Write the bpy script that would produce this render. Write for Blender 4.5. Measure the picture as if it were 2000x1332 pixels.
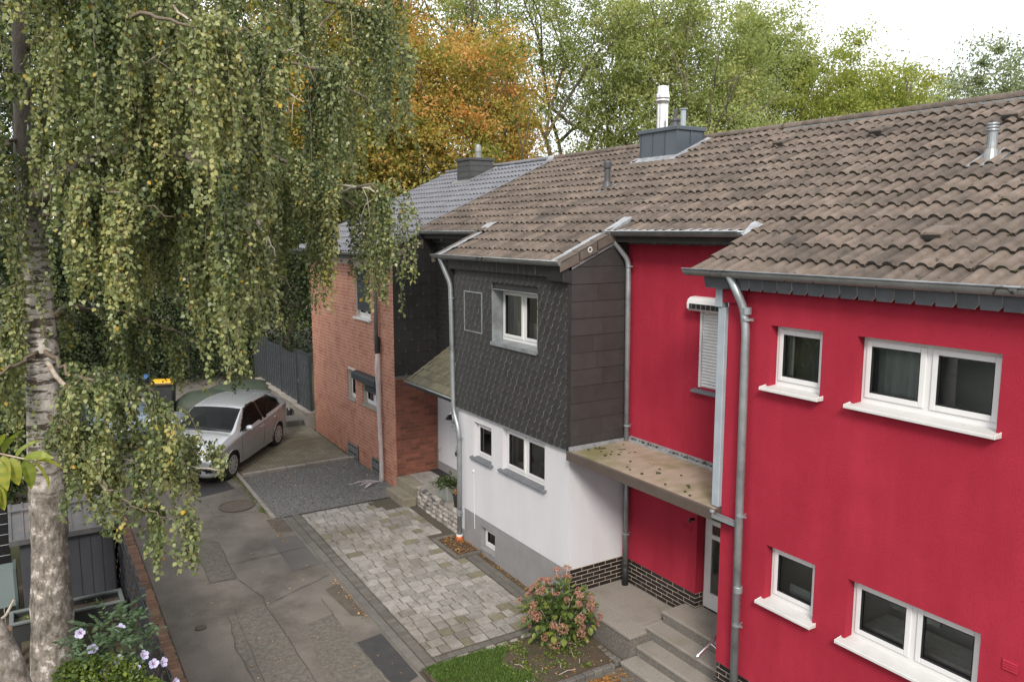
import bpy, bmesh, math, random
import numpy as np
from mathutils import Vector, Matrix, Quaternion

# ------------------------------------------------------------------ scene
for o in list(bpy.data.objects):
    bpy.data.objects.remove(o)
S = bpy.context.scene
COL = S.collection
R = math.radians
rnd = random.Random(7)
nrs = np.random.RandomState(11)

# camera: 6 m up, looking down the row of houses
cam = bpy.data.cameras.new("camera")
cam.sensor_width = 36.0
cam.lens = 27.9
cam.clip_start = 0.1
cam.clip_end = 1500
camo = bpy.data.objects.new("camera", cam)
COL.objects.link(camo)
camo.location = (0, 0, 6.0)
camo.rotation_euler = (R(90 - 7.897), 0, R(-31.926))
S.camera = camo

# overcast daylight: nishita sky behind a bright cloud cover + one soft sun
SUN_EL, SUN_AZ = 36.0, 216.0            # azimuth from +Y towards +X
world = bpy.data.worlds.new("World")
S.world = world
world.use_nodes = True
nt = world.node_tree
nt.nodes.clear()
wo = nt.nodes.new("ShaderNodeOutputWorld")
bg = nt.nodes.new("ShaderNodeBackground")
bg.inputs["Strength"].default_value = 0.12
sky = nt.nodes.new("ShaderNodeTexSky")
sky.sky_type = 'NISHITA'
sky.sun_disc = False
sky.sun_elevation = R(SUN_EL)
sky.sun_rotation = R(SUN_AZ)
tc = nt.nodes.new("ShaderNodeTexCoord")
nz = nt.nodes.new("ShaderNodeTexNoise")
nz.inputs["Scale"].default_value = 3.0
nz.inputs["Detail"].default_value = 6.0
nz.inputs["Roughness"].default_value = 0.6
cr = nt.nodes.new("ShaderNodeValToRGB")
cr.color_ramp.elements[0].position = 0.30
cr.color_ramp.elements[0].color = (0.80, 0.86, 0.96, 1)
cr.color_ramp.elements[1].position = 0.62
cr.color_ramp.elements[1].color = (1.0, 0.99, 0.975, 1)
vm = nt.nodes.new("ShaderNodeVectorMath")
vm.operation = 'SCALE'
vm.inputs["Scale"].default_value = 10.0
mx = nt.nodes.new("ShaderNodeMix")
mx.data_type = 'RGBA'
mx.inputs[0].default_value = 0.88
nt.links.new(tc.outputs["Generated"], nz.inputs["Vector"])
nt.links.new(nz.outputs["Fac"], cr.inputs["Fac"])
nt.links.new(cr.outputs["Color"], vm.inputs[0])
nt.links.new(sky.outputs["Color"], mx.inputs[6])
nt.links.new(vm.outputs[0], mx.inputs[7])
nt.links.new(mx.outputs[2], bg.inputs["Color"])
nt.links.new(bg.outputs[0], wo.inputs["Surface"])

sl = bpy.data.lights.new("sun", 'SUN')
sl.energy = 2.2
sl.angle = R(14)
sl.color = (1.0, 0.95, 0.87)
so = bpy.data.objects.new("sun", sl)
COL.objects.link(so)
so.location = (-10, -20, 30)
_d = Vector((math.sin(R(SUN_AZ)) * math.cos(R(SUN_EL)), math.cos(R(SUN_AZ)) * math.cos(R(SUN_EL)), math.sin(R(SUN_EL))))
so.rotation_euler = _d.to_track_quat('Z', 'Y').to_euler()

S.view_settings.view_transform = 'Standard'
S.view_settings.look = 'None'
S.view_settings.gamma = 1.0
S.view_settings.use_curve_mapping = False
S.view_settings.exposure = 0.74
try:
    S.cycles.transparent_max_bounces = 12
    S.cycles.max_bounces = 6
except Exception:
    pass

# ------------------------------------------------------------------ materials
def newmat(name):
    m = bpy.data.materials.new(name)
    m.use_nodes = True
    t = m.node_tree
    t.nodes.clear()
    o = t.nodes.new("ShaderNodeOutputMaterial")
    b = t.nodes.new("ShaderNodeBsdfPrincipled")
    t.links.new(b.outputs[0], o.inputs[0])
    return m, t, b, o

def c4(c):
    return (c[0], c[1], c[2], 1.0)

def mixrgb(t, fac, a, b, mode='MIX'):
    n = t.nodes.new("ShaderNodeMix")
    n.data_type = 'RGBA'
    n.blend_type = mode
    for i, v in ((0, fac), (6, a), (7, b)):
        if isinstance(v, (int, float)):
            n.inputs[i].default_value = v
        elif isinstance(v, tuple):
            n.inputs[i].default_value = c4(v)
        else:
            t.links.new(v, n.inputs[i])
    return n.outputs[2]

def noise(t, vec, scale, detail=4, rough=0.6):
    n = t.nodes.new("ShaderNodeTexNoise")
    n.inputs["Scale"].default_value = scale
    n.inputs["Detail"].default_value = detail
    n.inputs["Roughness"].default_value = rough
    t.links.new(vec, n.inputs["Vector"])
    return n.outputs["Fac"]

def ramp(t, fac, stops):
    n = t.nodes.new("ShaderNodeValToRGB")
    e = n.color_ramp.elements
    while len(e) < len(stops):
        e.new(0.5)
    for i, (p, c) in enumerate(stops):
        e[i].position = p
        e[i].color = c4(c) if not isinstance(c, (int, float)) else (c, c, c, 1)
    t.links.new(fac, n.inputs["Fac"])
    return n.outputs["Color"]

def mapv(t, vec, sc):
    n = t.nodes.new("ShaderNodeMapping")
    n.inputs["Scale"].default_value = sc
    t.links.new(vec, n.inputs["Vector"])
    return n.outputs["Vector"]

def surf(name, c1, c2, scale=8, rough=0.8, bump=0.0, bscale=60, c3=None, s3=1.2, t3=(0.5, 0.68), var=0.0,
         metal=0.0, spec=0.5, stretch=None, c5=None, s5=30, t5=(0.66, 0.72), coat=0.0):
    """noise-mixed surface; c3 = big stains, c5 = small specks, var = per-object brightness jitter"""
    m, t, b, o = newmat(name)
    g = t.nodes.new("ShaderNodeNewGeometry")
    vec = g.outputs["Position"]
    v0 = mapv(t, vec, stretch) if stretch else vec
    n1 = noise(t, v0, scale)
    col = mixrgb(t, ramp(t, n1, [(0.32, 0.0), (0.68, 1.0)]), c1, c2)
    if c3:
        n3 = noise(t, vec, s3, 5, 0.65)
        col = mixrgb(t, ramp(t, n3, [(t3[0], 0.0), (t3[1], 1.0)]), col, c3)
    if c5:
        n5 = noise(t, vec, s5, 3, 0.6)
        col = mixrgb(t, ramp(t, n5, [(t5[0], 0.0), (t5[1], 1.0)]), col, c5)
    if var:
        oi = t.nodes.new("ShaderNodeObjectInfo")
        rr = ramp(t, oi.outputs["Random"], [(0.0, 1 - var), (1.0, 1 + var)])
        col = mixrgb(t, 1.0, col, rr, 'MULTIPLY')
    t.links.new(col, b.inputs["Base Color"])
    b.inputs["Roughness"].default_value = rough
    b.inputs["Metallic"].default_value = metal
    b.inputs["Specular IOR Level"].default_value = spec
    b.inputs["Coat Weight"].default_value = coat
    if bump:
        bn = t.nodes.new("ShaderNodeBump")
        bn.inputs["Strength"].default_value = bump
        bn.inputs["Distance"].default_value = 0.01
        nb = noise(t, vec, bscale, 4, 0.65)
        t.links.new(nb, bn.inputs["Height"])
        t.links.new(bn.outputs[0], b.inputs["Normal"])
    return m

def leafmat(name, stops, rough=0.55, transl=0.35):
    m, t, b, o = newmat(name)
    a = t.nodes.new("ShaderNodeAttribute")
    a.attribute_name = "tint"
    col = ramp(t, a.outputs["Fac"], stops)
    t.links.new(col, b.inputs["Base Color"])
    b.inputs["Roughness"].default_value = rough
    b.inputs["Specular IOR Level"].default_value = 0.35
    tr = t.nodes.new("ShaderNodeBsdfTranslucent")
    t.links.new(mixrgb(t, 1.0, col, (1.0, 1.05, 0.6), 'MULTIPLY'), tr.inputs["Color"])
    ms = t.nodes.new("ShaderNodeMixShader")
    ms.inputs[0].default_value = transl
    t.links.new(b.outputs[0], ms.inputs[1])
    t.links.new(tr.outputs[0], ms.inputs[2])
    t.links.new(ms.outputs[0], o.inputs[0])
    return m

def glassmat(name, tint=(0.75, 0.8, 0.78), refl=1.0):
    m, t, b, o = newmat(name)
    t.nodes.remove(b)
    tr = t.nodes.new("ShaderNodeBsdfTransparent")
    tr.inputs["Color"].default_value = c4(tint)
    gl = t.nodes.new("ShaderNodeBsdfGlossy")
    gl.inputs["Roughness"].default_value = 0.01
    fr = t.nodes.new("ShaderNodeFresnel")
    fr.inputs["IOR"].default_value = 1.5
    mu = t.nodes.new("ShaderNodeMath")
    mu.operation = 'MULTIPLY'
    mu.use_clamp = True
    mu.inputs[1].default_value = 1.7 * refl
    t.links.new(fr.outputs[0], mu.inputs[0])
    ms = t.nodes.new("ShaderNodeMixShader")
    t.links.new(mu.outputs[0], ms.inputs[0])
    t.links.new(tr.outputs[0], ms.inputs[1])
    t.links.new(gl.outputs[0], ms.inputs[2])
    t.links.new(ms.outputs[0], o.inputs[0])
    return m

MT = {}
MT['red'] = surf("red_render", (0.295, 0.0185, 0.036), (0.37, 0.026, 0.049), 4.0, 0.85, 0.55, 55, c3=(0.265, 0.0145, 0.030), s3=0.5, t3=(0.38, 0.70), c5=(0.22, 0.013, 0.02), s5=26, t5=(0.68, 0.74), spec=0.2, stretch=(1, 1, 0.16))
MT['white_wall'] = surf("white_render", (0.535, 0.525, 0.545), (0.49, 0.48, 0.50), 2.4, 0.85, 0.35, 70, c3=(0.455, 0.445, 0.45), s3=0.7, t3=(0.55, 0.9), stretch=(1, 1, 0.2))
MT['grey_plinth'] = surf("grey_plinth", (0.19, 0.182, 0.182), (0.225, 0.216, 0.216), 3, 0.85, 0.2, 60)
MT['slate'] = surf("slate", (0.019, 0.018, 0.0172), (0.028, 0.0268, 0.0255), 9, 0.6, 0.12, 90, var=0.16)
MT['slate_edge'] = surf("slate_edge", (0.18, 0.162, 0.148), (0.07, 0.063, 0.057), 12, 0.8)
MT['slate_blue'] = surf("slate_blue", (0.070, 0.074, 0.084), (0.09, 0.095, 0.106), 9, 0.55, 0.1, 90, var=0.14)
MT['slate_panel'] = surf("slate_panel", (0.032, 0.0295, 0.028), (0.042, 0.0385, 0.0365), 4, 0.55, 0.1, 80, var=0.10, c3=(0.029, 0.027, 0.026), s3=1.5)
MT['tile'] = surf("concrete_tile", (0.080, 0.059, 0.045), (0.138, 0.105, 0.083), 7, 0.9, 0.5, 70, c3=(0.050, 0.040, 0.032), s3=1.6, t3=(0.50, 0.72), var=0.24, c5=(0.035, 0.03, 0.02), s5=9, t5=(0.64, 0.70))
MT['tile_grey'] = surf("glazed_grey_tile", (0.085, 0.085, 0.097), (0.12, 0.12, 0.132), 5, 0.34, 0.1, 60, var=0.12, spec=0.6)
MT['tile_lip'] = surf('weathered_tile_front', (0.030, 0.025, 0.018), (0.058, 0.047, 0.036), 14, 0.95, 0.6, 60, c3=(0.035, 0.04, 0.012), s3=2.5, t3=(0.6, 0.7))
MT['tile_edge'] = surf("verge_tile", (0.075, 0.057, 0.045), (0.11, 0.086, 0.07), 6, 0.85, 0.3, 60, var=0.1)
MT['zinc'] = surf("zinc", (0.27, 0.29, 0.30), (0.36, 0.38, 0.39), 5, 0.42, 0.05, 30, metal=0.55, c3=(0.20, 0.21, 0.215), s3=2.2)
MT['zinc_dark'] = surf("zinc_dark", (0.20, 0.205, 0.20), (0.27, 0.275, 0.268), 5, 0.45, 0.05, 30, metal=0.5)
MT['lead'] = surf("lead", (0.25, 0.258, 0.27), (0.35, 0.358, 0.37), 9, 0.5, 0.3, 30, metal=0.25, c3=(0.20, 0.205, 0.215), s3=6)
MT['bluemetal'] = surf("painted_metal_grey_blue", (0.25, 0.29, 0.32), (0.31, 0.345, 0.375), 4, 0.5, 0.05, 30, c3=(0.28, 0.32, 0.36), s3=3, t3=(0.6, 0.8))
MT['anthracite'] = surf("anthracite_sheet", (0.026, 0.031, 0.037), (0.034, 0.040, 0.047), 3, 0.45, 0.05, 40, var=0.08)
MT['black'] = surf("black_rubber", (0.012, 0.012, 0.012), (0.02, 0.02, 0.02), 9, 0.6)
MT['pvc'] = surf("white_pvc", (0.60, 0.59, 0.58), (0.57, 0.56, 0.55), 3, 0.35, 0, c3=(0.56, 0.53, 0.50), s3=5, t3=(0.62, 0.8))
MT['sillwhite'] = surf("white_sill", (0.56, 0.55, 0.535), (0.50, 0.49, 0.47), 5, 0.5, 0.1, 50, c3=(0.42, 0.36, 0.31), s3=9, t3=(0.66, 0.74))
MT['sillgrey'] = surf("slate_sill", (0.10, 0.105, 0.115), (0.14, 0.145, 0.155), 8, 0.6, 0.1, 60)
MT['gasket'] = surf("gasket", (0.01, 0.01, 0.012), (0.014, 0.014, 0.016), 9, 0.5)
MT['glass'] = glassmat("window_glass", (0.80, 0.84, 0.81), 1.1)
MT['room'] = surf("room_wall", (0.74, 0.73, 0.69), (0.66, 0.65, 0.62), 0.9, 0.9)
MT['roomfloor'] = surf("room_floor", (0.17, 0.12, 0.085), (0.21, 0.15, 0.105), 3, 0.6)
MT['curtain'] = surf("curtain", (0.70, 0.69, 0.66), (0.52, 0.51, 0.49), 14, 0.9, stretch=(1, 1, 0.05))
MT['netcurtain'] = surf('net_curtain', (0.34, 0.35, 0.34), (0.24, 0.25, 0.245), 10, 0.9, stretch=(1, 1, .1))
MT['klinker'] = surf("black_klinker", (0.012, 0.010, 0.010), (0.022, 0.018, 0.017), 12, 0.35, 0.2, 50, var=0.3)
MT['mortar'] = surf("mortar", (0.44, 0.36, 0.28), (0.36, 0.30, 0.24), 9, 0.95, 0.4, 90)
MT['brick'] = surf("red_brick", (0.165, 0.052, 0.031), (0.225, 0.076, 0.047), 6, 0.85, 0.4, 60, var=0.30, c3=(0.11, 0.038, 0.026), s3=2.2, t3=(0.5, 0.75))
MT['brick_front'] = surf("pale_red_brick", (0.32, 0.135, 0.082), (0.42, 0.20, 0.132), 5, 0.85, 0.4, 60, c3=(0.24, 0.075, 0.045), s3=3.0, t3=(0.48, 0.7))
MT['mortar2'] = surf("brick_mortar", (0.52, 0.45, 0.39), (0.44, 0.38, 0.33), 9, 0.95, 0.3, 90)
MT['mortar3'] = surf("grey_mortar", (0.22, 0.17, 0.14), (0.17, 0.13, 0.11), 9, 0.95, 0.3, 90)
MT['asphalt'] = surf("asphalt", (0.118, 0.102, 0.086), (0.168, 0.146, 0.124), 1.3, 0.9, 0.7, 110, c3=(0.085, 0.073, 0.060), s3=0.7, t3=(0.46, 0.64), c5=(0.26, 0.23, 0.20), s5=60, t5=(0.62, 0.72))
MT['asphalt_new'] = surf("asphalt_patch", (0.088, 0.080, 0.074), (0.102, 0.093, 0.087), 2.5, 0.85, 0.35, 130)
MT['asphalt_dark'] = surf("dark_asphalt_patch", (0.030, 0.029, 0.029), (0.044, 0.042, 0.041), 4, 0.8, 0.5, 110, c3=(0.07, 0.065, 0.06), s3=2.0, t3=(0.62, 0.75))
MT['asphalt_old'] = surf("worn_asphalt", (0.145, 0.13, 0.11), (0.080, 0.071, 0.058), 16, 0.95, 0.9, 70, c5=(0.20, 0.175, 0.13), s5=60, t5=(0.60, 0.70))
MT['asphalt_brown'] = surf("broken_asphalt", (0.070, 0.056, 0.043), (0.098, 0.080, 0.062), 9, 0.95, 0.8, 60, c5=(0.2, 0.12, 0.05), s5=20, t5=(0.66, 0.72))
MT['crack'] = surf("tar_seam", (0.055, 0.048, 0.039), (0.085, 0.075, 0.06), 20, 0.9)
MT['paver'] = surf("concrete_paver", (0.185, 0.170, 0.152), (0.295, 0.273, 0.25), 11, 0.85, 0.5, 55, c3=(0.135, 0.116, 0.088), s3=0.75, t3=(0.48, 0.66), var=0.20, c5=(0.125, 0.11, 0.092), s5=11, t5=(0.62, 0.72))
MT['paver_moss'] = surf("mossy_paver", (0.125, 0.108, 0.070), (0.165, 0.145, 0.098), 9, 0.9, 0.5, 55, var=0.15)
MT['paver_dark'] = surf("dark_border_paver", (0.085, 0.076, 0.064), (0.115, 0.104, 0.09), 9, 0.85, 0.4, 55, var=0.16)
MT['paver_back'] = surf("old_yard_paver", (0.135, 0.118, 0.086), (0.185, 0.165, 0.128), 4, 0.9, 0.4, 55, c3=(0.10, 0.088, 0.054), s3=0.9, t3=(0.45, 0.65))
MT['joint'] = surf("joint_sand", (0.048, 0.040, 0.028), (0.070, 0.058, 0.040), 18, 0.95, 0.4, 90)
MT['kerb'] = surf("kerb_concrete", (0.20, 0.178, 0.155), (0.265, 0.238, 0.208), 6, 0.9, 0.4, 60, c3=(0.17, 0.15, 0.12), s3=2, var=0.1)
MT['darkstone'] = surf("dark_kerb", (0.095, 0.085, 0.075), (0.13, 0.12, 0.105), 6, 0.85, 0.4, 60, var=0.15)
MT['step'] = surf("terrazzo_step", (0.22, 0.195, 0.168), (0.27, 0.24, 0.208), 30, 0.75, 0.2, 90, c3=(0.18, 0.155, 0.12), s3=1.8, t3=(0.5, 0.75), c5=(0.15, 0.13, 0.11), s5=55, t5=(0.60, 0.68))
MT['riser'] = surf("rough_riser", (0.16, 0.145, 0.125), (0.09, 0.08, 0.07), 35, 0.9, 1.0, 45, c5=(0.26, 0.24, 0.21), s5=40, t5=(0.60, 0.68))
MT['splitstone'] = surf("split_face_stone", (0.32, 0.285, 0.25), (0.21, 0.19, 0.17), 5, 0.9, 0.7, 22, var=0.3, c5=(0.085, 0.08, 0.08), s5=5, t5=(0.54, 0.62))
MT['oldstep'] = surf("old_concrete_step", (0.17, 0.145, 0.105), (0.22, 0.19, 0.145), 6, 0.9, 0.4, 60, c3=(0.12, 0.105, 0.07), s3=3)
MT['gravel'] = surf("dark_gravel", (0.070, 0.068, 0.065), (0.12, 0.114, 0.106), 40, 0.95, 1.0, 40, c3=(0.05, 0.047, 0.04), s3=0.9)
MT['gravelstone'] = surf("gravel_stone", (0.175, 0.168, 0.158), (0.058, 0.057, 0.056), 22, 0.9, 0.3, 60)
MT['soil'] = surf("soil", (0.055, 0.038, 0.024), (0.085, 0.062, 0.040), 9, 0.95, 0.9, 50, c3=(0.05, 0.055, 0.022), s3=1.6, t3=(0.52, 0.68), c5=(0.17, 0.13, 0.09), s5=40, t5=(0.68, 0.74))
MT['lawn'] = surf("garden_ground", (0.040, 0.055, 0.016), (0.065, 0.06, 0.028), 3, 0.95, 0.6, 50, c3=(0.075, 0.055, 0.03), s3=0.8, t3=(0.45, 0.6))
MT['earth'] = surf("wood_floor_ground", (0.03, 0.035, 0.015), (0.05, 0.045, 0.025), 2, 0.95)
MT['canopytop'] = surf("stained_canopy_top", (0.27, 0.215, 0.16), (0.33, 0.26, 0.205), 3, 0.55, 0.1, 40, c3=(0.17, 0.155, 0.075), s3=1.3, t3=(0.48, 0.66), stretch=(1, 3, 1))
MT['brownmetal'] = surf("brown_metal", (0.075, 0.058, 0.048), (0.095, 0.074, 0.062), 4, 0.45)
MT['moss'] = surf("moss", (0.028, 0.032, 0.010), (0.05, 0.042, 0.015), 20, 1.0)
MT['mosscanopyslate'] = surf("olive_slate", (0.105, 0.092, 0.055), (0.15, 0.132, 0.085), 8, 0.8, 0.3, 60, var=0.2)
MT['steel'] = surf("stainless_steel", (0.62, 0.60, 0.585), (0.70, 0.69, 0.68), 4, 0.28, 0.05, 20, metal=0.9)
MT['darkpipe'] = surf("dark_pipe", (0.045, 0.045, 0.048), (0.065, 0.064, 0.066), 6, 0.5)
MT['bluegreyclad'] = surf("blue_grey_cladding", (0.050, 0.062, 0.075), (0.062, 0.076, 0.090), 2, 0.42, var=0.06)
MT['chimdark'] = surf("dark_chimney_cladding", (0.038, 0.037, 0.037), (0.05, 0.049, 0.048), 4, 0.5, 0.1, 60, var=0.08)
MT['orange'] = surf("orange_pipe", (0.55, 0.115, 0.03), (0.60, 0.14, 0.04), 6, 0.5)
MT['doorbrown'] = surf("brown_panel", (0.045, 0.022, 0.015), (0.06, 0.03, 0.02), 5, 0.4)
MT['doorgrey'] = surf("aluminium_frame", (0.58, 0.57, 0.56), (0.64, 0.63, 0.62), 4, 0.4, metal=0.2)
MT['chrome'] = surf("chrome", (0.80, 0.80, 0.80), (0.75, 0.75, 0.76), 5, 0.15, metal=0.95)
MT['plastic_film'] = None
MT['darkboard'] = surf("dark_soffit", (0.02, 0.019, 0.018), (0.028, 0.026, 0.025), 6, 0.7)
MT['roofdeck'] = surf("under_roof", (0.02, 0.017, 0.014), (0.03, 0.025, 0.02), 5, 0.9)
MT['birchbark'] = None
MT['bark'] = surf("bark", (0.085, 0.068, 0.048), (0.14, 0.118, 0.09), 6, 0.95, 0.9, 18, stretch=(1, 1, 0.25))
MT['twig'] = surf("twig_bark", (0.10, 0.075, 0.05), (0.16, 0.125, 0.09), 9, 0.9)
MT['palebranch'] = surf("pale_branch", (0.36, 0.31, 0.25), (0.46, 0.41, 0.35), 9, 0.85, c3=(0.22, 0.14, 0.09), s3=5)
MT['tarpgreen'] = surf("green_tarpaulin", (0.026, 0.036, 0.022), (0.040, 0.052, 0.032), 4, 0.65, 1.0, 5)
MT['tarpgrey'] = surf("grey_tarpaulin", (0.11, 0.125, 0.14), (0.15, 0.165, 0.18), 3, 0.5, 0.4, 8)
MT['binblack'] = surf("bin_plastic", (0.022, 0.022, 0.024), (0.03, 0.03, 0.032), 5, 0.5)
MT['binyellow'] = surf("yellow_lid", (0.62, 0.33, 0.015), (0.68, 0.37, 0.02), 5, 0.45)
MT['binblue'] = surf("blue_lid", (0.04, 0.10, 0.22), (0.05, 0.11, 0.24), 5, 0.45)
MT['shedwall'] = surf("anthracite_shed_wall", (0.042, 0.043, 0.050), (0.055, 0.056, 0.064), 2.5, 0.5, 0.05, 40)
MT['shedroof'] = surf("grey_shed_roof", (0.07, 0.068, 0.07), (0.095, 0.092, 0.094), 4, 0.5, 0.2, 40, c3=(0.12, 0.10, 0.09), s3=4)
MT['greyplastic'] = surf("grey_green_plastic", (0.10, 0.115, 0.11), (0.13, 0.145, 0.14), 4, 0.5)
MT['tealpanel'] = surf("greenhouse_panel", (0.07, 0.095, 0.092), (0.09, 0.115, 0.112), 2, 0.35)
MT['fencewood'] = surf("dark_fence_panel", (0.015, 0.014, 0.015), (0.026, 0.024, 0.024), 8, 0.7, stretch=(6, 6, 0.4))
MT['edgebrick'] = surf("edging_brick", (0.16, 0.085, 0.055), (0.225, 0.13, 0.085), 7, 0.9, 0.5, 50, var=0.25, c3=(0.11, 0.10, 0.055), s3=1.5, t3=(0.5, 0.7))
MT['carpaint'] = surf("silver_paint", (0.40, 0.415, 0.43), (0.41, 0.425, 0.44), 2, 0.25, metal=0.45, coat=0.6)
MT['carblue'] = surf("blue_grey_paint", (0.16, 0.20, 0.25), (0.17, 0.21, 0.26), 2, 0.28, metal=0.5, coat=0.6)
MT['carglass'] = glassmat("car_glass", (0.26, 0.35, 0.32), 0.26)
MT['carinner'] = surf("car_interior", (0.02, 0.02, 0.021), (0.03, 0.03, 0.031), 5, 0.8)
MT['carblack'] = surf("black_trim", (0.012, 0.012, 0.013), (0.016, 0.016, 0.017), 5, 0.35)
MT['tyre'] = surf("tyre_rubber", (0.016, 0.016, 0.016), (0.022, 0.021, 0.02), 9, 0.85)
MT['alloy'] = surf("silver_wheel_cover", (0.50, 0.50, 0.50), (0.56, 0.56, 0.56), 5, 0.3, metal=0.6)
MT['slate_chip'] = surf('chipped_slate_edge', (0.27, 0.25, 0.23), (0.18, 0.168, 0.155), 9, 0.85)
MT['lampglass'] = surf("headlight_glass", (0.62, 0.62, 0.62), (0.70, 0.70, 0.69), 9, 0.12, metal=0.6, coat=0.8)
MT['redlight'] = surf("red_light", (0.45, 0.02, 0.02), (0.5, 0.025, 0.02), 9, 0.2, coat=0.8)
MT['plate'] = surf("plate_white", (0.78, 0.78, 0.76), (0.75, 0.75, 0.73), 5, 0.4)
MT['text'] = surf("plate_letter", (0.02, 0.02, 0.02), (0.025, 0.025, 0.025), 5, 0.5)
MT['pot'] = surf("grey_pot", (0.17, 0.18, 0.165), (0.22, 0.23, 0.21), 5, 0.8, 0.2, 40)
MT['ceramicred'] = surf("red_ceramic", (0.36, 0.03, 0.025), (0.40, 0.035, 0.03), 5, 0.3)
MT['litter'] = leafmat("leaf_litter", [(0.0, (0.16, 0.07, 0.03)), (0.35, (0.26, 0.12, 0.04)), (0.65, (0.45, 0.24, 0.05)), (1.0, (0.55, 0.42, 0.22))], transl=0.1)
MT['birchleaf'] = leafmat("birch_leaf", [(0.0, (0.050, 0.073, 0.033)), (0.30, (0.142, 0.172, 0.066)), (0.62, (0.245, 0.270, 0.115)), (0.85, (0.355, 0.350, 0.14)), (0.95, (0.450, 0.312, 0.044)), (1.0, (0.600, 0.250, 0.031))], rough=0.36)
MT['ashleaf'] = leafmat("ash_leaf", [(0.0, (0.141, 0.186, 0.064)), (0.4, (0.250, 0.294, 0.102)), (0.75, (0.371, 0.390, 0.141)), (1.0, (0.486, 0.461, 0.205))], transl=0.5)
MT['limeleaf'] = leafmat("yellow_green_leaf", [(0.0, (0.180, 0.228, 0.048)), (0.5, (0.300, 0.336, 0.072)), (1.0, (0.432, 0.396, 0.108))], transl=0.5)
MT['mapleleaf'] = leafmat("autumn_leaf", [(0.0, (0.188, 0.213, 0.044)), (0.25, (0.338, 0.300, 0.069)), (0.5, (0.475, 0.338, 0.088)), (0.75, (0.562, 0.312, 0.094)), (1.0, (0.587, 0.250, 0.088))], transl=0.5)
MT['oliveleaf'] = leafmat("olive_leaf", [(0.0, (0.120, 0.144, 0.036)), (0.4, (0.216, 0.216, 0.048)), (0.75, (0.336, 0.276, 0.060)), (1.0, (0.504, 0.300, 0.060))], transl=0.45)
MT['farleaf'] = leafmat("grey_green_leaf", [(0.0, (0.154, 0.193, 0.099)), (0.5, (0.220, 0.259, 0.132)), (1.0, (0.297, 0.319, 0.176))], transl=0.3)
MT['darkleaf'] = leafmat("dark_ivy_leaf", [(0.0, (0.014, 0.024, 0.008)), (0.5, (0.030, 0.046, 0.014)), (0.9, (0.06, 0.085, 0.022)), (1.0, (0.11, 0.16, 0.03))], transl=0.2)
MT['hydleaf'] = leafmat("hydrangea_leaf", [(0.0, (0.045, 0.075, 0.02)), (0.5, (0.085, 0.125, 0.03)), (0.85, (0.16, 0.18, 0.035)), (1.0, (0.30, 0.23, 0.05))], rough=0.4, transl=0.2)
MT['hydflower'] = leafmat("faded_pink_flower", [(0.0, (0.30, 0.135, 0.10)), (0.5, (0.40, 0.20, 0.145)), (0.85, (0.45, 0.27, 0.17)), (1.0, (0.46, 0.12, 0.19))], rough=0.8, transl=0.2)
MT['hibleaf'] = leafmat("shrub_leaf", [(0.0, (0.05, 0.085, 0.022)), (0.5, (0.10, 0.145, 0.028)), (1.0, (0.20, 0.25, 0.045))], rough=0.45, transl=0.3)
MT['compleaf'] = leafmat("blue_green_leaf", [(0.0, (0.05, 0.085, 0.04)), (1.0, (0.085, 0.13, 0.06))], rough=0.5, transl=0.2)
MT['hibflower'] = leafmat("lilac_petal", [(0.0, (0.48, 0.45, 0.68)), (0.6, (0.60, 0.57, 0.76)), (1.0, (0.45, 0.12, 0.28))], rough=0.7, transl=0.3)
MT['walleaf'] = leafmat("large_yellow_green_leaf", [(0.0, (0.10, 0.15, 0.03)), (0.5, (0.20, 0.24, 0.04)), (1.0, (0.40, 0.36, 0.06))], rough=0.45, transl=0.4)
MT['mossleaf'] = leafmat("dry_moss", [(0.0, (0.045, 0.036, 0.018)), (0.6, (0.10, 0.078, 0.045)), (1.0, (0.19, 0.15, 0.10))], transl=0.1)
MT['grassblade'] = leafmat("grass_blade", [(0.0, (0.045, 0.085, 0.015)), (0.5, (0.075, 0.135, 0.022)), (1.0, (0.13, 0.19, 0.04))], transl=0.25)

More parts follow.
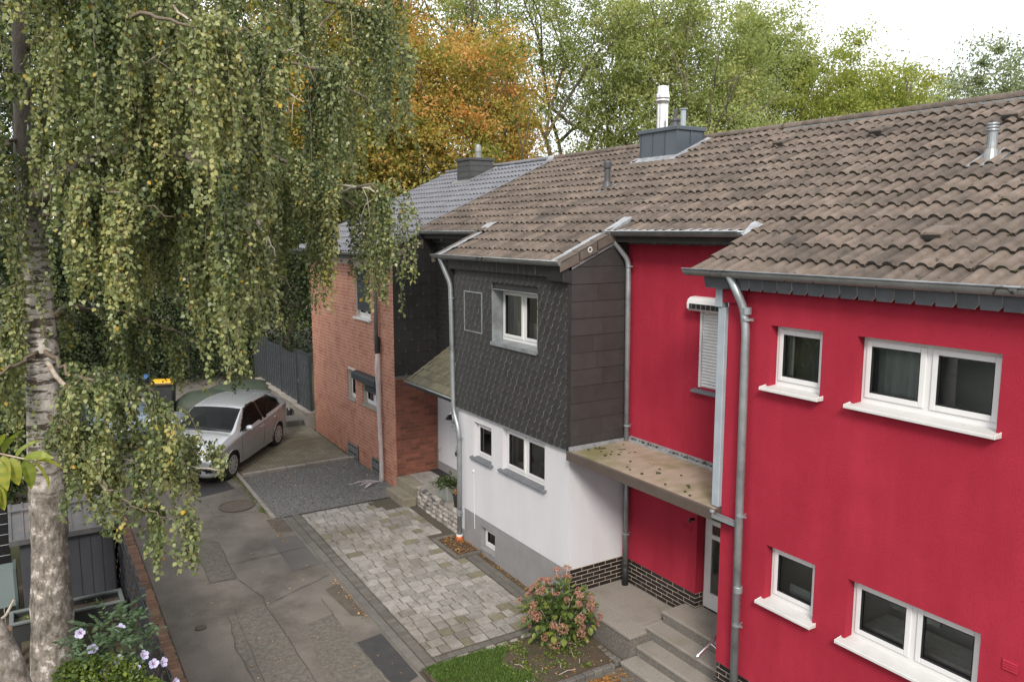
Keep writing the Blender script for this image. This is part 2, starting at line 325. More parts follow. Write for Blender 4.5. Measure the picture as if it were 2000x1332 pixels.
def birch_bark():
    m, t, b, o = newmat("birch_bark")
    g = t.nodes.new("ShaderNodeNewGeometry")
    sp = t.nodes.new("ShaderNodeSeparateXYZ")
    t.links.new(g.outputs["Position"], sp.inputs[0])
    pos = g.outputs["Position"]
    bands = noise(t, mapv(t, pos, (2.6, 2.6, 13)), 1.2, 6, 0.64)
    white = mixrgb(t, noise(t, mapv(t, pos, (3, 3, 14)), 2.0, 5), (0.55, 0.50, 0.455), (0.36, 0.32, 0.285))
    up = mixrgb(t, ramp(t, bands, [(0.505, 0.0), (0.55, 1.0)]), white, (0.085, 0.066, 0.05))
    rough = noise(t, mapv(t, pos, (7.5, 7.5, 6.0)), 1.2, 9, 0.66)
    low = ramp(t, rough, [(0.33, (0.07, 0.058, 0.047)), (0.44, (0.15, 0.127, 0.104)), (0.53, (0.22, 0.19, 0.16)), (0.575, (0.27, 0.235, 0.20)), (0.60, (0.48, 0.43, 0.39))])
    fine = noise(t, mapv(t, pos, (30, 30, 9)), 1.0, 5, 0.7)
    low = mixrgb(t, 1.0, low, ramp(t, fine, [(0.3, 0.45), (0.5, 0.95), (0.7, 1.25)]), 'MULTIPLY')
    mr = t.nodes.new("ShaderNodeMapRange")
    mr.inputs["From Min"].default_value = 2.3
    mr.inputs["From Max"].default_value = 3.4
    t.links.new(sp.outputs["Z"], mr.inputs["Value"])
    mr2 = t.nodes.new("ShaderNodeMapRange")
    mr2.inputs["From Min"].default_value = 5.2
    mr2.inputs["From Max"].default_value = 6.6
    t.links.new(sp.outputs["Z"], mr2.inputs["Value"])
    c = mixrgb(t, mr.outputs[0], low, up)
    c = mixrgb(t, mr2.outputs[0], c, mixrgb(t, rough, (0.17, 0.145, 0.12), (0.085, 0.07, 0.055)))
    t.links.new(c, b.inputs["Base Color"])
    b.inputs["Roughness"].default_value = 0.9
    bn = t.nodes.new("ShaderNodeBump")
    bn.inputs["Strength"].default_value = 0.9
    bn.inputs["Distance"].default_value = 0.05
    t.links.new(rough, bn.inputs["Height"])
    t.links.new(bn.outputs[0], b.inputs["Normal"])
    return m
MT['birchbark'] = birch_bark()

def film():
    m, t, b, o = newmat("clear_plastic_hose")
    b.inputs["Base Color"].default_value = (0.62, 0.56, 0.55, 1)
    b.inputs["Roughness"].default_value = 0.25
    tr = t.nodes.new("ShaderNodeBsdfTransparent")
    ms = t.nodes.new("ShaderNodeMixShader")
    g = t.nodes.new("ShaderNodeNewGeometry")
    f = ramp(t, noise(t, mapv(t, g.outputs["Position"], (6, 6, 1.2)), 3), [(0.3, 0.35), (0.7, 0.75)])
    t.links.new(f, ms.inputs[0])
    t.links.new(tr.outputs[0], ms.inputs[1])
    t.links.new(b.outputs[0], ms.inputs[2])
    t.links.new(ms.outputs[0], o.inputs[0])
    return m
MT['plastic_film'] = film()
# ------------------------------------------------------------------ mesh helpers
class MB:
    def __init__(s):
        s.v = []; s.f = []; s.m = []
    def vert(s, p):
        s.v.append((p[0], p[1], p[2])); return len(s.v) - 1
    def face(s, pts, m=0):
        i = [s.vert(p) for p in pts]
        s.f.append(i); s.m.append(m)
    def box(s, x0, x1, y0, y1, z0, z1, m=0):
        b = len(s.v)
        for x in (x0, x1):
            for y in (y0, y1):
                for z in (z0, z1):
                    s.v.append((x, y, z))
        for q in ((0, 1, 3, 2), (4, 6, 7, 5), (0, 4, 5, 1), (2, 3, 7, 6), (0, 2, 6, 4), (1, 5, 7, 3)):
            s.f.append([b + k for k in q]); s.m.append(m)
        return s
    def prism(s, pts, d, m=0):
        """extrude polygon pts (3-D) by vector d"""
        n = len(pts); b = len(s.v)
        for p in pts: s.v.append(tuple(p))
        for p in pts: s.v.append((p[0] + d[0], p[1] + d[1], p[2] + d[2]))
        s.f.append([b + i for i in range(n)]); s.m.append(m)
        s.f.append([b + n + i for i in reversed(range(n))]); s.m.append(m)
        for i in range(n):
            j = (i + 1) % n
            s.f.append([b + i, b + n + i, b + n + j, b + j]); s.m.append(m)
        return s
    def tube(s, pts, rad, n=8, m=0, cap=True):
        pts = [Vector(p) for p in pts]
        if isinstance(rad, (int, float)): rad = [rad] * len(pts)
        rings = []
        up = None
        for i, p in enumerate(pts):
            if i == 0: t = pts[1] - p
            elif i == len(pts) - 1: t = p - pts[i - 1]
            else: t = (pts[i + 1] - p).normalized() + (p - pts[i - 1]).normalized()
            t = t.normalized() if t.length > 1e-9 else Vector((0, 0, 1))
            if up is None:
                a = Vector((0, 0, 1)) if abs(t.z) < 0.9 else Vector((1, 0, 0))
                up = (a - t * a.dot(t)).normalized()
            else:
                up = (up - t * up.dot(t))
                up = up.normalized() if up.length > 1e-6 else Vector((1, 0, 0))
            w = t.cross(up)
            b = len(s.v)
            for k in range(n):
                a = 2 * math.pi * k / n
                q = p + (up * math.cos(a) + w * math.sin(a)) * rad[i]
                s.v.append((q.x, q.y, q.z))
            rings.append(b)
        for i in range(len(pts) - 1):
            for k in range(n):
                s.f.append([rings[i] + k, rings[i] + (k + 1) % n, rings[i + 1] + (k + 1) % n, rings[i + 1] + k]); s.m.append(m)
        if cap:
            s.f.append([rings[0] + k for k in reversed(range(n))]); s.m.append(m)
            s.f.append([rings[-1] + k for k in range(n)]); s.m.append(m)
        return s
    def lathe(s, prof, c, n=16, m=0, axis='z'):
        rings = []
        for r, h in prof:
            b = len(s.v)
            for k in range(n):
                a = 2 * math.pi * k / n
                x, y = r * math.cos(a), r * math.sin(a)
                if axis == 'z': q = (c[0] + x, c[1] + y, c[2] + h)
                elif axis == 'y': q = (c[0] + x, c[1] + h, c[2] + y)
                else: q = (c[0] + h, c[1] + x, c[2] + y)
                s.v.append(q)
            rings.append(b)
        for i in range(len(prof) - 1):
            for k in range(n):
                s.f.append([rings[i] + k, rings[i] + (k + 1) % n, rings[i + 1] + (k + 1) % n, rings[i + 1] + k]); s.m.append(m)
        s.f.append([rings[0] + k for k in reversed(range(n))]); s.m.append(m)
        s.f.append([rings[-1] + k for k in range(n)]); s.m.append(m)
        return s
    def mesh(s, name, mats, org=(0, 0, 0), smooth=False):
        me = bpy.data.meshes.new(name)
        ox, oy, oz = org
        me.from_pydata([(x - ox, y - oy, z - oz) for x, y, z in s.v], [], s.f)
        for m in (mats if isinstance(mats, (list, tuple)) else [mats]):
            me.materials.append(m)
        me.polygons.foreach_set("material_index", s.m)
        if smooth:
            me.polygons.foreach_set("use_smooth", [True] * len(s.f))
        me.update()
        return me

ORG = {}
def link(name, data, parent=None, loc=(0, 0, 0)):
    o = bpy.data.objects.new(name, data)
    COL.objects.link(o)
    o.location = loc
    if parent is not None:
        o.parent = parent
        ORG[o.name] = ORG.get(parent.name, (0, 0, 0))
    return o

def thing(name, label, cat, loc=(0, 0, 0), rotz=0.0, group=None, local=False):
    o = bpy.data.objects.new(name, None)
    COL.objects.link(o)
    o.empty_display_size = 0.2
    o.location = loc
    o.rotation_euler = (0, 0, rotz)
    o['label'] = label
    o['category'] = cat
    if group: o['group'] = group
    ORG[o.name] = (0, 0, 0) if local else tuple(loc)
    return o

def tag(o, label, cat, group=None):
    o['label'] = label; o['category'] = cat
    if group: o['group'] = group
    return o

def part(name, mb, mat, parent, smooth=False, bev=0.0, label=None, kind=None, weld=False):
    """mb in world coordinates (or local ones for a 'local' thing)"""
    me = mb.mesh(name, mat, ORG.get(parent.name, (0, 0, 0)) if parent is not None else (0, 0, 0), smooth)
    if weld:
        bm = bmesh.new(); bm.from_mesh(me)
        bmesh.ops.remove_doubles(bm, verts=bm.verts, dist=.0005)
        bm.to_mesh(me); bm.free()
    o = link(name, me, parent)
    if bev:
        b = o.modifiers.new("bevel", 'BEVEL')
        b.width = bev; b.segments = 1; b.limit_method = 'ANGLE'
    if label: o['label'] = label
    if kind: o['kind'] = kind
    return o

def inst(name, me, parent, loc, rot=None, scale=None):
    """an instance of a shared mesh at world position loc under parent"""
    g = ORG.get(parent.name, (0, 0, 0)) if parent is not None else (0, 0, 0)
    o = bpy.data.objects.new(name, me)
    COL.objects.link(o)
    o.parent = parent
    o.location = (loc[0] - g[0], loc[1] - g[1], loc[2] - g[2])
    if rot: o.rotation_euler = rot
    if scale: o.scale = scale
    return o

def struct(name, mb, mat, smooth=False):
    o = link(name, mb.mesh(name, mat, (0, 0, 0), smooth))
    o['kind'] = 'structure'
    ORG[o.name] = (0, 0, 0)
    return o

def np_mesh(name, V, F, mat, tint=None, nside=4):
    """fast mesh from numpy arrays; F is (n, nside)"""
    me = bpy.data.meshes.new(name)
    V = np.asarray(V, dtype=np.float32); F = np.asarray(F, dtype=np.int32)
    me.vertices.add(len(V)); me.vertices.foreach_set("co", V.ravel())
    me.loops.add(F.size); me.loops.foreach_set("vertex_index", F.ravel())
    me.polygons.add(len(F))
    me.polygons.foreach_set("loop_start", np.arange(0, F.size, nside, dtype=np.int32))
    me.materials.append(mat)
    me.update(calc_edges=True)
    if tint is not None:
        a = me.attributes.new("tint", 'FLOAT', 'FACE')
        a.data.foreach_set("value", np.clip(np.asarray(tint, dtype=np.float32), 0, 1))
    return me

def unit(a):
    return a / np.maximum(np.linalg.norm(a, axis=1, keepdims=True), 1e-9)

def leaves(name, P, D, L, Wd, mat, tint, fold=0.18, rs=nrs):
    """rhombic folded leaves: P base points, D directions, L lengths, Wd widths"""
    n = len(P)
    D = unit(D)
    rv = unit(rs.normal(size=(n, 3)))
    side = unit(np.cross(D, rv))
    nor = np.cross(D, side)
    L = np.asarray(L).reshape(n, 1); Wd = np.asarray(Wd).reshape(n, 1)
    tip = P + D * L
    mid = P + D * L * 0.42
    a = mid + side * Wd * 0.5 + nor * Wd * fold
    b = mid - side * Wd * 0.5 + nor * Wd * fold
    V = np.stack([P, a, tip, b], axis=1).reshape(-1, 3)
    F = np.arange(4 * n).reshape(n, 4)
    return np_mesh(name, V, F, mat, tint)

def round_leaves(name, P, D, L, Wd, mat, tint, fold=0.10, rs=nrs):
    """broad six-sided leaves with a pointed tip"""
    n = len(P)
    D = unit(D)
    side = unit(np.cross(D, unit(rs.normal(size=(n, 3)))))
    nor = np.cross(D, side)
    L = np.asarray(L).reshape(n, 1); Wd = np.asarray(Wd).reshape(n, 1)
    at = lambda u, w: P + D * L * u + side * Wd * w + nor * Wd * fold * abs(w) * 2
    V = np.stack([P, at(.20, .42), at(.52, .46), P + D * L, at(.52, -.46), at(.20, -.42)], axis=1).reshape(-1, 3)
    return np_mesh(name, V, np.arange(6 * n).reshape(n, 6), mat, tint, 6)

# ground: rises gently along the street (Y)
def gz(y):
    if y < 40: return 0.032 * (y - 10.85) if y > -15 else 0.032 * (-15 - 10.85)
    return 0.032 * (40 - 10.85)
XF, XR = 6.98, 8.05                      # facade plane, recess plane
TH = math.atan(0.4557)                   # roof pitch
def roofz(x): return 5.5 + 0.4557 * (x - 6.75)

def gsheet(x0, x1, y0, y1, dz, n=1):
    mb = MB()
    ys = [y0 + (y1 - y0) * i / n for i in range(n + 1)]
    for a, b in zip(ys[:-1], ys[1:]):
        mb.face([(x0, a, gz(a) + dz), (x1, a, gz(a) + dz), (x1, b, gz(b) + dz), (x0, b, gz(b) + dz)])
    return mb
def gpoly(pts, dz):
    mb = MB()
    mb.face([(x, y, gz(y) + dz) for x, y in pts])
    return mb

# ------------------------------------------------------------------ ground
g = MB()
gx = [-400, -60, -20, 1.2, 30, 80, 400]
gy = [-400, -60, -15, 40, 90, 400]
for i in range(len(gx) - 1):
    for j in range(len(gy) - 1):
        g.face([(gx[i], gy[j], gz(gy[j]) - 0.02), (gx[i + 1], gy[j], gz(gy[j]) - 0.02), (gx[i + 1], gy[j + 1], gz(gy[j + 1]) - 0.02), (gx[i], gy[j + 1], gz(gy[j + 1]) - 0.02)])
struct("ground", g, MT['lawn'])
struct("road", gsheet(1.55, 4.32, -15, 26.5, 0.004, 8), MT['asphalt'])
struct("road_end", gsheet(1.2, 6.3, 26.5, 33, 0.004, 2), MT['asphalt'])
struct("path", gsheet(4.32, 8.0, -15, 8.06, 0.006, 3), MT['asphalt_old'])
struct("house_yard", gsheet(4.32, 6.97, 8.06, 16.0, -0.006, 2), MT['joint'])

# repairs in the road surface
def patch(name, pts, mat, dz):
    return struct(name, gpoly(pts, dz), mat)
patch("road_patch", [(3.76, 14.82), (4.26, 14.80), (4.27, 13.34), (3.74, 13.28)], MT['asphalt_new'], 0.010)
patch("road_patch", [(3.86, 10.52), (4.27, 10.58), (4.28, 9.30), (3.90, 9.15)], MT['asphalt_dark'], 0.010)
patch("road_patch", [(2.46, 15.68), (2.87, 15.17), (2.83, 13.5), (2.40, 13.52)], MT['asphalt_old'], 0.010)
patch("road_patch", [(2.42, 12.23), (3.0, 12.30), (3.06, 9.3), (2.36, 9.2), (2.30, 11.2)], MT['asphalt_old'], 0.010)
patch("road_patch", [(4.0, 12.35), (4.28, 12.45), (4.28, 11.2), (4.08, 11.3)], MT['asphalt_brown'], 0.010)
patch("road_patch", [(3.95, 15.85), (4.27, 15.75), (4.28, 15.0), (3.98, 15.1)], MT['asphalt_brown'], 0.010)
patch("road_patch", [(3.35, 11.4), (3.84, 11.5), (3.85, 9.2), (3.10, 9.2)], MT['asphalt_old'], 0.008)
patch("road_patch", [(3.0, 18.6), (3.75, 18.9), (3.85, 18.0), (3.05, 17.8)], MT['asphalt_dark'], 0.008)

def seam(pts, w=0.02):
    mb = MB()
    P = []
    for i in range(len(pts) - 1):
        (x0, y0), (x1, y1) = pts[i], pts[i + 1]
        for k in range(8):
            u = k / 8
            P.append((x0 + (x1 - x0) * u + rnd.uniform(-.018, .018), y0 + (y1 - y0) * u + rnd.uniform(-.018, .018)))
    P.append(pts[-1])
    for (x0, y0), (x1, y1) in zip(P[:-1], P[1:]):
        d = Vector((x1 - x0, y1 - y0)).normalized()
        nx, ny = -d.y, d.x
        a = w * rnd.uniform(.12, .42)
        mb.face([(x0 - nx * a, y0 - ny * a, gz(y0) + .014), (x1 - nx * a, y1 - ny * a, gz(y1) + .014), (x1 + nx * a, y1 + ny * a, gz(y1) + .014), (x0 + nx * a, y0 + ny * a, gz(y0) + .014)])
    return mb
sm = MB()
for pts in ([(2.46, 15.68), (2.87, 15.17), (2.83, 13.5)], [(2.46, 15.68), (2.40, 13.52), (2.83, 13.5)], [(2.85, 14.1), (4.25, 14.15)], [(2.84, 13.5), (3.05, 12.6), (3.0, 12.3)],
            [(3.0, 12.3), (3.06, 9.0)], [(2.42, 12.23), (2.3, 11.2), (2.36, 8.9)], [(3.06, 12.3), (4.25, 12.85)], [(2.55, 12.4), (2.35, 9)], [(3.1, 16.5), (3.9, 16.4)], [(3.1, 17.3), (3.1, 16.5)],
            [(3.86, 10.52), (3.90, 9.15)], [(2.45, 19.5), (2.46, 15.7)], [(3.84, 12.1), (3.84, 11.3)]):
    q = seam(pts)
    b = len(sm.v); sm.v += q.v; sm.f += [[k + b for k in f] for f in q.f]; sm.m += q.m
struct("road_seams", sm, MT['crack'])

# manhole cover
mh = thing("manhole_cover", "round rusty manhole cover set in the road before the gravel bed", "manhole cover", (3.62, 16.9, gz(16.9)))
part("rim", MB().lathe([(0.37, 0.0), (0.37, 0.022), (0.33, 0.024), (0.325, 0.012)], (3.62, 16.9, gz(16.9)), 28), MT['asphalt_brown'], mh)
part("lid", MB().lathe([(0.32, 0.0), (0.32, 0.018), (0.30, 0.022), (0.10, 0.022), (0.09, 0.016), (0.0, 0.016)], (3.62, 16.9, gz(16.9)), 28), MT['asphalt_brown'], mh)
vc = tag(link("valve_cover", MB().lathe([(0.085, 0.0), (0.085, 0.016), (0.06, 0.018), (0.0, 0.014)], (0, 0, 0), 16).mesh("valve_cover", MT['asphalt_brown'])), "small oval metal valve cover in the asphalt near the fence", "valve cover")
vc.location = (1.98, 12.1, gz(12.1) + 0.003)

# ---------------- driveway pavers in front of the white house
drive = struct("driveway", gsheet(4.45, 6.97, 9.42, 15.78, 0.0, 1), MT['joint'])
PV = {}
def pavermesh(l, w, h, mat, j=0.006):
    k = (round(l, 2), round(w, 3), h, mat.name, int(rnd.random() * 3))
    if k in PV: return PV[k]
    l, w = k[0], k[1]
    mb = MB()
    jj = lambda: rnd.uniform(-j, j)
    q = [(-l / 2 + jj(), -w / 2 + jj()), (l / 2 + jj(), -w / 2 + jj()), (l / 2 + jj(), w / 2 + jj()), (-l / 2 + jj(), w / 2 + jj())]
    b = 0.008
    top = [(x * (1 - 2 * b / l), y * (1 - 2 * b / w)) for x, y in q]
    t = [(x, y, h + rnd.uniform(-.002, .002)) for x, y in top]
    mdl = [(x, y, h - b) for x, y in q]
    bot = [(x, y, -0.03) for x, y in q]
    mb.face(t)
    for i in range(4):
        k2 = (i + 1) % 4
        mb.face([mdl[i], mdl[k2], t[k2], t[i]])
        mb.face([bot[i], bot[k2], mdl[k2], mdl[i]])
    PV[k] = mb.mesh("paver", mat)
    return PV[k]
slope_rot = math.atan(0.032)
y = 9.62
row = 0
while y < 15.62:
    w = 0.203
    x = 4.64 + (row % 2) * 0.0
    xe = 6.62 if not (12.2 < y < 13.35) else 6.42
    if y > 13.35: xe = 6.78
    first = True
    while x < xe - 0.03:
        l = rnd.choice([0.17, 0.21, 0.21, 0.25, 0.29])
        if first: l *= rnd.choice([0.55, 1.0, 0.8]); first = False
        l = min(l, xe - x)
        if xe - (x + l) < 0.09: l = xe - x
        cx, cy = x + l / 2, y + w / 2
        if not (cx > 6.2 and 15.0 < cy):
            moss = rnd.random() < (0.06 + 0.12 * (cx > 6.0))
            inst("paver", pavermesh(l - 0.017, w - 0.017, 0.024, MT['paver_moss'] if moss else MT['paver']), drive, (cx, cy, gz(cy) + rnd.uniform(-.003, .003)), (slope_rot + rnd.gauss(0, .008), rnd.gauss(0, .008), rnd.gauss(0, .012)))
        x += l
    y += w
    row += 1
# dark border: smooth strip stones, then a row of small bricks, on three sides
y = 9.42
while y < 15.75:
    inst("border_paver", pavermesh(0.155, 0.098, 0.020, MT['paver_dark'], 0.003), drive, (4.55, y + 0.052, gz(y)), (slope_rot, rnd.gauss(0, .01), rnd.gauss(0, .01)))
    y += 0.105
x = 4.7
while x < 6.5:
    if x < 6.2: inst("border_paver", pavermesh(0.098, 0.105, 0.020, MT['paver_dark'], 0.003), drive, (x, 15.70, gz(15.7)), (slope_rot, 0, rnd.gauss(0, .01)))
    inst("border_paver", pavermesh(0.098, 0.105, 0.020, MT['paver_dark'], 0.003), drive, (x, 9.53, gz(9.5)), (slope_rot, 0, rnd.gauss(0, .01)))
    x += 0.105
kb = thing("kerb", "smooth flush kerb strip between road and the grey paved parking space", "kerb", (4.4, 12.6, gz(12.6)))
y = 9.40
while y < 15.7:
    l = min(0.98, 15.75 - y)
    part("kerb_stone", MB().prism([(4.32, y, gz(y) - .1), (4.455, y, gz(y) - .1), (4.455, y, gz(y) + .022), (4.32, y, gz(y) + .022)], (0, l - .012, 0.032 * (l - .012))), MT['darkstone'], kb, bev=.006)
    y += l
# dark gutter strip of long stones along the house wall and square planting gap with downpipe
gs = thing("drain_strip", "dark mossy stone strip along the grey plinth of the white house", "edging", (6.75, 11, gz(11)))
y = 9.45
while y < 12.25:
    l = min(0.5, 12.28 - y)
    for xa, xb in ((6.635, 6.745), (6.755, 6.86)):
        part("edging_stone", MB().prism([(xa, y, gz(y) - .08), (xb, y, gz(y) - .08), (xb, y, gz(y) + .022), (xa, y, gz(y) + .022)], (0, l - .01, 0.032 * l)), MT['paver_dark'], gs)
    y += l
struct("soil_strip", gsheet(6.86, 6.98, 9.45, 12.3, 0.008), MT['soil'])
pg = thing("planting_square", "small square soil patch edged with dark stones around the orange pipe socket", "planting bed", (6.7, 12.8, gz(12.8)))
for a in ((6.44, 6.52, 12.25, 13.30), (6.53, 6.97, 12.25, 12.33), (6.53, 6.97, 13.22, 13.30)):
    part("edging_stone", MB().box(a[0], a[1], a[2], a[3], gz(12.8) - .1, gz(12.8) + .045), MT['paver_dark'], pg, bev=.006)
struct("soil_square", gsheet(6.52, 6.98, 12.33, 13.22, 0.012), MT['soil'])
struct("wall_soil_strip", gsheet(6.79, 6.98, 13.30, 15.1, 0.012), MT['joint'])

# ---------------- gravel bed with kerb, rear drive
gb = struct("gravel_bed", gsheet(4.16, 6.97, 15.80, 18.66, 0.012, 2), MT['gravel'])
n = 9000
P = np.column_stack([nrs.uniform(4.2, 6.95, n), nrs.uniform(15.82, 18.6, n), np.zeros(n)])
P[:, 2] = 0.032 * (P[:, 1] - 10.85) + 0.012
L = nrs.uniform(0.014, 0.042, n)
V = []; F = []
base = np.array([[1, 0, 0], [-.5, .87, 0], [-.5, -.87, 0], [0, 0, .8]])
rot = nrs.uniform(0, 6.28, n)
c, s_ = np.cos(rot), np.sin(rot)
VV = np.empty((n, 4, 3))
for k in range(4):
    bx, by, bz = base[k]
    VV[:, k, 0] = P[:, 0] + (bx * c - by * s_) * L * nrs.uniform(.7, 1.2, n)
    VV[:, k, 1] = P[:, 1] + (bx * s_ + by * c) * L * nrs.uniform(.7, 1.2, n)
    VV[:, k, 2] = P[:, 2] + bz * L
FF = (np.arange(n)[:, None, None] * 4 + np.array([[0, 1, 3], [1, 2, 3], [2, 0, 3]])[None]).reshape(-1, 3)
me = np_mesh("gravel_stones", VV.reshape(-1, 3), FF, MT['gravelstone'], None, 3)
o = link("gravel_stones", me); o['kind'] = 'stuff'

kk = thing("kerb", "thin pale kerb edging between the road and the dark gravel bed", "kerb", (4.12, 17.2, gz(17)))
for a, b in ((15.78, 16.78), (16.79, 17.78), (17.79, 19.2), (19.22, 20.2)):
    part("kerb_stone", MB().prism([(4.06, a, gz(a) - .1), (4.15, a, gz(a) - .1), (4.15, a, gz(a) + .05), (4.06, a, gz(a) + .05)], (0, b - a - .01, .032 * (b - a))), MT['kerb'], kk, bev=.008)
k2 = thing("kerb", "broken raised kerb between the rear paved yard and the gravel bed", "kerb", (5.5, 18.7, gz(18.7)))
x = 4.17
while x < 6.9:
    l = min(rnd.uniform(.45, .6), 6.95 - x)
    part("kerb_stone", MB().box(x, x + l - .012, 18.66, 18.78, gz(18.7) - .1, gz(18.7) + .09 + rnd.uniform(-.008, .008)), MT['kerb'], k2, bev=.01)
    x += l
ry = struct("rear_yard", gsheet(4.16, 6.90, 18.79, 27.2, 0.03, 2), MT['joint'])
# herringbone block paving (joined: pieces of a few pixels)
mb = MB()
u = 0.10
for i in range(-4, 34):
    for j in range(-4, 92):
        pass
blk = []
step = 0.1
for j in range(0, 90):
    for i in range(0, 30):
        k = (i - j) % 4
        cx, cy = 4.17 + i * step, 18.80 + j * step
        if k == 0: blk.append((cx, cx + 2 * step, cy, cy + step))
        elif k == 3 : blk.append((cx, cx + step, cy, cy + 2 * step))
for x0, x1, y0, y1 in blk:
    x1 = min(x1, 6.89)
    if x1 - x0 < .03 or y1 > 27.2: continue
    a = .006
    h = rnd.uniform(.036, .044)
    x0 += a; x1 -= a; y0 += a; y1 -= a
    t = [(x0, y0), (x1, y0), (x1, y1), (x0, y1)]
    mb.face([(px, py, gz(py) + h) for px, py in t])
    for q in range(4):
        (ax, ay), (bx, by) = t[q], t[(q + 1) % 4]
        mb.face([(ax, ay, gz(ay) + .02), (bx, by, gz(by) + .02), (bx, by, gz(by) + h), (ax, ay, gz(ay) + h)])
bp = part("block_paving", mb, MT['paver_back'], ry, kind='stuff')
# ------------------------------------------------------------------ houses: builders
def wall_x(mb, c, y0, y1, z0, z1, holes, depth=0.3, m=0, mr=None, top=None, nobot=()):
    """wall in plane X=c facing -X with rectangular holes (y0,y1,z0,z1) and reveals going +X"""
    mr = m if mr is None else mr
    ys = sorted(set([y0, y1] + [h[0] for h in holes] + [h[1] for h in holes]))
    zs = sorted(set([z0, z1] + [h[2] for h in holes] + [h[3] for h in holes]))
    for a, b in zip(ys[:-1], ys[1:]):
        for e, f in zip(zs[:-1], zs[1:]):
            if any(h[0] <= a + 1e-6 and b <= h[1] + 1e-6 and h[2] <= e + 1e-6 and f <= h[3] + 1e-6 for h in holes): continue
            mb.face([(c, b, e), (c, a, e), (c, a, f), (c, b, f)], m)
    for a, b, e, f in holes:
        d = c + depth
        mb.face([(c, a, e), (d, a, e), (d, a, f), (c, a, f)], mr)
        mb.face([(c, b, e), (c, b, f), (d, b, f), (d, b, e)], mr)
        mb.face([(c, a, f), (d, a, f), (d, b, f), (c, b, f)], mr)
        if e not in nobot: mb.face([(c, a, e), (c, b, e), (d, b, e), (d, a, e)], mr)

def room(parent, c, y0, y1, z0, z1, depth=0.95):
    """dark room behind a window, open towards the window"""
    mb = MB()
    x0, x1 = c, c + depth
    mb.face([(x1, y0, z0), (x1, y1, z0), (x1, y1, z1), (x1, y0, z1)])
    mb.face([(x0, y0, z0), (x1, y0, z0), (x1, y0, z1), (x0, y0, z1)])
    mb.face([(x0, y1, z0), (x0, y1, z1), (x1, y1, z1), (x1, y1, z0)])
    mb.face([(x0, y0, z1), (x1, y0, z1), (x1, y1, z1), (x0, y1, z1)])
    mb.face([(x0, y0, z0), (x0, y1, z0), (x1, y1, z0), (x1, y0, z0)], 1)
    return part("room_interior", mb, [MT['room'], MT['roomfloor']], parent)

def ring(mb, xa, xb, y0, y1, z0, z1, t, tb=None, m=0):
    tb = t if tb is None else tb
    mb.box(xa, xb, y0, y0 + t, z0, z1, m)
    mb.box(xa, xb, y1 - t, y1, z0, z1, m)
    mb.box(xa, xb, y0 + t, y1 - t, z1 - t, z1, m)
    mb.box(xa, xb, y0 + t, y1 - t, z0, z0 + tb, m)

def window(parent, c, y0, y1, z0, z1, n=1, d=0.11, fr=0.048, sa=0.058, mull=0.07, fmat='pvc', rm=True, tint='glass', bars=False):
    """casement window set d behind plane X=c: window > frame, sash, pane"""
    w = MB()
    x0, x1 = c + d, c + d + 0.07
    ring(w, x0, x1, y0, y1, z0, z1, fr, fr + .02)
    inner = (y1 - y0 - 2 * fr)
    if n == 2:
        ym = (y0 + y1) / 2
        w.box(x0, x1, ym - mull / 2, ym + mull / 2, z0 + fr + .02, z1 - fr)
        spans = [(y0 + fr, ym - mull / 2), (ym + mull / 2, y1 - fr)]
    else:
        spans = [(y0 + fr, y1 - fr)]
    wo_ = part("window", w, MT[fmat], parent, bev=.004)
    for a, b in spans:
        s_ = MB()
        ring(s_, x0 - .016, x0 + .045, a - .006, b + .006, z0 + fr + .012, z1 - fr + .006, sa)
        part("sash", s_, MT[fmat], wo_, bev=.006)
        gk = MB()
        ring(gk, x0 - .0145, x0 + .03, a + sa - .008, b - sa + .008, z0 + fr + sa + .010, z1 - fr - sa + .008, .009)
        part("gasket", gk, MT['gasket'], wo_)
        p = MB()
        p.face([(x0 + .012, b - sa + .001, z0 + fr + sa + .016), (x0 + .012, a + sa - .001, z0 + fr + sa + .016), (x0 + .012, a + sa - .001, z1 - fr - sa + .001), (x0 + .012, b - sa + .001, z1 - fr - sa + .001)])
        part("pane", p, MT[tint], wo_)
        h = MB()
        h.box(x0 + .045, x0 + .085, a + sa * .25, a + sa * .6, (z0 + z1) / 2 - .06, (z0 + z1) / 2 + .05)
    if rm:
        room(parent, c + d + .08, y0 - .10, y1 + .10, z0 - .45, z1 + .10)
    return wo_

def sill(parent, y0, y1, z, c, out=0.11, d=0.11, th=0.034, mat='sillwhite', ext=0.035, name="sill"):
    mb = MB()
    xa, xb = c - out, c + d + .01
    s1 = z - .014
    mb.prism([(xa, y0 - ext, s1 - th), (xb, y0 - ext, s1 - th), (xb, y0 - ext, z), (xa, y0 - ext, s1)], (0, y1 - y0 + 2 * ext, 0))
    if out > .05:
        for ya in (y0 - ext - .012, y1 + ext):
            mb.prism([(xa - .002, ya, s1 - th), (c + .02, ya, s1 - th), (c + .02, ya, z + .010), (xa - .002, ya, s1 + .006)], (0, .012, 0))
    return part(name, mb, MT[mat], parent, bev=.005)

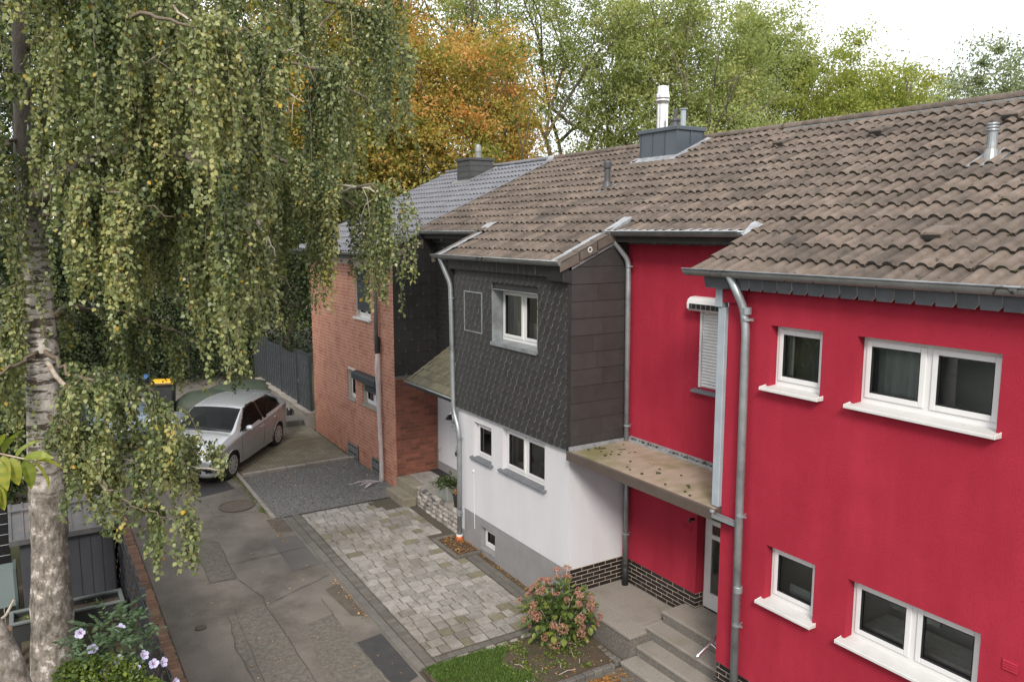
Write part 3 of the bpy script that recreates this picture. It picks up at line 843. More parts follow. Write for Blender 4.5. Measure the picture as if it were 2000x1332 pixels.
# ---- roof tiles: double-roll concrete tile, one mesh in three variants
TW, TE, TL = 0.345, 0.364, 0.425
XT0 = 6.695
ct, st = math.cos(TH), math.sin(TH)
def tile_mesh(name, mat, hroll=0.034, flat=0.30, seed=0, lip=None):
    r = random.Random(seed)
    prof = []
    N = 12
    for k in range(2):
        for i in range(N):
            u = i / N
            if u < flat: h = 0.13 * math.sin(u / flat * math.pi * 2) ** 2
            else: h = math.sin((u - flat) / (1 - flat) * math.pi) ** 0.6
            prof.append(((k + u) / 2 * (TW - .022), h * hroll))
    prof.append((TW - .022, 0.0))
    prof += [(TW - .018, -.014), (TW - .004, -.014)]
    mb = MB()
    th = 0.030
    def P(y, v, nn):  # v up the slope, nn normal
        return (v * ct - nn * st, y, v * st + nn * ct)
    tilt = 0.036
    j = [r.uniform(-.0015, .0015) for _ in prof]
    for i in range(len(prof) - 1):
        (ya, ha), (yb, hb) = prof[i], prof[i + 1]
        ha += j[i]; hb += j[i + 1]
        mb.face([P(yb, 0, hb + tilt), P(ya, 0, ha + tilt), P(ya, TL, ha), P(yb, TL, hb)])
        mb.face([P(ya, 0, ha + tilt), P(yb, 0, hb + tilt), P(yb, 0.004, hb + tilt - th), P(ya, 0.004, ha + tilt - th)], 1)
        mb.face([P(ya, 0.004, ha + tilt - th), P(yb, 0.004, hb + tilt - th), P(yb, TL, hb - th), P(ya, TL, ha - th)])
    y, h = prof[0]
    mb.face([P(y, 0, h + tilt), P(y, 0, h + tilt - th), P(y, TL, h - th), P(y, TL, h)])
    y, h = prof[-1]
    mb.face([P(y, 0, h + tilt), P(y, TL, h), P(y, TL, h - th), P(y, 0, h + tilt - th)])
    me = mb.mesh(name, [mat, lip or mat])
    return me

def roof_tiles(roof, cells, mat, hroll, flat, jit=0.004, keep=300, lip=None):
    """cells: (y_low, row); the `keep` largest in view become tile objects, the others one joined mesh"""
    vs = [tile_mesh("tile", mat, hroll, flat, s, lip) for s in range(3)]
    def key(c):
        y, k = c
        x = XT0 + k * TE * ct
        d = Vector((x, y + .17, roofz(x) - 6)).length
        return d + (100 if y < 2.6 else 0)
    cells = sorted(cells, key=key)
    rest = MB()
    for n, (y, k) in enumerate(cells):
        x = XT0 + k * TE * ct
        z = roofz(x) + 0.012
        loc = (x + rnd.gauss(0, jit), y + rnd.gauss(0, jit * .6), z + rnd.uniform(0, jit))
        if n < keep:
            o = inst("tile", vs[rnd.randrange(3)], roof, loc, (rnd.gauss(0, .006), rnd.gauss(0, .004), rnd.gauss(0, .006)))
        else:
            me = vs[0]
            b = len(rest.v)
            rest.v += [(v.co.x + loc[0], v.co.y + loc[1], v.co.z + loc[2]) for v in me.vertices]
            rest.f += [[b + i for i in p.vertices] for p in me.polygons]
            rest.m += [p.material_index for p in me.polygons]
    if rest.v:
        part("tiles", rest, [mat, lip or mat], roof, kind='stuff')

def deck(parent, y0, y1, x0, x1=11.72, back=True, mat='roofdeck'):
    mb = MB()
    mb.prism([(x0, y0, roofz(x0) - .03), (x1, y0, roofz(x1) - .03), (x1, y0, roofz(x1) - .12), (x0, y0, roofz(x0) - .12)], (0, y1 - y0, 0))
    return mb

def ridge(parent, y0, y1, mat, mossy=True, name="ridge_tile"):
    zr = roofz(11.70)
    y = y0
    base = MB()
    prof = [(math.sin(a) * .125, math.cos(a) * .085) for a in [R(-95 + i * 19) for i in range(11)]]
    k = 0
    while y < y1 - .05:
        l = min(.38, y1 - y)
        mb = MB()
        for i in range(10):
            (xa, za), (xb, zb) = prof[i], prof[i + 1]
            e = .006
            mb.face([(11.70 + xa, y, zr + za + .03), (11.70 + xb, y, zr + zb + .03), (11.70 + xb, y + l + .03, zr + zb + .03 + e), (11.70 + xa, y + l + .03, zr + za + .03 + e)])
        mb.face([(11.70 + px, y, zr + pz + .03) for px, pz in prof])
        part(name, mb, MT[mat], parent)
        y += l; k += 1
    if mossy:
        n = int((y1 - y0) * 420)
        P = np.column_stack([nrs.normal(11.64, .075, n), nrs.uniform(y0, y1, n), np.zeros(n)])
        P[:, 2] = zr + .118 - np.abs(P[:, 0] - 11.70) * .62 + nrs.uniform(-.01, .012, n)
        D = nrs.normal(size=(n, 3)) * .6; D[:, 2] += .6
        me = leaves("ridge_moss", P, D, nrs.uniform(.03, .075, n), nrs.uniform(.02, .05, n), MT['mossleaf'], nrs.beta(1.6, 2, n))
        o = link("ridge_moss", me, parent); o['kind'] = 'stuff'

def moss_bits(parent, pts, mat='moss', name="moss", smin=.012, smax=.035):
    mb = MB()
    for (x, y, z) in pts:
        r_ = rnd.uniform(smin, smax)
        prof = [(r_, -.004), (r_ * .8, r_ * .35), (r_ * .35, r_ * .55)]
        mb.lathe(prof, (x, y, z), 6)
    part(name, mb, MT[mat], parent, kind='stuff')

def gutter(parent, y0, y1, x, z, r=0.075, mat='zinc_dark', name="gutter", fall=0.0):
    """half-round gutter along Y, opening up; lip bead on the outer edge, brackets as children"""
    mb = MB()
    n = 10
    def ringp(rr, y):
        return [(x + math.cos(a) * rr, y, z - math.sin(a) * rr) for a in [math.pi * i / n for i in range(n + 1)]]
    o1, o2 = ringp(r, y0), ringp(r, y1)
    i1, i2 = ringp(r - .006, y0), ringp(r - .006, y1)
    for i in range(n):
        mb.face([o1[i], o1[i + 1], o2[i + 1], o2[i]])
        mb.face([i1[i], i2[i], i2[i + 1], i1[i + 1]])
    mb.face(o1); mb.face(list(reversed(o2)))
    g_ = part(name, mb, MT[mat], parent)
    bead = MB().tube([(x - r, y0 - .004, z + .004), (x - r, y1 + .004, z + .004)], .011, 8)
    part("gutter_lip", bead, MT['zinc'], g_, smooth=True)
    y = y0 + .35
    while y < y1:
        b = MB()
        for i in range(n):
            a0, a1 = math.pi * i / n, math.pi * (i + 1) / n
            q = lambda a, rr, yy: (x + math.cos(a) * rr, yy, z - math.sin(a) * rr)
            b.face([q(a0, r + .004, y), q(a1, r + .004, y), q(a1, r + .004, y + .028), q(a0, r + .004, y + .028)])
        part("gutter_bracket", b, MT[mat], g_)
        y += .72
    return g_

def pipe(parent, pts, r=0.042, mat='zinc', clamps=(), name="downpipe", joints=()):
    # round the bends
    P = [Vector(p) for p in pts]
    Q = [P[0]]
    for i in range(1, len(P) - 1):
        a, b, c = P[i - 1], P[i], P[i + 1]
        d = min(.09, (a - b).length * .4, (c - b).length * .4)
        p0, p2 = b + (a - b).normalized() * d, b + (c - b).normalized() * d
        for k in range(5):
            u = k / 4
            Q.append(p0 * (1 - u) ** 2 + b * 2 * u * (1 - u) + p2 * u * u)
    Q.append(P[-1])
    o = part(name, MB().tube(Q, r, 14), MT[mat], parent, smooth=True)
    for (x, y, z) in joints:
        part("pipe_joint", MB().lathe([(r + .001, -.045), (r + .006, -.04), (r + .006, .03), (r + .002, .035)], (x, y, z), 14), MT[mat], o, smooth=False)
    for (x, y, z) in clamps:
        m = MB().lathe([(r + .001, -.012), (r + .008, -.012), (r + .008, .012), (r + .001, .012)], (x, y, z), 14)
        m.box(x - .005, x + .012, y - r - .035, y - r - .004, z - .012, z + .012)
        m.tube([(x, y, z), (x + .1, y, z)], .008, 6)
        part("pipe_clamp", m, MT['zinc'], o)
    return o

BK = {}
def brickmesh(l, h, d, mat, bev=.003):
    k = (round(l, 3), round(h, 3), round(d, 3), mat.name)
    if k not in BK:
        mb = MB()
        e = bev
        # front face at x=0 (facing -X), length along +Y, height +Z, body towards +X
        f = [(0, e, e), (0, e, h - e), (0, l - e, h - e), (0, l - e, e)]
        b = [(e, 0, 0), (e, 0, h), (e, l, h), (e, l, 0)]
        c = [(d, 0, 0), (d, 0, h), (d, l, h), (d, l, 0)]
        mb.face(list(reversed(f)))
        for i in range(4):
            j = (i + 1) % 4
            mb.face([f[i], f[j], b[j], b[i]])
            mb.face([b[i], b[j], c[j], c[i]])
        BK[k] = mb.mesh("brick", mat)
    return BK[k]
def bricks(parent, axis, plane, a0, a1, z0, rows, bl, bh, gap, mat, proud=.004, joined=None, half0=0, skip=None, name="brick", holes=None):
    """courses of bricks; axis 'y': wall X=plane facing -X; axis 'x': wall Y=plane facing -Y"""
    for r_ in range(rows):
        z = z0 + r_ * (bh + gap)
        p = a0 - ((bl + gap) / 2 if (r_ + half0) % 2 else 0)
        while p < a1 - .01:
            s, e = max(p, a0), min(p + bl, a1)
            segs = [(s, e)]
            for (ha, hb2, hc2, hd2) in (holes or ()):
                if z + bh > hc2 and z < hd2:
                    ns_ = []
                    for a_, b_ in segs:
                        if b_ <= ha or a_ >= hb2: ns_.append((a_, b_)); continue
                        if a_ < ha: ns_.append((a_, ha))
                        if b_ > hb2: ns_.append((hb2, b_))
                    segs = ns_
            for s, e in segs:
                if e - s < .015 or (skip and skip(s, e, z, z + bh)): continue
                pr = proud + rnd.uniform(-.0015, .0015)
                if joined is not None:
                    if axis == 'y': joined.box(plane - pr, plane + .008, s, e, z, z + bh, 1 if rnd.random() < .0 else 0)
                    else: joined.box(s, e, plane - pr, plane + .008, z, z + bh)
                else:
                    me = brickmesh(e - s, bh, .012, mat)
                    if axis == 'y': inst(name, me, parent, (plane - pr, s, z))
                    else: inst(name, me, parent, (e, plane - pr, z), (0, 0, R(90)))
            p += bl + gap

# slate shingle: rounded lower corner with a pale worn edge
SH = {}
def shingle_mesh(w, h, mat, edge=True, rad=.075):
    k = (w, h, mat.name, edge)
    if k in SH: return SH[k]
    mb = MB()
    t = .005
    # y runs away from camera (+Y); worn edge on the low-Y side (right hand in view), lower corner rounded
    # keep a plain quarter circle at the lower low-Y corner
    arc = [(rad * (1 - math.cos(R(90) * i / 5)), rad * (1 - math.sin(R(90) * i / 5))) for i in range(6)]  # from (0,rad) to (rad,0)
    X = lambda z: -.004 - .016 * (1 - z / h)
    outline = [(0, h)] + arc + [(w, 0), (w, h)]
    top = [(X(z), y, z) for y, z in outline]
    mb.face(top)
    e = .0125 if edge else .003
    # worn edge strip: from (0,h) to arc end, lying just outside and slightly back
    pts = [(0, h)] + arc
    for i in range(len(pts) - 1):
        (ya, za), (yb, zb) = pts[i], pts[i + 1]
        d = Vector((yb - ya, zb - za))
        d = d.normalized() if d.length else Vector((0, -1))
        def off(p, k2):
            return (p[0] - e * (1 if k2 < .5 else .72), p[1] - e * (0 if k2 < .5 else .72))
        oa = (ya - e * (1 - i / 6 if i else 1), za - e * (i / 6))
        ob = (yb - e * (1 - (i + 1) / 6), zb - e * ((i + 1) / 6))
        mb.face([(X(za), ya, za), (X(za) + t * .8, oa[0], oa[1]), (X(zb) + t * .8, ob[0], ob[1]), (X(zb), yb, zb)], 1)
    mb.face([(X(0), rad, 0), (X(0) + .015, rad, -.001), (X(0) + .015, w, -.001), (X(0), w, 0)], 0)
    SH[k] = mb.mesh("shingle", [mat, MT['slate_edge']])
    return SH[k]
# ------------------------------------------------------------------ red house
YR0 = -2.2
rh = thing("terraced_house", "deep red rendered terraced house with white windows and brown tiled roof", "house", (6.98, 3, 0), group="terraced houses in one row")
holesR = [(5.17, 5.83, 4.27, 4.975), (3.41, 4.77, 4.27, 4.975), (5.11, 5.76, 1.81, 2.485), (3.39, 4.715, 1.81, 2.485)]
mb = MB()
wall_x(mb, XF, YR0, 6.45, 0.75, 5.62, holesR, .11)
mb.face([(XF, 6.45, .75), (XF, 6.45, 5.62), (XR + .3, 6.45, 5.62), (XR + .3, 6.45, .75)])
mb.face([(XF, YR0, .75), (16.4, YR0, .75), (16.4, YR0, 5.6), (11.7, YR0, 7.6), (XF, YR0, 5.62)])
part("front_wall", mb, MT['red'], rh)
mb = MB()
wall_x(mb, XR, 6.45, 9.52, 0.765, 6.05, [(7.12, 7.88, 0.765, 2.7), (7.0, 7.955, 3.82, 5.0)], .16, nobot=(.765,))
part("recess_wall", mb, MT['red'], rh)
mb = MB()
mb.box(XF + .012, XF + .2, YR0, 6.438, -1.0, .75)
mb.box(XF + .21, XR + .3, 6.30, 6.438, -1.0, .75)
mb.box(XR + .012, XR + .2, 7.885, 9.5, -.6, .765)
part("plinth_mortar", mb, MT['mortar'], rh)
mb = MB(); mb.box(16.4, 16.6, YR0, 9.5, -1, 5.6); mb.face([(16.4, 9.5, 0), (16.4, 9.5, 5.6), (11.7, 9.5, 7.6), (XR + .4, 9.5, 6.0), (XR + .4, 9.5, 0)])
part("rear_wall", mb, MT['red'], rh)

BH, BG, BL = 0.056, 0.011, 0.225
pl = [(.765 - (i + 1) * (BH + BG)) for i in range(8)]
klb = part("klinker_plinth", MB().box(XF + .02, XF + .03, YR0, 6.4, .70, .74), MT['mortar'], rh)
bricks(klb, 'y', XF + .012, 4.4, 6.438, .75 - 14 * (BH + BG), 14, BL, BH, BG, MT['klinker'], .006)
klj = MB()
bricks(None, 'y', XF + .012, YR0, 4.4 - .011, .75 - 14 * (BH + BG), 14, BL, BH, BG, None, .006, joined=klj)
part("plinth_bricks", klj, MT['klinker'], rh, kind='stuff')
klr = part("klinker_plinth", MB().box(XR + .02, XR + .03, 7.9, 9.4, .70, .74), MT['mortar'], rh)
bricks(klr, 'y', XR + .012, 7.885, 9.42, .765 - 7 * (BH + BG), 7, BL, BH, BG, MT['klinker'], .006)
# door reveal bricks
bricks(klr, 'x', 7.885 + .0, XR + .01, XR + .16, .765 - 4 * (BH + BG), 4, .17, BH, BG, MT['klinker'], .002)

for (a, b, e, f), n in zip(holesR, (1, 2, 1, 2)):
    wn = window(rh, XF, a, b, e + .03, f, n, .11)
    sill(rh, a, b, e + .035, XF, .105, .11)
# white net panel leaning inside the upper double window, pale worktop in the lower windows
cu = MB()
for k in range(6):
    cu.box(7.22 + .012 * (k % 2), 7.235 + .012 * (k % 2), 5.70 + .02 * k, 5.72 + .02 * k, 4.2, 5.0)
part("curtain", cu, MT['curtain'], rh)
cu = MB().box(7.30, 7.70, 3.45, 4.70, 1.88, 1.92)
bl = MB()
for k in range(40):
    w0, w1 = .008 * math.sin(k * 1.1), .008 * math.sin(k * 1.1 + 1.1)
    bl.face([(7.25 + w0, 4.28 + .0125 * k, 4.28), (7.25 + w1, 4.2925 + .0125 * k, 4.28), (7.25 + w1, 4.2925 + .0125 * k, 4.98), (7.25 + w0, 4.28 + .0125 * k, 4.98)])
part('net_curtain', bl, MT['netcurtain'], rh)
part('net_curtain', MB().box(7.245, 7.25, 5.15, 5.62, 1.80, 2.02), MT['netcurtain'], rh)
part("inner_sill", cu, MT['curtain'], rh)
part("inner_wall_panel", MB().box(7.9, 7.95, 4.25, 4.82, 1.9, 2.56), MT['curtain'], rh)

# fascias of clipped slates under the eaves
def fascia(parent, x, y0, y1, z0, z1, w=.185, mat='slate_blue', x2=None):
    part("eaves_board", MB().prism([(x + .014, y0, z1), (x + .05, y0, z0 + .02), (x + .22, y0, z0 + .02), (x + .22, y0, z1)], (0, y1 - y0, 0)), MT['darkboard'], parent)
    h = z1 - z0
    me = None
    y = y0
    while y < y1 - .03:
        ww = min(w, y1 - y)
        mb = MB()
        cl = .045
        sh = [(y + .006, z1), (y + .006, z0 + cl), (y + cl, z0), (y + ww - .004, z0), (y + ww - .004, z1)]
        X = lambda z: x + .03 * (z1 - z) / h
        j = rnd.uniform(-.004, .004)
        mb.face([(X(z) + j, yy, z) for yy, z in sh], 0)
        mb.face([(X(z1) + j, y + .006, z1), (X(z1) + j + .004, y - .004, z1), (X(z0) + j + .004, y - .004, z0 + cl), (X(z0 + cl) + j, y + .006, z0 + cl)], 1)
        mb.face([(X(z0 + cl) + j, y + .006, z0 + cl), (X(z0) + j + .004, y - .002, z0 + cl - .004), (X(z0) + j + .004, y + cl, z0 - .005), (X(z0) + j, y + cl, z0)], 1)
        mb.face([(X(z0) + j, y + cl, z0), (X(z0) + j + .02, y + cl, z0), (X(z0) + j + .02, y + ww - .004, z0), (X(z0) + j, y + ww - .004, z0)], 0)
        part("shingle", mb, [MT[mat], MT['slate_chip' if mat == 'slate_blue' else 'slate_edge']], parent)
        y += ww
fr = part("front_fascia", MB().box(6.83, XF, YR0, 6.66, 5.50, 5.52), MT['darkboard'], rh)
fascia(fr, 6.80, 2.6, 6.32, 5.345, 5.50, .19)
part("fascia_end_board", MB().prism([(6.79, 6.32, 5.50), (6.825, 6.32, 5.345), (XF + .05, 6.32, 5.345), (XF + .05, 6.32, 5.50)], (0, .36, 0)), MT['slate_blue'], rh)
part("rest_fascia", MB().box(6.81, XF + .1, YR0, 2.6, 5.345, 5.50), MT['slate_blue'], rh)
ff = part("recess_fascia", MB().box(XR - .10, XR, 6.7, 9.5, 6.02, 6.04), MT['darkboard'], rh)
fascia(ff, XR - .13, 6.9, 9.42, 5.80, 6.0, .17)
# corner trim, beam end
part("corner_trim", MB().box(6.93, 7.06, 6.454, 6.565, 2.72, 5.12), MT['bluemetal'], rh, bev=.006)
part("corner_trim", MB().box(6.91, 7.03, 6.50, 6.60, 5.12, 5.34), MT['bluemetal'], rh, bev=.006)
part("beam_end", MB().box(6.93, 6.98, 6.20, 6.54, 5.18, 5.335), MT['red'], rh, bev=.004)
# small wall vents
def wall_vent(parent, x, y, z, w=.14, h=.11, mat='red'):
    mb = MB().box(x - .006, x + .002, y - w / 2, y + w / 2, z - h / 2, z + h / 2)
    for k in range(4):
        zz = z - h / 2 + .014 + k * (h - .02) / 4
        mb.prism([(x - .006, y - w / 2 + .01, zz), (x - .018, y - w / 2 + .01, zz + .003), (x - .006, y - w / 2 + .01, zz + .018)], (0, w - .02, 0))
    part("wall_vent", mb, MT[mat], parent)
wall_vent(rh, XF, 3.13, 2.31)
wall_vent(rh, XR, 8.08, 1.72, .2, .1)
part("door_light", MB().tube([(XR - .0, 7.95, 1.88), (XR - .08, 7.95, 1.89), (XR - .09, 7.95, 1.85)], .022, 8), MT['black'], rh)

# entrance door: aluminium frame with glass panels and a brown kickplate
XD = XR + .15
dr = part("entrance_door", MB().box(XD, XD + .06, 7.74, 7.865, .56, 2.7).box(XD, XD + .06, 7.12, 7.74, .56, .80).box(XD, XD + .06, 7.12, 7.74, 1.62, 1.69).box(XD, XD + .06, 7.12, 7.74, 1.83, 1.90).box(XD, XD + .06, 7.12, 7.2, .8, 2.7), MT['doorgrey'], rh, bev=.005)
part("brown_panel", MB().box(XD + .02, XD + .035, 7.2, 7.74, 1.69, 1.83), MT['doorbrown'], dr)
p = MB()
p.face([(XD + .02, 7.74, .8), (XD + .02, 7.2, .8), (XD + .02, 7.2, 1.62), (XD + .02, 7.74, 1.62)])
part("pane", p, MT['glass'], dr)
p = MB()
p.face([(XD + .02, 7.74, 1.9), (XD + .02, 7.2, 1.9), (XD + .02, 7.2, 2.7), (XD + .02, 7.74, 2.7)])
part("pane", p, MT['glass'], dr)
room(rh, XD + .08, 6.9, 7.95, .55, 2.75)
# roller shutter window in the recess
sh = part("roller_shutter", MB().box(XR + .04, XR + .06, 7.0, 7.95, 3.80, 4.98), MT['pvc'], rh)
z = 3.83
while z < 4.93:
    part("slat", MB().prism([(XR + .025, 7.03, z), (XR + .018, 7.03, z + .018), (XR + .025, 7.03, z + .04), (XR + .045, 7.03, z + .041), (XR + .045, 7.03, z)], (0, .885, 0)), MT['pvc'], sh)
    z += .0445
part("shutter_rail", MB().box(XR - .0, XR + .05, 7.915, 7.955, 3.80, 5.0), MT['pvc'], sh)
box = MB()
pr = [(XR + .03, 4.90), (XR - .11, 4.90), (XR - .145, 4.93), (XR - .15, 5.0), (XR - .13, 5.06), (XR - .08, 5.09), (XR + .03, 5.10)]
box.prism([(x, 6.55, z) for x, z in pr], (0, 1.53, 0))
sb = part("shutter_box", box, MT['pvc'], rh, bev=.006)
gr = MB().box(XR - .156, XR - .14, 6.75, 8.02, 4.935, 5.005)
part("solar_strip", gr, MT['carblack'], sb)
for k in range(14):
    part("strip_bar", MB().box(XR - .160, XR - .15, 6.8 + k * .09, 6.812 + k * .09, 4.937, 5.003), MT['slate_edge'], sb)
sill(rh, 7.0, 7.955, 3.80, XR, .10, .05, mat='sillgrey', name="sill")

# flat canopy over the entrance
cp = part("entrance_canopy", MB().box(6.86, XR - .03, 6.46, 9.40, 2.585, 2.70), MT['brownmetal'], rh, bev=.006)
part("canopy_top", MB().prism([(6.89, 6.48, 2.702), (8.02, 6.48, 2.735), (8.02, 6.48, 2.72), (6.89, 6.48, 2.69)], (0, 2.90, 0)), MT['canopytop'], cp)
part("canopy_edge", MB().box(6.835, 6.875, 6.45, 9.43, 2.575, 2.715), MT['brownmetal'], cp, bev=.005)
part("wall_upstand", MB().box(XR - .05, XR - .002, 6.5, 9.36, 2.72, 2.80).box(XR - .09, XR - .05, 6.5, 9.36, 2.735, 2.765), MT['lead'], cp)
part("flashing", MB().box(6.90, XR - .03, 9.40, 9.455, 2.70, 2.76), MT['lead'], cp)
pts = []
for _ in range(46):
    if rnd.random() < .55: pts.append((rnd.uniform(7.1, 7.8), rnd.uniform(8.75, 9.35), 2.72))
    else: pts.append((rnd.choice([rnd.uniform(6.95, 7.9), rnd.uniform(7.0, 7.4)]), rnd.uniform(6.6, 8.9), 2.718))
moss_bits(cp, pts, 'moss', 'moss', .008, .028)
pts = [(XR - .07 + rnd.uniform(-.02, .03), rnd.uniform(6.5, 9.3), 2.785 + rnd.uniform(-.01, .01)) for _ in range(110)]
moss_bits(cp, pts, 'moss', 'moss', .008, .02)
part("water_spout", MB().box(6.83, 6.91, 6.12, 6.46, 2.60, 2.612).box(6.83, 6.842, 6.12, 6.46, 2.60, 2.66).box(6.898, 6.91, 6.12, 6.46, 2.60, 2.66), MT['zinc'], rh)
part("spout_bracket", MB().lathe([(.03, -.02), (.034, 0), (.03, .02)], (6.85, 6.47, 2.69), 10), MT['zinc'], rh)

# gutters and downpipes
gutter(rh, YR0, 6.91, 6.74, 5.555, .075)
gutter(rh, 6.86, 9.62, 7.70, 5.985, .07)
pipe(rh, [(6.735, 6.235, 5.52), (6.885, 6.14, 5.14), (6.885, 6.10, 4.9), (6.885, 6.06, -.25)], .047, 'zinc', clamps=[(6.885, 6.085, 5.02), (6.885, 6.07, 2.75), (6.885, 6.06, 1.42)], joints=[(6.885, 6.095, 5.12), (6.885, 6.06, 1.86)])
pipe(rh, [(7.70, 9.50, 5.93), (7.72, 9.49, 5.86), (7.96, 9.41, 5.55), (7.96, 9.40, 5.3), (7.96, 9.37, 2.70)], .042, 'zinc', clamps=[(7.96, 9.39, 5.46), (7.96, 9.37, 2.98)])
pipe(rh, [(7.96, 9.35, 2.58), (7.96, 9.33, .75)], .042, 'zinc_dark', clamps=[(7.96, 9.34, 1.22)])
pipe(rh, [(7.96, 9.335, .76), (7.96, 9.335, .36)], .053, 'black', joints=[(7.96, 9.335, .70)])

rr = part("roof", deck(rh, YR0, 9.60, XT0 + 3 * TE * ct + .05).prism([(6.82, YR0, roofz(6.82) - .03), (7.9, YR0, roofz(7.9) - .03), (7.9, YR0, roofz(7.9) - .09), (6.82, YR0, roofz(6.82) - .06)], (0, 6.84 - YR0, 0)).prism([(11.72, YR0, 7.68), (16.9, YR0, 5.5), (16.9, YR0, 5.4), (11.72, YR0, 7.58)], (0, 9.6 - YR0, 0)), MT['roofdeck'], rh)
cells = []
y = 9.60 - TW
while y > YR0:
    for k in range(15):
        if k < 3 and y > 6.87 - TW: continue
        cells.append((y, k))
    y -= TW
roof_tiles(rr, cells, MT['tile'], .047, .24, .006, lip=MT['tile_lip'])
ridge(rr, YR0, 9.62, 'tile')
part("ridge_roll", MB().box(11.52, 11.57, YR0, 9.55, roofz(11.53) + .05, roofz(11.53) + .085), MT['zinc_dark'], rr)
# lead at the notch and along the recess eave
lf = MB()
lf.face([(7.56, 6.80, roofz(7.56) + .075), (7.66, 6.96, roofz(7.66) + .075), (7.90, 6.93, roofz(7.90) + .10), (7.80, 6.70, roofz(7.80) + .10)])
part("lead_flashing", lf, MT['lead'], rr)
lf = MB()
y = 6.95
while y < 9.5:
    l = rnd.uniform(.35, .6)
    lf.prism([(7.60, y, 5.995), (7.80, y, 6.035), (7.80, y, 6.03), (7.60, y, 5.99)], (0, min(l, 9.55 - y) - .015, 0))
    y += l
part("eaves_flashing", lf, MT['lead'], rr)
# moss cushions on the tiles
def tile_moss(parent, ncount, ylo, yhi, klo=0):
    pts = []
    while len(pts) < ncount:
        y = rnd.uniform(ylo, yhi)
        k = rnd.choices(range(15), [5, 5, 4, 4, 3, 3, 3, 2, 2, 2, 2, 2, 2, 2, 3])[0]
        if k < 3 and (y > 6.8 and ylo < 9): continue
        x = XT0 + k * TE * ct + rnd.choice([rnd.uniform(-.005, .05), rnd.uniform(.0, .33)])
        pts.append((x, y, roofz(x) + rnd.uniform(.028, .05)))
    moss_bits(parent, pts, 'moss', 'moss', .008, .026)
tile_moss(rr, 620, 2.8, 9.5)

def hood_tile(parent, x, y, mat):
    mb = MB()
    z = roofz(x) + .06
    def Q(v, n): return (x + v * ct - n * st, z + v * st + n * ct)
    prof = [(-.02, .0), (-.02, .075), (.05, .085), (.30, .02), (.30, -.02)]
    mb.prism([(Q(v, n)[0], y - .10, Q(v, n)[1]) for v, n in prof], (0, .22, 0))
    o = part("vent_tile", mb, mat, parent, bev=.015)
    mb = MB()
    for k in range(4):
        a, b = Q(-.026, .008 + k * .017)
        mb.box(a - .003, a + .006, y - .09, y + .11, b, b + .006)
    part("vent_slots", mb, MT['darkboard'], o)
for x, y in ((10.72, 8.95), (10.74, 7.23), (7.53, 4.40), (10.78, 5.40)):
    hood_tile(rr, x, y, MT['tile'])
def vent_pipe(parent, x, y, h, r, mat, cowl=True, base='zinc_dark'):
    z = roofz(x) + .03
    m = MB()
    m.lathe([(r * 2.0, -.03), (r * 1.6, .05), (r * 1.15, .12), (r * 1.1, .16)], (x, y, z), 16)
    b = MB()
    b.prism([(x - .22, y - .16, roofz(x - .22) + .062), (x + .26, y - .16, roofz(x + .26) + .062), (x + .26, y - .16, roofz(x + .26) + .05), (x - .22, y - .16, roofz(x - .22) + .05)], (0, .32, 0))
    o = part("roof_vent", m, MT[base], parent)
    part("flashing_plate", b, MT['lead' if base == 'zinc' else 'zinc_dark'], o)
    pmb = MB().lathe([(r, .14), (r, h * .72), (r * 1.02, h * .74)], (x, y, z), 16)
    part("vent_tube", pmb, MT[mat], o)
    c = MB()
    if cowl:
        c.lathe([(r * 1.05, h * .70), (r * 1.32, h * .76), (r * 1.34, h * .95), (r * 1.15, h), (0.0, h)], (x, y, z), 16)
    else:
        for k in range(3):
            c.lathe([(r * 1.12, h * (.76 + .08 * k)), (r * 1.16, h * (.785 + .08 * k)), (r * 1.12, h * (.81 + .08 * k))], (x, y, z), 16)
        c.lathe([(r * .95, h * .7), (r * .95, h * .99), (0, h)], (x, y, z), 16)
    part("vent_cowl", c, MT[mat], o)
vent_pipe(rr, 9.54, 4.97, .42, .055, 'zinc', False, 'zinc_dark')

# ------------------------------------------------------------------ white and slate house
wh = thing("terraced_house", "white terraced house with dark slate upper storey, metal chimney and brown tiled roof", "house", (6.98, 11.5, 0), group="terraced houses in one row")
YS0, YS1 = 9.51, 13.13
holesW = [(11.895, 12.53, 1.815, 2.515), (10.21, 11.515, 1.835, 2.615), (11.79, 12.30, .17, .58)]
holesS = [(10.34, 11.755, 4.105, 5.02)]
mb = MB()
wall_x(mb, XF, YS0 + .03, YS1, .74, 2.70, holesW[:2], .10)
mb.face([(XF, YS0 + .03, .74), (XR + .1, YS0 + .03, .74), (XR + .1, YS0 + .03, 2.74), (XF, YS0 + .03, 2.74)])
mb.face([(XF, YS1, .74), (XF, YS1, 2.70), (XR, YS1, 2.70), (XR, YS1, .74)])
part("lower_wall", mb, MT['white_wall'], wh)
mb = MB()
wall_x(mb, XF + .004, YS0 + .03, YS1 - .19, -.4, .74, holesW[2:], .12)
mb.box(XF + .03, XR, YS0 + .05, YS0 + .3, -.4, .74)
part("grey_plinth", mb, MT['grey_plinth'], wh)
mb = MB(); mb.box(XF - .004, XF + .02, YS1 - .19, YS1, .30, .74)
part("white_corner_strip", mb, MT['white_wall'], wh)
part("grey_corner_strip", MB().box(XF + .002, XF + .02, YS1 - .19, YS1 + .0, -.3, .30), MT['grey_plinth'], wh)
mb = MB()
wall_x(mb, 6.945, YS0, YS1 + .02, 2.69, 5.50, holesS, .06)
mb.face([(6.945, YS0, 2.72), (XR + .1, YS0, 2.72), (XR + .1, YS0, 6.05), (6.945, YS0, 5.52)])
mb.face([(6.945, YS1 + .02, 2.69), (6.945, YS1 + .02, 5.5), (XR, YS1 + .02, 6.0), (XR, YS1 + .02, 2.69)])
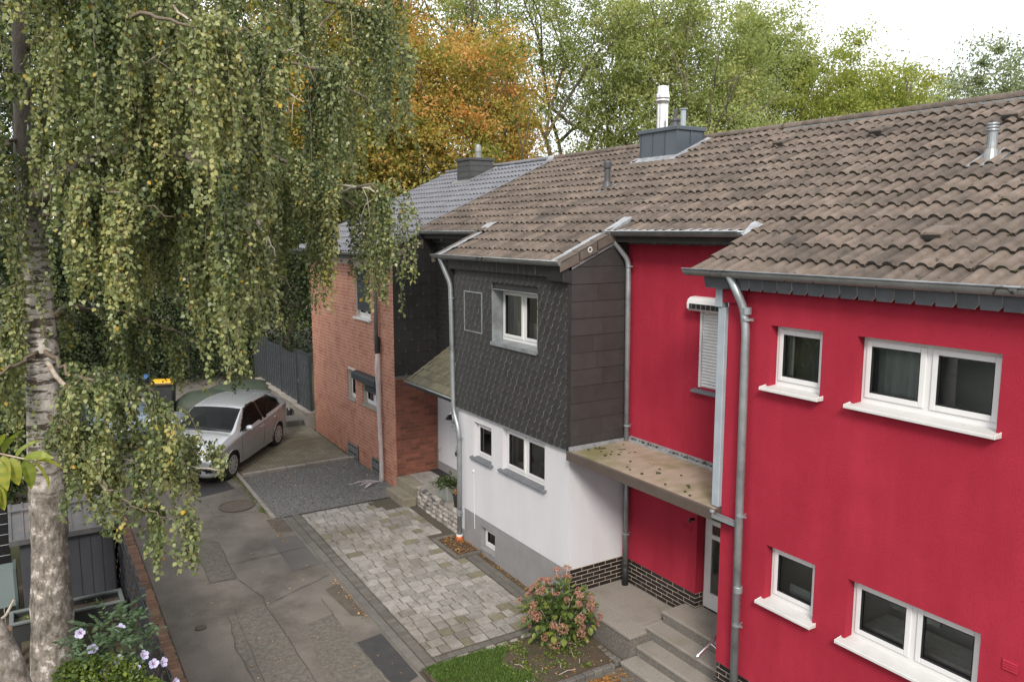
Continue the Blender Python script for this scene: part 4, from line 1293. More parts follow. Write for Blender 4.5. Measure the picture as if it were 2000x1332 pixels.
mb.face([(6.945, YS0, 2.69), (6.945, YS1, 2.69), (XF + .02, YS1, 2.69), (XF + .02, YS0, 2.69)])
part("upper_wall", mb, MT['darkboard'], wh)
part("drip_edge", MB().box(6.915, 6.985, YS0 - .01, YS1 + .02, 2.675, 2.688), MT['zinc'], wh)
# side plinth of black klinker
ks = part("klinker_plinth", MB().box(XF + .02, XR + .1, YS0 + .026, YS0 + .05, -.2, .752), MT['mortar'], wh)
bricks(ks, 'x', YS0 + .026, XF + .03, XR + .02, .752 - 7 * (BH + BG), 7, BL, BH, BG, MT['klinker'], .006)

# front shingles
SHW, SHH = .165, .122
sf = part("slate_cladding", MB().box(6.94, 6.944, YS0, YS1, 2.7, 2.71), MT['slate'], wh)
rows = int((5.30 - 2.69) / SHH)
cand = []
for r_ in range(rows + 1):
    z = 2.69 + r_ * SHH
    off = (r_ * .37 % 1) * SHW
    y = YS0 + .012 - off
    while y < YS1 - .0:
        a, b = max(y, YS0 + .005), min(y + SHW, YS1 + .01)
        hole = holesS[0]
        if b > hole[0] - .005 and a < hole[1] + .005 and z + SHH > hole[2] and z < hole[3] - .01:
            if a < hole[0] - .03: b = hole[0] - .004
            elif b > hole[1] + .03: a = hole[1] + .004
            else: y += SHW; continue
        if b - a > .035: cand.append((a, b - a, z))
        y += SHW
cand.sort(key=lambda c: (c[0] - 0) ** 2 + (c[2] - 5) ** 2 * .2)
rest = MB()
for n, (y, w, z) in enumerate(cand):
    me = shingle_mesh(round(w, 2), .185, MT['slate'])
    loc = (6.935 - .002 + rnd.uniform(-.0025, .0015), y, z + rnd.uniform(-.003, .003))
    if n < 300:
        inst("shingle", me, sf, loc, (rnd.gauss(0, .006), rnd.gauss(0, .010), 0))
    else:
        b = len(rest.v)
        rest.v += [(v.co.x + loc[0], v.co.y + loc[1], v.co.z + loc[2]) for v in me.vertices]
        rest.f += [[b + i for i in p.vertices] for p in me.polygons]
        rest.m += [p.material_index for p in me.polygons]
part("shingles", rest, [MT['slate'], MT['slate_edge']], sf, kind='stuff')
part("corner_profile", MB().box(6.905, 6.945, YS0 - .012, YS0 + .012, 2.69, 5.33), MT['slate'], wh)
# eaves box
part("eaves_box", MB().prism([(6.80, YS0 + .02, 5.50), (6.84, YS0 + .02, 5.30), (6.95, YS0 + .02, 5.30), (6.95, YS0 + .02, 5.50)], (0, YS1 - YS0 - .03, 0)), MT['darkboard'], wh)
fw = part("eaves_fascia", MB().box(6.83, 6.9, YS0, YS1, 5.49, 5.495), MT['darkboard'], wh)
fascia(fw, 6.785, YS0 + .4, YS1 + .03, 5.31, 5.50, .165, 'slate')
part("eaves_end_box", MB().prism([(6.765, YS0 - .03, 5.52), (6.80, YS0 - .03, 5.25), (6.95, YS0 - .03, 5.22), (6.95, YS0 - .03, 5.56)], (0, .42, 0)), MT['slate'], wh, bev=.006)
part("eaves_end_board", MB().prism([(6.77, YS1 + .03, 5.50), (6.93, YS1 + .03, 5.08), (7.0, YS1 + .03, 5.08), (7.0, YS1 + .03, 5.5)], (0, .05, 0)), MT['slate'], wh)
# side panels: large fibre cement sheets, staggered
sp_ = part("side_cladding", MB().box(6.95, 7.0, YS0 - .002, YS0, 2.7, 2.72), MT['slate_panel'], wh)
ph = 0.258
for r_ in range(13):
    z0 = 2.735 + (r_) * ph - (.10 if r_ else 0)
    zt = z0 + ph + .02 if r_ else z0 + ph - .10 + .02
    cuts = [6.955, 7.46 if r_ % 2 else 7.37, 8.04]
    if r_ % 3 == 1: cuts = [6.955, 7.56, 8.04]
    for a, b in zip(cuts[:-1], cuts[1:]):
        # clip by roof line
        def top(x): return min(zt, roofz(x) - .13)
        if top(b) <= z0 + .01: continue
        xa = a
        if top(a) < z0: xa = (z0 + .13 - 5.5) / .4557 + 6.75
        tl = rnd.uniform(-.001, .002)
        lo, hi = YS0 - .014 - tl, YS0 - .004
        xs = [xa + .003 + (b - .006 - xa) * i / 4 for i in range(5)]
        mb = MB()
        bot = [(x, lo, z0) for x in xs]
        tp = [(x, lo + (hi - lo) * min(1, (top(x) - z0) / ph), max(top(x), z0 + .002)) for x in xs]
        for i in range(4):
            mb.face([bot[i], bot[i + 1], tp[i + 1], tp[i]])
        mb.face([(x, y, z) for x, y, z in bot] + [(xs[-1], YS0, z0 + .001), (xs[0], YS0, z0 + .001)])
        part("panel", mb, MT['slate_panel'], sp_)
part("verge_trim", MB().prism([(6.90, YS0 - .03, roofz(6.90) - .16), (8.02, YS0 - .03, roofz(8.02) - .16), (8.02, YS0 - .03, roofz(8.02) - .105), (6.90, YS0 - .03, roofz(6.90) - .105)], (0, .03, 0)), MT['zinc'], wh)

# windows
window(wh, XF, 11.895, 12.53, 1.85, 2.515, 1, .09)
window(wh, XF, 10.21, 11.515, 1.87, 2.615, 2, .09)
for a, b in ((11.895, 12.53), (10.21, 11.515)):
    sill(wh, a, b, 1.855 if a > 11 else 1.875, XF, .07, .10, mat='sillgrey', th=.03, ext=.05)
window(wh, XF + .004, 11.79, 12.30, .18, .58, 1, .10, rm=True)
part("sill", MB().box(XF - .02, XF + .12, 11.80, 12.30, .14, .175), MT['grey_plinth'], wh)
zr = MB()
a, b, e, f = holesS[0]
d = 6.945 + .20
zr.box(6.915, d, b - .012, b, e, f); zr.box(6.915, d, a, a + .012, e, f); zr.box(6.915, d, a, b, f - .012, f)
zr.prism([(6.89, a - .01, e - .045), (d, a - .01, e - .0), (d, a - .01, e + .02), (6.89, a - .01, e + .0)], (0, b - a + .02, 0))
zr.box(6.886, 6.894, a - .01, b + .01, e - .06, e + .004)
part("zinc_lining", zr, MT['zinc'], wh)
window(wh, 6.945, a + .012, b - .012, e + .02, f - .012, 2, .19)
hm = MB(); ring(hm, 6.905, 6.925, 12.09, 12.75, 4.19, 4.925, .022)
hm2 = part("access_hatch_frame", hm, MT['zinc'], wh)
# curtains and kitchen things behind the panes
cu = MB()
for k in range(10):
    cu.box(7.30 + .012 * (k % 2), 7.312 + .012 * (k % 2), 11.42 + .025 * k, 11.445 + .025 * k, 4.1, 5.0)
part("curtain", cu, MT['curtain'], wh)
part("half_curtain", MB().box(7.29, 7.295, 10.3, 11.5, 4.13, 4.46), MT['curtain'], wh)
cu = MB()
for k in range(6):
    cu.box(7.24 + .012 * (k % 2), 7.25 + .012 * (k % 2), 11.42 + .02 * k, 11.44 + .02 * k, 1.7, 2.7)
part("curtain", cu, MT['curtain'], wh)
part("inner_sill", MB().box(7.17, 7.6, 10.15, 11.6, 1.80, 1.83), MT['room'], wh)
part("inner_shelf", MB().box(7.25, 7.55, 11.05, 11.42, 1.83, 1.98), MT['pvc'], wh)
cup = thing("storage_jar", "small red ceramic jar on a white shelf behind the kitchen window", "jar", (7.36, 11.22, 1.98))
part("jar_body", MB().lathe([(.045, 0), (.07, .02), (.075, .07), (.06, .11), (.05, .115)], (7.36, 11.22, 1.98), 16), MT['ceramicred'], cup, smooth=True)
part("jar_lid", MB().lathe([(.058, .115), (.05, .135), (.015, .145), (.018, .165), (0, .17)], (7.36, 11.22, 1.98), 16), MT['ceramicred'], cup, smooth=True)
ket = thing("kettle", "metal kettle with curved spout standing behind the right kitchen pane", "kettle", (7.34, 10.52, 1.83))
part("kettle_body", MB().lathe([(.08, 0), (.09, .02), (.085, .10), (.06, .16), (.02, .18), (.015, .2), (0, .205)], (7.34, 10.52, 1.83), 18), MT['steel'], ket, smooth=True)
part("spout", MB().tube([(7.34, 10.60, 1.90), (7.34, 10.66, 1.97), (7.34, 10.69, 2.04)], [.02, .014, .01], 8), MT['steel'], ket, smooth=True)
part("handle", MB().tube([(7.34, 10.45, 1.93), (7.34, 10.38, 1.97), (7.34, 10.38, 2.05), (7.34, 10.46, 2.08), (7.34, 10.52, 2.06)], .009, 8), MT['carblack'], ket, smooth=True)
tap = thing("kitchen_tap", "white curved kitchen tap behind the right pane of the kitchen window", "tap", (7.3, 10.80, 1.83))
part("spout", MB().tube([(7.3, 10.80, 1.83), (7.3, 10.80, 2.08), (7.3, 10.77, 2.13), (7.3, 10.72, 2.11), (7.3, 10.71, 2.06)], .012, 8), MT['pvc'], tap, smooth=True)
part("base", MB().lathe([(.03, 0), (.03, .03), (.015, .04)], (7.3, 10.80, 1.83), 12), MT['pvc'], tap)

# little fittings on the front
cb = part("cable_conduit", MB().tube([(XF - .004, 12.55, 1.56), (XF - .004, 12.52, .45)], .007, 8), MT['white_wall'], wh)
part("conduit_cap", MB().lathe([(.025, -.02), (.03, 0), (.02, .03), (0, .035)], (XF - .004, 12.55, 1.56), 10), MT['white_wall'], cb)

# left recess: white wall below, slates above, small slated canopy, grey plinth
mb = MB(); wall_x(mb, XR, YS1, 16.55, .70, 3.2, [], .1)
part("recess_wall", mb, MT['white_wall'], wh)
part("recess_plinth", MB().box(XR - .006, XR + .1, YS1, 16.3, .2, .70), MT['grey_plinth'], wh)
part("recess_upper_wall", MB().box(XR - .01, XR + .1, YS1, 16.55, 3.1, 6.05), MT['darkboard'], wh)
rest = MB()
r_ = 0
z = 3.05
while z < 5.72:
    y = YS1 + .02 - (.06 if r_ % 2 else 0)
    while y < 16.3:
        w = .118
        a, b = max(y, YS1 + .02), min(y + w - .004, 16.3)
        if b - a > .02:
            j = rnd.uniform(-.002, .002)
            rest.face([(XR - .028 + j, b, z), (XR - .028 + j, a + .035, z), (XR - .026 + j, a, z + .03), (XR - .016 + j, a, z + .125), (XR - .016 + j, b, z + .125)])
            rest.face([(XR - .028 + j, b, z), (XR - .012, b, z), (XR - .012, a + .035, z), (XR - .028 + j, a + .035, z)])
            rest.face([(XR - .026 + j, a, z + .03), (XR - .012, a - .002, z + .03), (XR - .012, a - .002, z + .125), (XR - .016 + j, a, z + .125)], 1)
        y += w
    z += .108; r_ += 1
part("recess_shingles", rest, [MT['slate'], MT['slate']], wh, kind='stuff')
part("recess_fascia", MB().box(XR - .12, XR - .02, YS1, 16.5, 5.74, 5.98), MT['slate'], wh)
gutter(wh, 13.62, 16.66, 7.70, 5.985, .07)
gutter(wh, YS0 - .06, 13.62, 6.74, 5.555, .075)
pipe(wh, [(6.74, 13.36, 5.50), (6.76, 13.34, 5.40), (6.885, 13.24, 5.02), (6.885, 13.22, 4.8), (6.885, 13.16, 2.62), (6.90, 13.0, 2.30), (6.90, 12.97, 2.1), (6.90, 12.99, .16)], .045, 'zinc', clamps=[(6.885, 13.215, 4.75), (6.90, 12.97, 2.10), (6.90, 12.99, .60)], joints=[(6.90, 12.99, .66)])
sk = part("pipe_socket", MB().lathe([(.052, .06), (.064, .07), (.064, .16), (.060, .17)], (6.90, 12.99, .0), 16), MT['orange'], wh)
part("socket_ring", MB().lathe([(.05, .165), (.062, .168), (.062, .20), (.05, .205)], (6.90, 12.99, .0), 16), MT['pvc'], sk)
pipe(wh, [(7.70, 16.55, 5.93), (7.72, 16.54, 5.86), (7.96, 16.36, 5.5), (7.96, 16.33, 5.2), (7.96, 16.28, .52)], .042, 'zinc_dark', clamps=[(7.96, 16.34, 5.3), (7.96, 16.30, 3.5), (7.96, 16.28, 1.0)])
part("pipe_shoe", MB().lathe([(.06, 0), (.065, .03), (.05, .05)], (7.96, 16.28, .5), 14), MT['zinc_dark'], wh)
# canopy roof
cz = lambda x: 2.80 + (x - 6.97) * .62
cn = part("porch_roof", MB().prism([(6.97, 13.14, cz(6.97) - .02), (XR, 13.14, cz(XR) - .02), (XR, 13.14, cz(XR) - .09), (6.97, 13.14, cz(6.97) - .09)], (0, 2.28, 0)), MT['darkboard'], wh)
cth = math.atan(.62)
for r_ in range(6):
    x0 = 6.96 + r_ * .18
    y = 13.15 - (.06 if r_ % 2 else 0)
    while y < 15.40:
        a, b = max(y, 13.15), min(y + .125, 15.42)
        if b - a > .02:
            mb = MB()
            x1 = min(x0 + .235, XR)
            mb.prism([(x0, a, cz(x0) + .040), (x1, a, cz(x1) + .008), (x1, a, cz(x1) - .004), (x0, a, cz(x0) + .014)], (0, b - a - .014, 0))
            part("slate", mb, MT['mosscanopyslate'], cn)
        y += .125
for k in range(7):
    x0 = 6.96 + k * .165
    mb = MB().prism([(x0, 15.36, cz(x0) + .05), (min(x0 + .19, XR), 15.36, cz(min(x0 + .19, XR)) + .035), (min(x0 + .19, XR), 15.36, cz(min(x0 + .19, XR)) - .01), (x0, 15.36, cz(x0) - .01)], (0, .10, 0))
    part("verge_slate", mb, MT['mosscanopyslate'], cn)
gutter(cn, 13.20, 15.46, 6.93, 2.815, .04, 'zinc_dark')
pipe(wh, [(6.93, 13.30, 2.78), (6.93, 13.28, 2.70), (6.90, 13.22, 2.50), (6.89, 13.16, 2.40)], .022, 'zinc')
lampo = part("wall_lamp", MB().lathe([(.10, -.06), (.09, -.03), (.04, .03), (.02, .05)], (XR - .14, 15.30, 1.93), 14), MT['carblack'], wh)
part("lamp_arm", MB().tube([(XR - .14, 15.30, 1.97), (XR - .10, 15.30, 2.02), (XR - .0, 15.30, 2.02)], .012, 8), MT['chrome'], lampo)
mbx = part("letter_box", MB().box(XR - .05, XR - .004, 15.22, 15.42, 1.60, 1.80), MT['white_wall'], wh, bev=.006)
part("letter_slot", MB().box(XR - .056, XR - .05, 15.24, 15.40, 1.765, 1.775), MT['slate_edge'], mbx)
part("bell_button", MB().lathe([(.012, -.01), (.012, .01)], (XR - .056, 15.34, 1.68), 10, axis='x'), MT['slate'], mbx)
part("wall_tap", MB().tube([(XR, 16.0, 1.02), (XR - .07, 16.0, 1.02), (XR - .08, 16.0, .97)], .014, 8), MT['chrome'], wh)

rw = part("roof", deck(wh, 9.62, 16.62, XT0 + 3 * TE * ct + .05).prism([(6.82, YS0, roofz(6.82) - .03), (7.9, YS0, roofz(7.9) - .03), (7.9, YS0, roofz(7.9) - .09), (6.82, YS0, roofz(6.82) - .06)], (0, 4.05, 0)).prism([(11.72, 9.62, 7.68), (16.9, 9.62, 5.5), (16.9, 9.62, 5.4), (11.72, 9.62, 7.58)], (0, 7.0, 0)), MT['roofdeck'], wh)
part("rear_wall", MB().box(16.4, 16.6, 9.55, 16.6, -.5, 5.6), MT['white_wall'], wh)
cells = []
for k in range(15):
    if k < 3:
        y = 9.80
        ye = 13.38 - TW
        while y < ye + .05:
            cells.append((y, k)); y += TW
    else:
        y = 9.63
        while y < 16.55 - TW * .3:
            x = XT0 + k * TE * ct
            if not (10.80 < x + .2 < 11.45 and 11.40 < y + .17 < 12.44): cells.append((y, k))
            y += TW
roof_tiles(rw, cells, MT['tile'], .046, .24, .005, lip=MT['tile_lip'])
ridge(rw, 9.66, 16.6, 'tile')
tile_moss(rw, 160, 9.8, 16.4)
# verge tiles on the right of the projecting part, lead gutters both sides
for k in range(3):
    x0 = XT0 + .02 + k * TE * ct
    x1 = x0 + TE * ct + .03
    mb = MB()
    a = .012 * 1
    mb.prism([(x0, YS0 - .065, roofz(x0) + .065), (x1, YS0 - .065, roofz(x1) + .05), (x1, YS0 - .065, roofz(x1) - .11), (x0, YS0 - .065, roofz(x0) - .09)], (0, .022, 0))
    mb.prism([(x0, YS0 - .065, roofz(x0) + .065), (x1, YS0 - .065, roofz(x1) + .05), (x1, YS0 - .065, roofz(x1) + .03), (x0, YS0 - .065, roofz(x0) + .04)], (0, .17, 0))
    mb.tube([(x0, YS0 + .08, roofz(x0) + .05), (x1, YS0 + .08, roofz(x1) + .035)], .035, 8)
    vt = part("verge_tile", mb, MT['tile_edge'], rw, bev=.008)
rg = MB()
x0 = 7.25
for i in range(16):
    a0, a1 = 2 * math.pi * i / 16, 2 * math.pi * (i + 1) / 16
    q = lambda a, r_: (x0 + math.cos(a) * r_, YS0 - .067, roofz(x0) - .005 + math.sin(a) * r_)
    rg.face([q(a0, .028), q(a1, .028), q(a1, .042), q(a0, .042)])
part("chalk_ring_mark", rg, MT['pvc'], rw)
for a, b in ((6.70, 7.06), (7.0, 7.40), (7.34, 7.74), (7.70, 7.98)):
    l = MB().prism([(a, 9.665, roofz(a) + .055), (b, 9.665, roofz(b) + .05), (b, 9.665, roofz(b) + .04), (a, 9.665, roofz(a) + .045)], (0, .12, 0))
    part("lead_strip", l, MT['lead'], rw)
    l = MB().prism([(a, 13.40, roofz(a) + .06), (b, 13.40, roofz(b) + .055), (b, 13.40, roofz(b) + .04), (a, 13.40, roofz(a) + .04)], (0, .12, 0))
    part("lead_strip", l, MT['lead'], rw)
    part("verge_tile", MB().prism([(a, 13.52, roofz(a) + .065), (b, 13.52, roofz(b) + .055), (b, 13.52, roofz(b) - .06), (a, 13.52, roofz(a) - .06)], (0, .12, 0)), MT['tile_edge'], rw)
l = MB(); l.face([(7.78, 13.36, roofz(7.78) + .09), (7.78, 13.72, roofz(7.78) + .08), (8.02, 13.74, roofz(8.02) + .09), (8.02, 13.40, roofz(8.02) + .10)])
part("lead_patch", l, MT['lead'], rw)
l = MB().prism([(7.62, 9.45, roofz(7.62) - .06), (8.05, 9.45, roofz(8.05) - .06), (8.05, 9.45, roofz(8.05) + .12), (7.62, 9.45, roofz(7.62) + .09)], (0, .02, 0))
l.prism([(7.62, 9.47, roofz(7.62) + .09), (8.05, 9.47, roofz(8.05) + .12), (8.05, 9.47, roofz(8.05) + .10), (7.62, 9.47, roofz(7.62) + .07)], (0, .17, 0))
part("lead_saddle", l, MT['lead'], rw)
vent_pipe(rw, 9.50, 11.88, .50, .055, 'darkpipe', True, 'darkpipe')

# chimney: standing-seam blue-grey cladding
def chimney(parent, x0, x1, y0, y1, zt, mat, seams_v, name="chimney"):
    zb = roofz(x0) - .15
    c_ = part(name, MB().box(x0 + .01, x1 - .01, y0 + .01, y1 - .01, zb, zt - .05), MT[mat], parent)
    if seams_v:
        n = 3
        for i in range(n):
            a, b = y0 + (y1 - y0) * i / n, y0 + (y1 - y0) * (i + 1) / n
            part("panel", MB().box(x0 - .002, x0 + .012, a + .012, b - .012, zb, zt - .06), MT[mat], c_)
        for i in range(n + 1):
            a = y0 + (y1 - y0) * i / n
            part("seam", MB().box(x0 - .018, x0 + .01, a - .010, a + .010, zb, zt - .06), MT[mat], c_)
        for i in range(2):
            a, b = x0 + (x1 - x0) * i / 2, x0 + (x1 - x0) * (i + 1) / 2
            part("panel", MB().box(a + .012, b - .012, y0 - .002, y0 + .012, zb, zt - .06), MT[mat], c_)
            part("seam", MB().box(b - .010, b + .010, y0 - .018, y0 + .01, zb, zt - .06), MT[mat], c_)
    else:
        hh = (zt - .06 - zb)
        for i in range(5):
            z0 = zb + hh * i / 5
            z1 = zb + hh * (i + 1) / 5
            part("panel", MB().prism([(x0 - .014, y0 - .01, z0), (x0 - .004, y0 - .01, z1 - .006), (x0 + .012, y0 - .01, z1 - .006), (x0 + .012, y0 - .01, z0)], (0, y1 - y0 + .02, 0)), MT[mat], c_)
            part("panel", MB().prism([(x0 - .01, y0 - .014, z0), (x0 - .01, y0 - .004, z1 - .006), (x0 - .01, y0 + .012, z1 - .006), (x0 - .01, y0 + .012, z0)], (x1 - x0 + .02, 0, 0)), MT[mat], c_)
        part("corner_strip", MB().box(x0 - .018, x0 + .01, y0 - .018, y0 + .012, zb, zt - .06), MT[mat], c_)
    cap = MB().box(x0 - .045, x1 + .045, y0 - .045, y1 + .045, zt - .075, zt)
    part("chimney_cap", cap, MT[mat], c_, bev=.008)
    fl = MB()
    fl.prism([(x0 - .16, y0 - .14, roofz(x0 - .16) + .075), (x0 + .01, y0 - .14, roofz(x0) + .10), (x0 + .01, y0 - .14, roofz(x0) + .08), (x0 - .16, y0 - .14, roofz(x0 - .16) + .055)], (0, y1 - y0 + .28, 0))
    fl.prism([(x0 - .05, y0 - .15, roofz(x0 - .05) + .07), (x1 + .1, y0 - .15, roofz(x1 + .1) + .07), (x1 + .1, y0 - .02, roofz(x1 + .1) + .10), (x0 - .05, y0 - .02, roofz(x0 - .05) + .10)], (0, .001, -.02))
    part("chimney_flashing", fl, MT['lead'] if seams_v else MT['zinc_dark'], c_)
    return c_
c1 = chimney(wh, 10.80, 11.48, 11.42, 12.46, 7.97, 'bluegreyclad', True)
part("steel_flue", MB().lathe([(.115, 0), (.115, .50), (.118, .52), (.135, .56), (.138, .575), (.125, .60), (.128, .615), (.138, .63), (.138, .68), (.12, .71), (.115, .83), (.11, .85), (.085, .86), (.085, .80), (0, .80)], (11.12, 12.20, 7.97), 24), MT['steel'], c1, smooth=False)
part("clay_pot", MB().lathe([(.10, 0), (.085, .13), (.10, .15), (.10, .18), (.085, .20), (.05, .20)], (11.15, 11.86, 7.97), 20), MT['darkpipe'], c1)
part("dark_flue", MB().lathe([(.034, .19), (.034, .38), (.024, .38), (.024, .3), (0, .3)], (11.15, 11.86, 7.97), 14), MT['darkpipe'], c1)
part("grey_flue", MB().lathe([(.052, 0), (.052, .34), (.08, .35), (.08, .365), (.0, .37)], (11.17, 11.66, 7.97), 16), MT['bluemetal'], c1)

# ------------------------------------------------------------------ brick house
bh_ = thing("terraced_house", "red brick terraced house with grey tiled roof partly behind hanging birch twigs", "house", (6.98, 19, 0), group="terraced houses in one row")
YB0, YB1 = 16.15, 21.9
holesB = [(18.60, 19.15, 1.77, 2.53), (17.06, 18.12, 1.80, 2.53), (17.48, 18.46, 3.90, 5.12)]
mb = MB()
wall_x(mb, XF + .012, YB0 + .01, YB1, -.2, 5.5, holesB, .14)
mb.face([(XF + .012, YB1, -.2), (XF + .012, YB1, 5.5), (11.7, YB1, 7.7), (16.4, YB1, 5.5), (16.4, YB1, -.2)])
part("front_wall", mb, MT['mortar2'], bh_)
jb = MB()
bricks(None, 'y', XF + .012, YB0, YB1, .02, 62, .228, .067, .0165, None, .012, joined=jb, holes=holesB, skip=lambda s, e, z0, z1: z1 > 5.42)
part("bricks", jb, MT['brick_front'], bh_, kind='stuff')
# side wall in the recess: bricks below, slates above
mb = MB()
mb.face([(XF + .02, YB0 + .012, -.2), (XR + .1, YB0 + .012, -.2), (XR + .1, YB0 + .012, 6.0), (XF + .02, YB0 + .012, 5.55)])
sw = part("side_wall", mb, MT['mortar3'], bh_)
bricks(sw, 'x', YB0 + .012, XF + .002, XR - .03, .46, 27, .228, .071, .0125, MT['brick'], .010)
su = part("side_cladding", MB().box(XF + .0, XR, YB0 - .0, YB0 + .01, 2.76, 2.80), MT['zinc'], bh_)
for r_ in range(12):
    z0 = 2.79 + r_ * .255
    cuts = [6.975 + ((r_ % 2) * -.15) + i * .30 for i in range(6)]
    for a, b in zip(cuts[:-1], cuts[1:]):
        a, b = max(a, 6.975), min(b, XR)
        if b - a < .04: continue
        zt = min(z0 + .27, roofz(a) - .12)
        if zt < z0 + .05: continue
        mb = MB()
        ya = YB0 - .016 + rnd.uniform(-.002, .002)
        cl = min(.07, (b - a) * .6)
        mb.face([(a + .003, ya, z0), (b - cl, ya, z0), (b - .003, ya, z0 + cl), (b - .003, ya + .010, zt), (a + .003, ya + .010, zt)])
        mb.face([(a + .003, ya, z0), (a + .003, YB0, z0), (b - cl, YB0, z0), (b - cl, ya, z0)])
        part("panel", mb, MT['slate'], su)
# windows
window(bh_, XF, 18.60, 19.15, 1.79, 2.53, 1, .12)
window(bh_, XF, 17.06, 18.12, 1.82, 2.53, 2, .12)
window(bh_, XF, 17.48, 18.46, 3.92, 5.12, 2, .12)
sill(bh_, 18.60, 19.15, 1.80, XF, .04, .12, mat='kerb', ext=.02)
sill(bh_, 17.06, 18.12, 1.83, XF, .04, .12, mat='kerb', ext=.02)
sill(bh_, 17.48, 18.46, 3.93, XF, .06, .12, mat='pvc', ext=.03)
def roller(parent, y0, y1, zt, zb, zbox):
    s_ = part("roller_shutter", MB().box(XF + .06, XF + .075, y0, y1, zb, zt), MT['anthracite'], parent)
    z = zb
    while z < zt - .02:
        part("slat", MB().prism([(XF + .055, y0 + .01, z), (XF + .04, y0 + .01, z + .02), (XF + .055, y0 + .01, z + .04)], (0, y1 - y0 - .02, 0)), MT['anthracite'], s_)
        z += .043
    if zbox:
        part("shutter_box", MB().box(XF - .10, XF + .05, y0 - .06, y1 + .42, zt - .06, zt + .12), MT['anthracite'], parent, bev=.012)
roller(bh_, 17.08, 18.10, 2.47, 2.13, False)
part("shutter_box", MB().prism([(XF - .15, 17.0, 2.40), (XF + .02, 17.0, 2.40), (XF + .02, 17.0, 2.60), (XF - .12, 17.0, 2.58), (XF - .15, 17.0, 2.55)], (0, 1.47, 0)), MT['anthracite'], bh_, bev=.006)
roller(bh_, 17.5, 18.44, 5.10, 4.10, False)
# basement grilles: wrought iron ornaments
def grille(parent, y0, y1, z0, z1):
    gw = part("basement_opening", MB().box(XF - .004, XF + .01, y0, y1, z0, z1), MT['darkboard'], parent)
    fm = MB(); ring(fm, XF - .035, XF - .012, y0, y1, z0, z1, .02)
    part("grille_frame", fm, MT['zinc_dark'], gw)
    n = 6
    for i in range(n):
        yc = y0 + (y1 - y0) * (i + .5) / n
        part("grille_bar", MB().tube([(XF - .03, yc, z0), (XF - .03, yc, z1)], .008, 6), MT['zinc_dark'], gw)
    for i in range(n):
        yc = y0 + (y1 - y0) * (i + .5) / n
        for zc in (z0 + (z1 - z0) * .3, z0 + (z1 - z0) * .7):
            pts = [(XF - .036, yc + .05 * math.cos(a), zc + .065 * math.sin(a)) for a in [i2 * math.pi / 6 for i2 in range(13)]]
            part("grille_ring", MB().tube(pts, .007, 5), MT['zinc_dark'], gw)
    part("grille_sill", MB().box(XF - .06, XF + .01, y0 - .03, y1 + .03, z0 - .05, z0), MT['kerb'], parent)
grille(bh_, 18.50, 19.20, .18, .62)
grille(bh_, 16.93, 17.56, .10, .62)
# plastic hose under the broken downpipe
pipe(bh_, [(6.88, 16.92, 5.45), (6.90, 16.96, 5.2), (6.90, 16.97, 3.4)], .045, 'zinc_dark', name="downpipe")
part("pipe_funnel", MB().lathe([(.06, 3.22), (.065, 3.3), (.06, 3.55), (.05, 3.6)], (6.90, 16.92, 0), 14), MT['black'], bh_)
hose = MB()
hp = [(6.90, 16.90, 3.22), (6.91, 16.95, 2.9), (6.91, 16.93, 2.4), (6.90, 16.90, 1.8), (6.91, 16.86, 1.0), (6.90, 16.83, .4), (6.88, 16.81, .02)]
hose.tube(hp, [.05, .075, .06, .055, .05, .055, .06], 10)
part("plastic_hose", hose, MT['plastic_film'], bh_, smooth=True)
hf = MB()
for k in range(7):
    a = R(180 + rnd.uniform(-50, 50))
    p0 = Vector((6.86, 16.82, gz(16.8) + .03)); d = Vector((math.cos(a), math.sin(a) * .6, 0))
    q1 = p0 + d * rnd.uniform(.25, .5); q2 = q1 + d * rnd.uniform(.1, .3)
    w = Vector((-d.y, d.x, 0)) * .05
    hf.face([p0 - w * .4, q1 - w + Vector((0, 0, .03)), q1 + w + Vector((0, 0, .04)), p0 + w * .4])
    hf.face([q1 - w + Vector((0, 0, .03)), q2 - w * .5, q2 + w * .5, q1 + w + Vector((0, 0, .04))])
part("hose_end", hf, MT['plastic_film'], bh_)
# cable crack line on the brick front
part("soffit", MB().box(6.62, XF + .01, YB0, 22.4, 5.36, 5.42), MT['darkboard'], bh_)
gutter(bh_, YB0 + .05, 22.5, 6.62, 5.50, .07, 'zinc_dark')
rb = part("roof", deck(bh_, 16.64, 22.45, 6.70).prism([(6.72, YB0, roofz(6.72) - .03), (7.9, YB0, roofz(7.9) - .03), (7.9, YB0, roofz(7.9) - .12), (6.72, YB0, roofz(6.72) - .12)], (0, .6, 0)).prism([(11.72, 16.62, 7.68), (16.9, 16.62, 5.5), (16.9, 16.62, 5.4), (11.72, 16.62, 7.58)], (0, 5.8, 0)), MT['roofdeck'], bh_)
part("rear_wall", MB().box(16.4, 16.6, 16.6, YB1, -.5, 5.6), MT['brick_front'], bh_)
cells = []
for k in range(15):
    y = 16.66 if k >= 3 else 16.18
    while y < 22.45 - TW * .5:
        x = XT0 + k * TE * ct
        if not (10.72 < x + .2 < 11.38 and 19.30 < y + .17 < 20.05): cells.append((y, k))
        y += TW
roof_tiles(rb, cells, MT['tile_grey'], .040, .30, .0015)
ridge(rb, 16.9, 22.5, 'tile_grey', False)
part("verge_flashing", MB().prism([(7.8, 16.60, roofz(7.8) + .07), (11.7, 16.60, roofz(11.7) + .07), (11.7, 16.60, roofz(11.7) + .05), (7.8, 16.60, roofz(7.8) + .05)], (0, .09, 0)), MT['tile_grey'], rb)
part("ridge_end_cap", MB().lathe([(.0, -.14), (.10, -.12), (.13, 0), (.13, .1)], (11.7, 16.85, roofz(11.7)), 12, axis='y'), MT['lead'], rb)
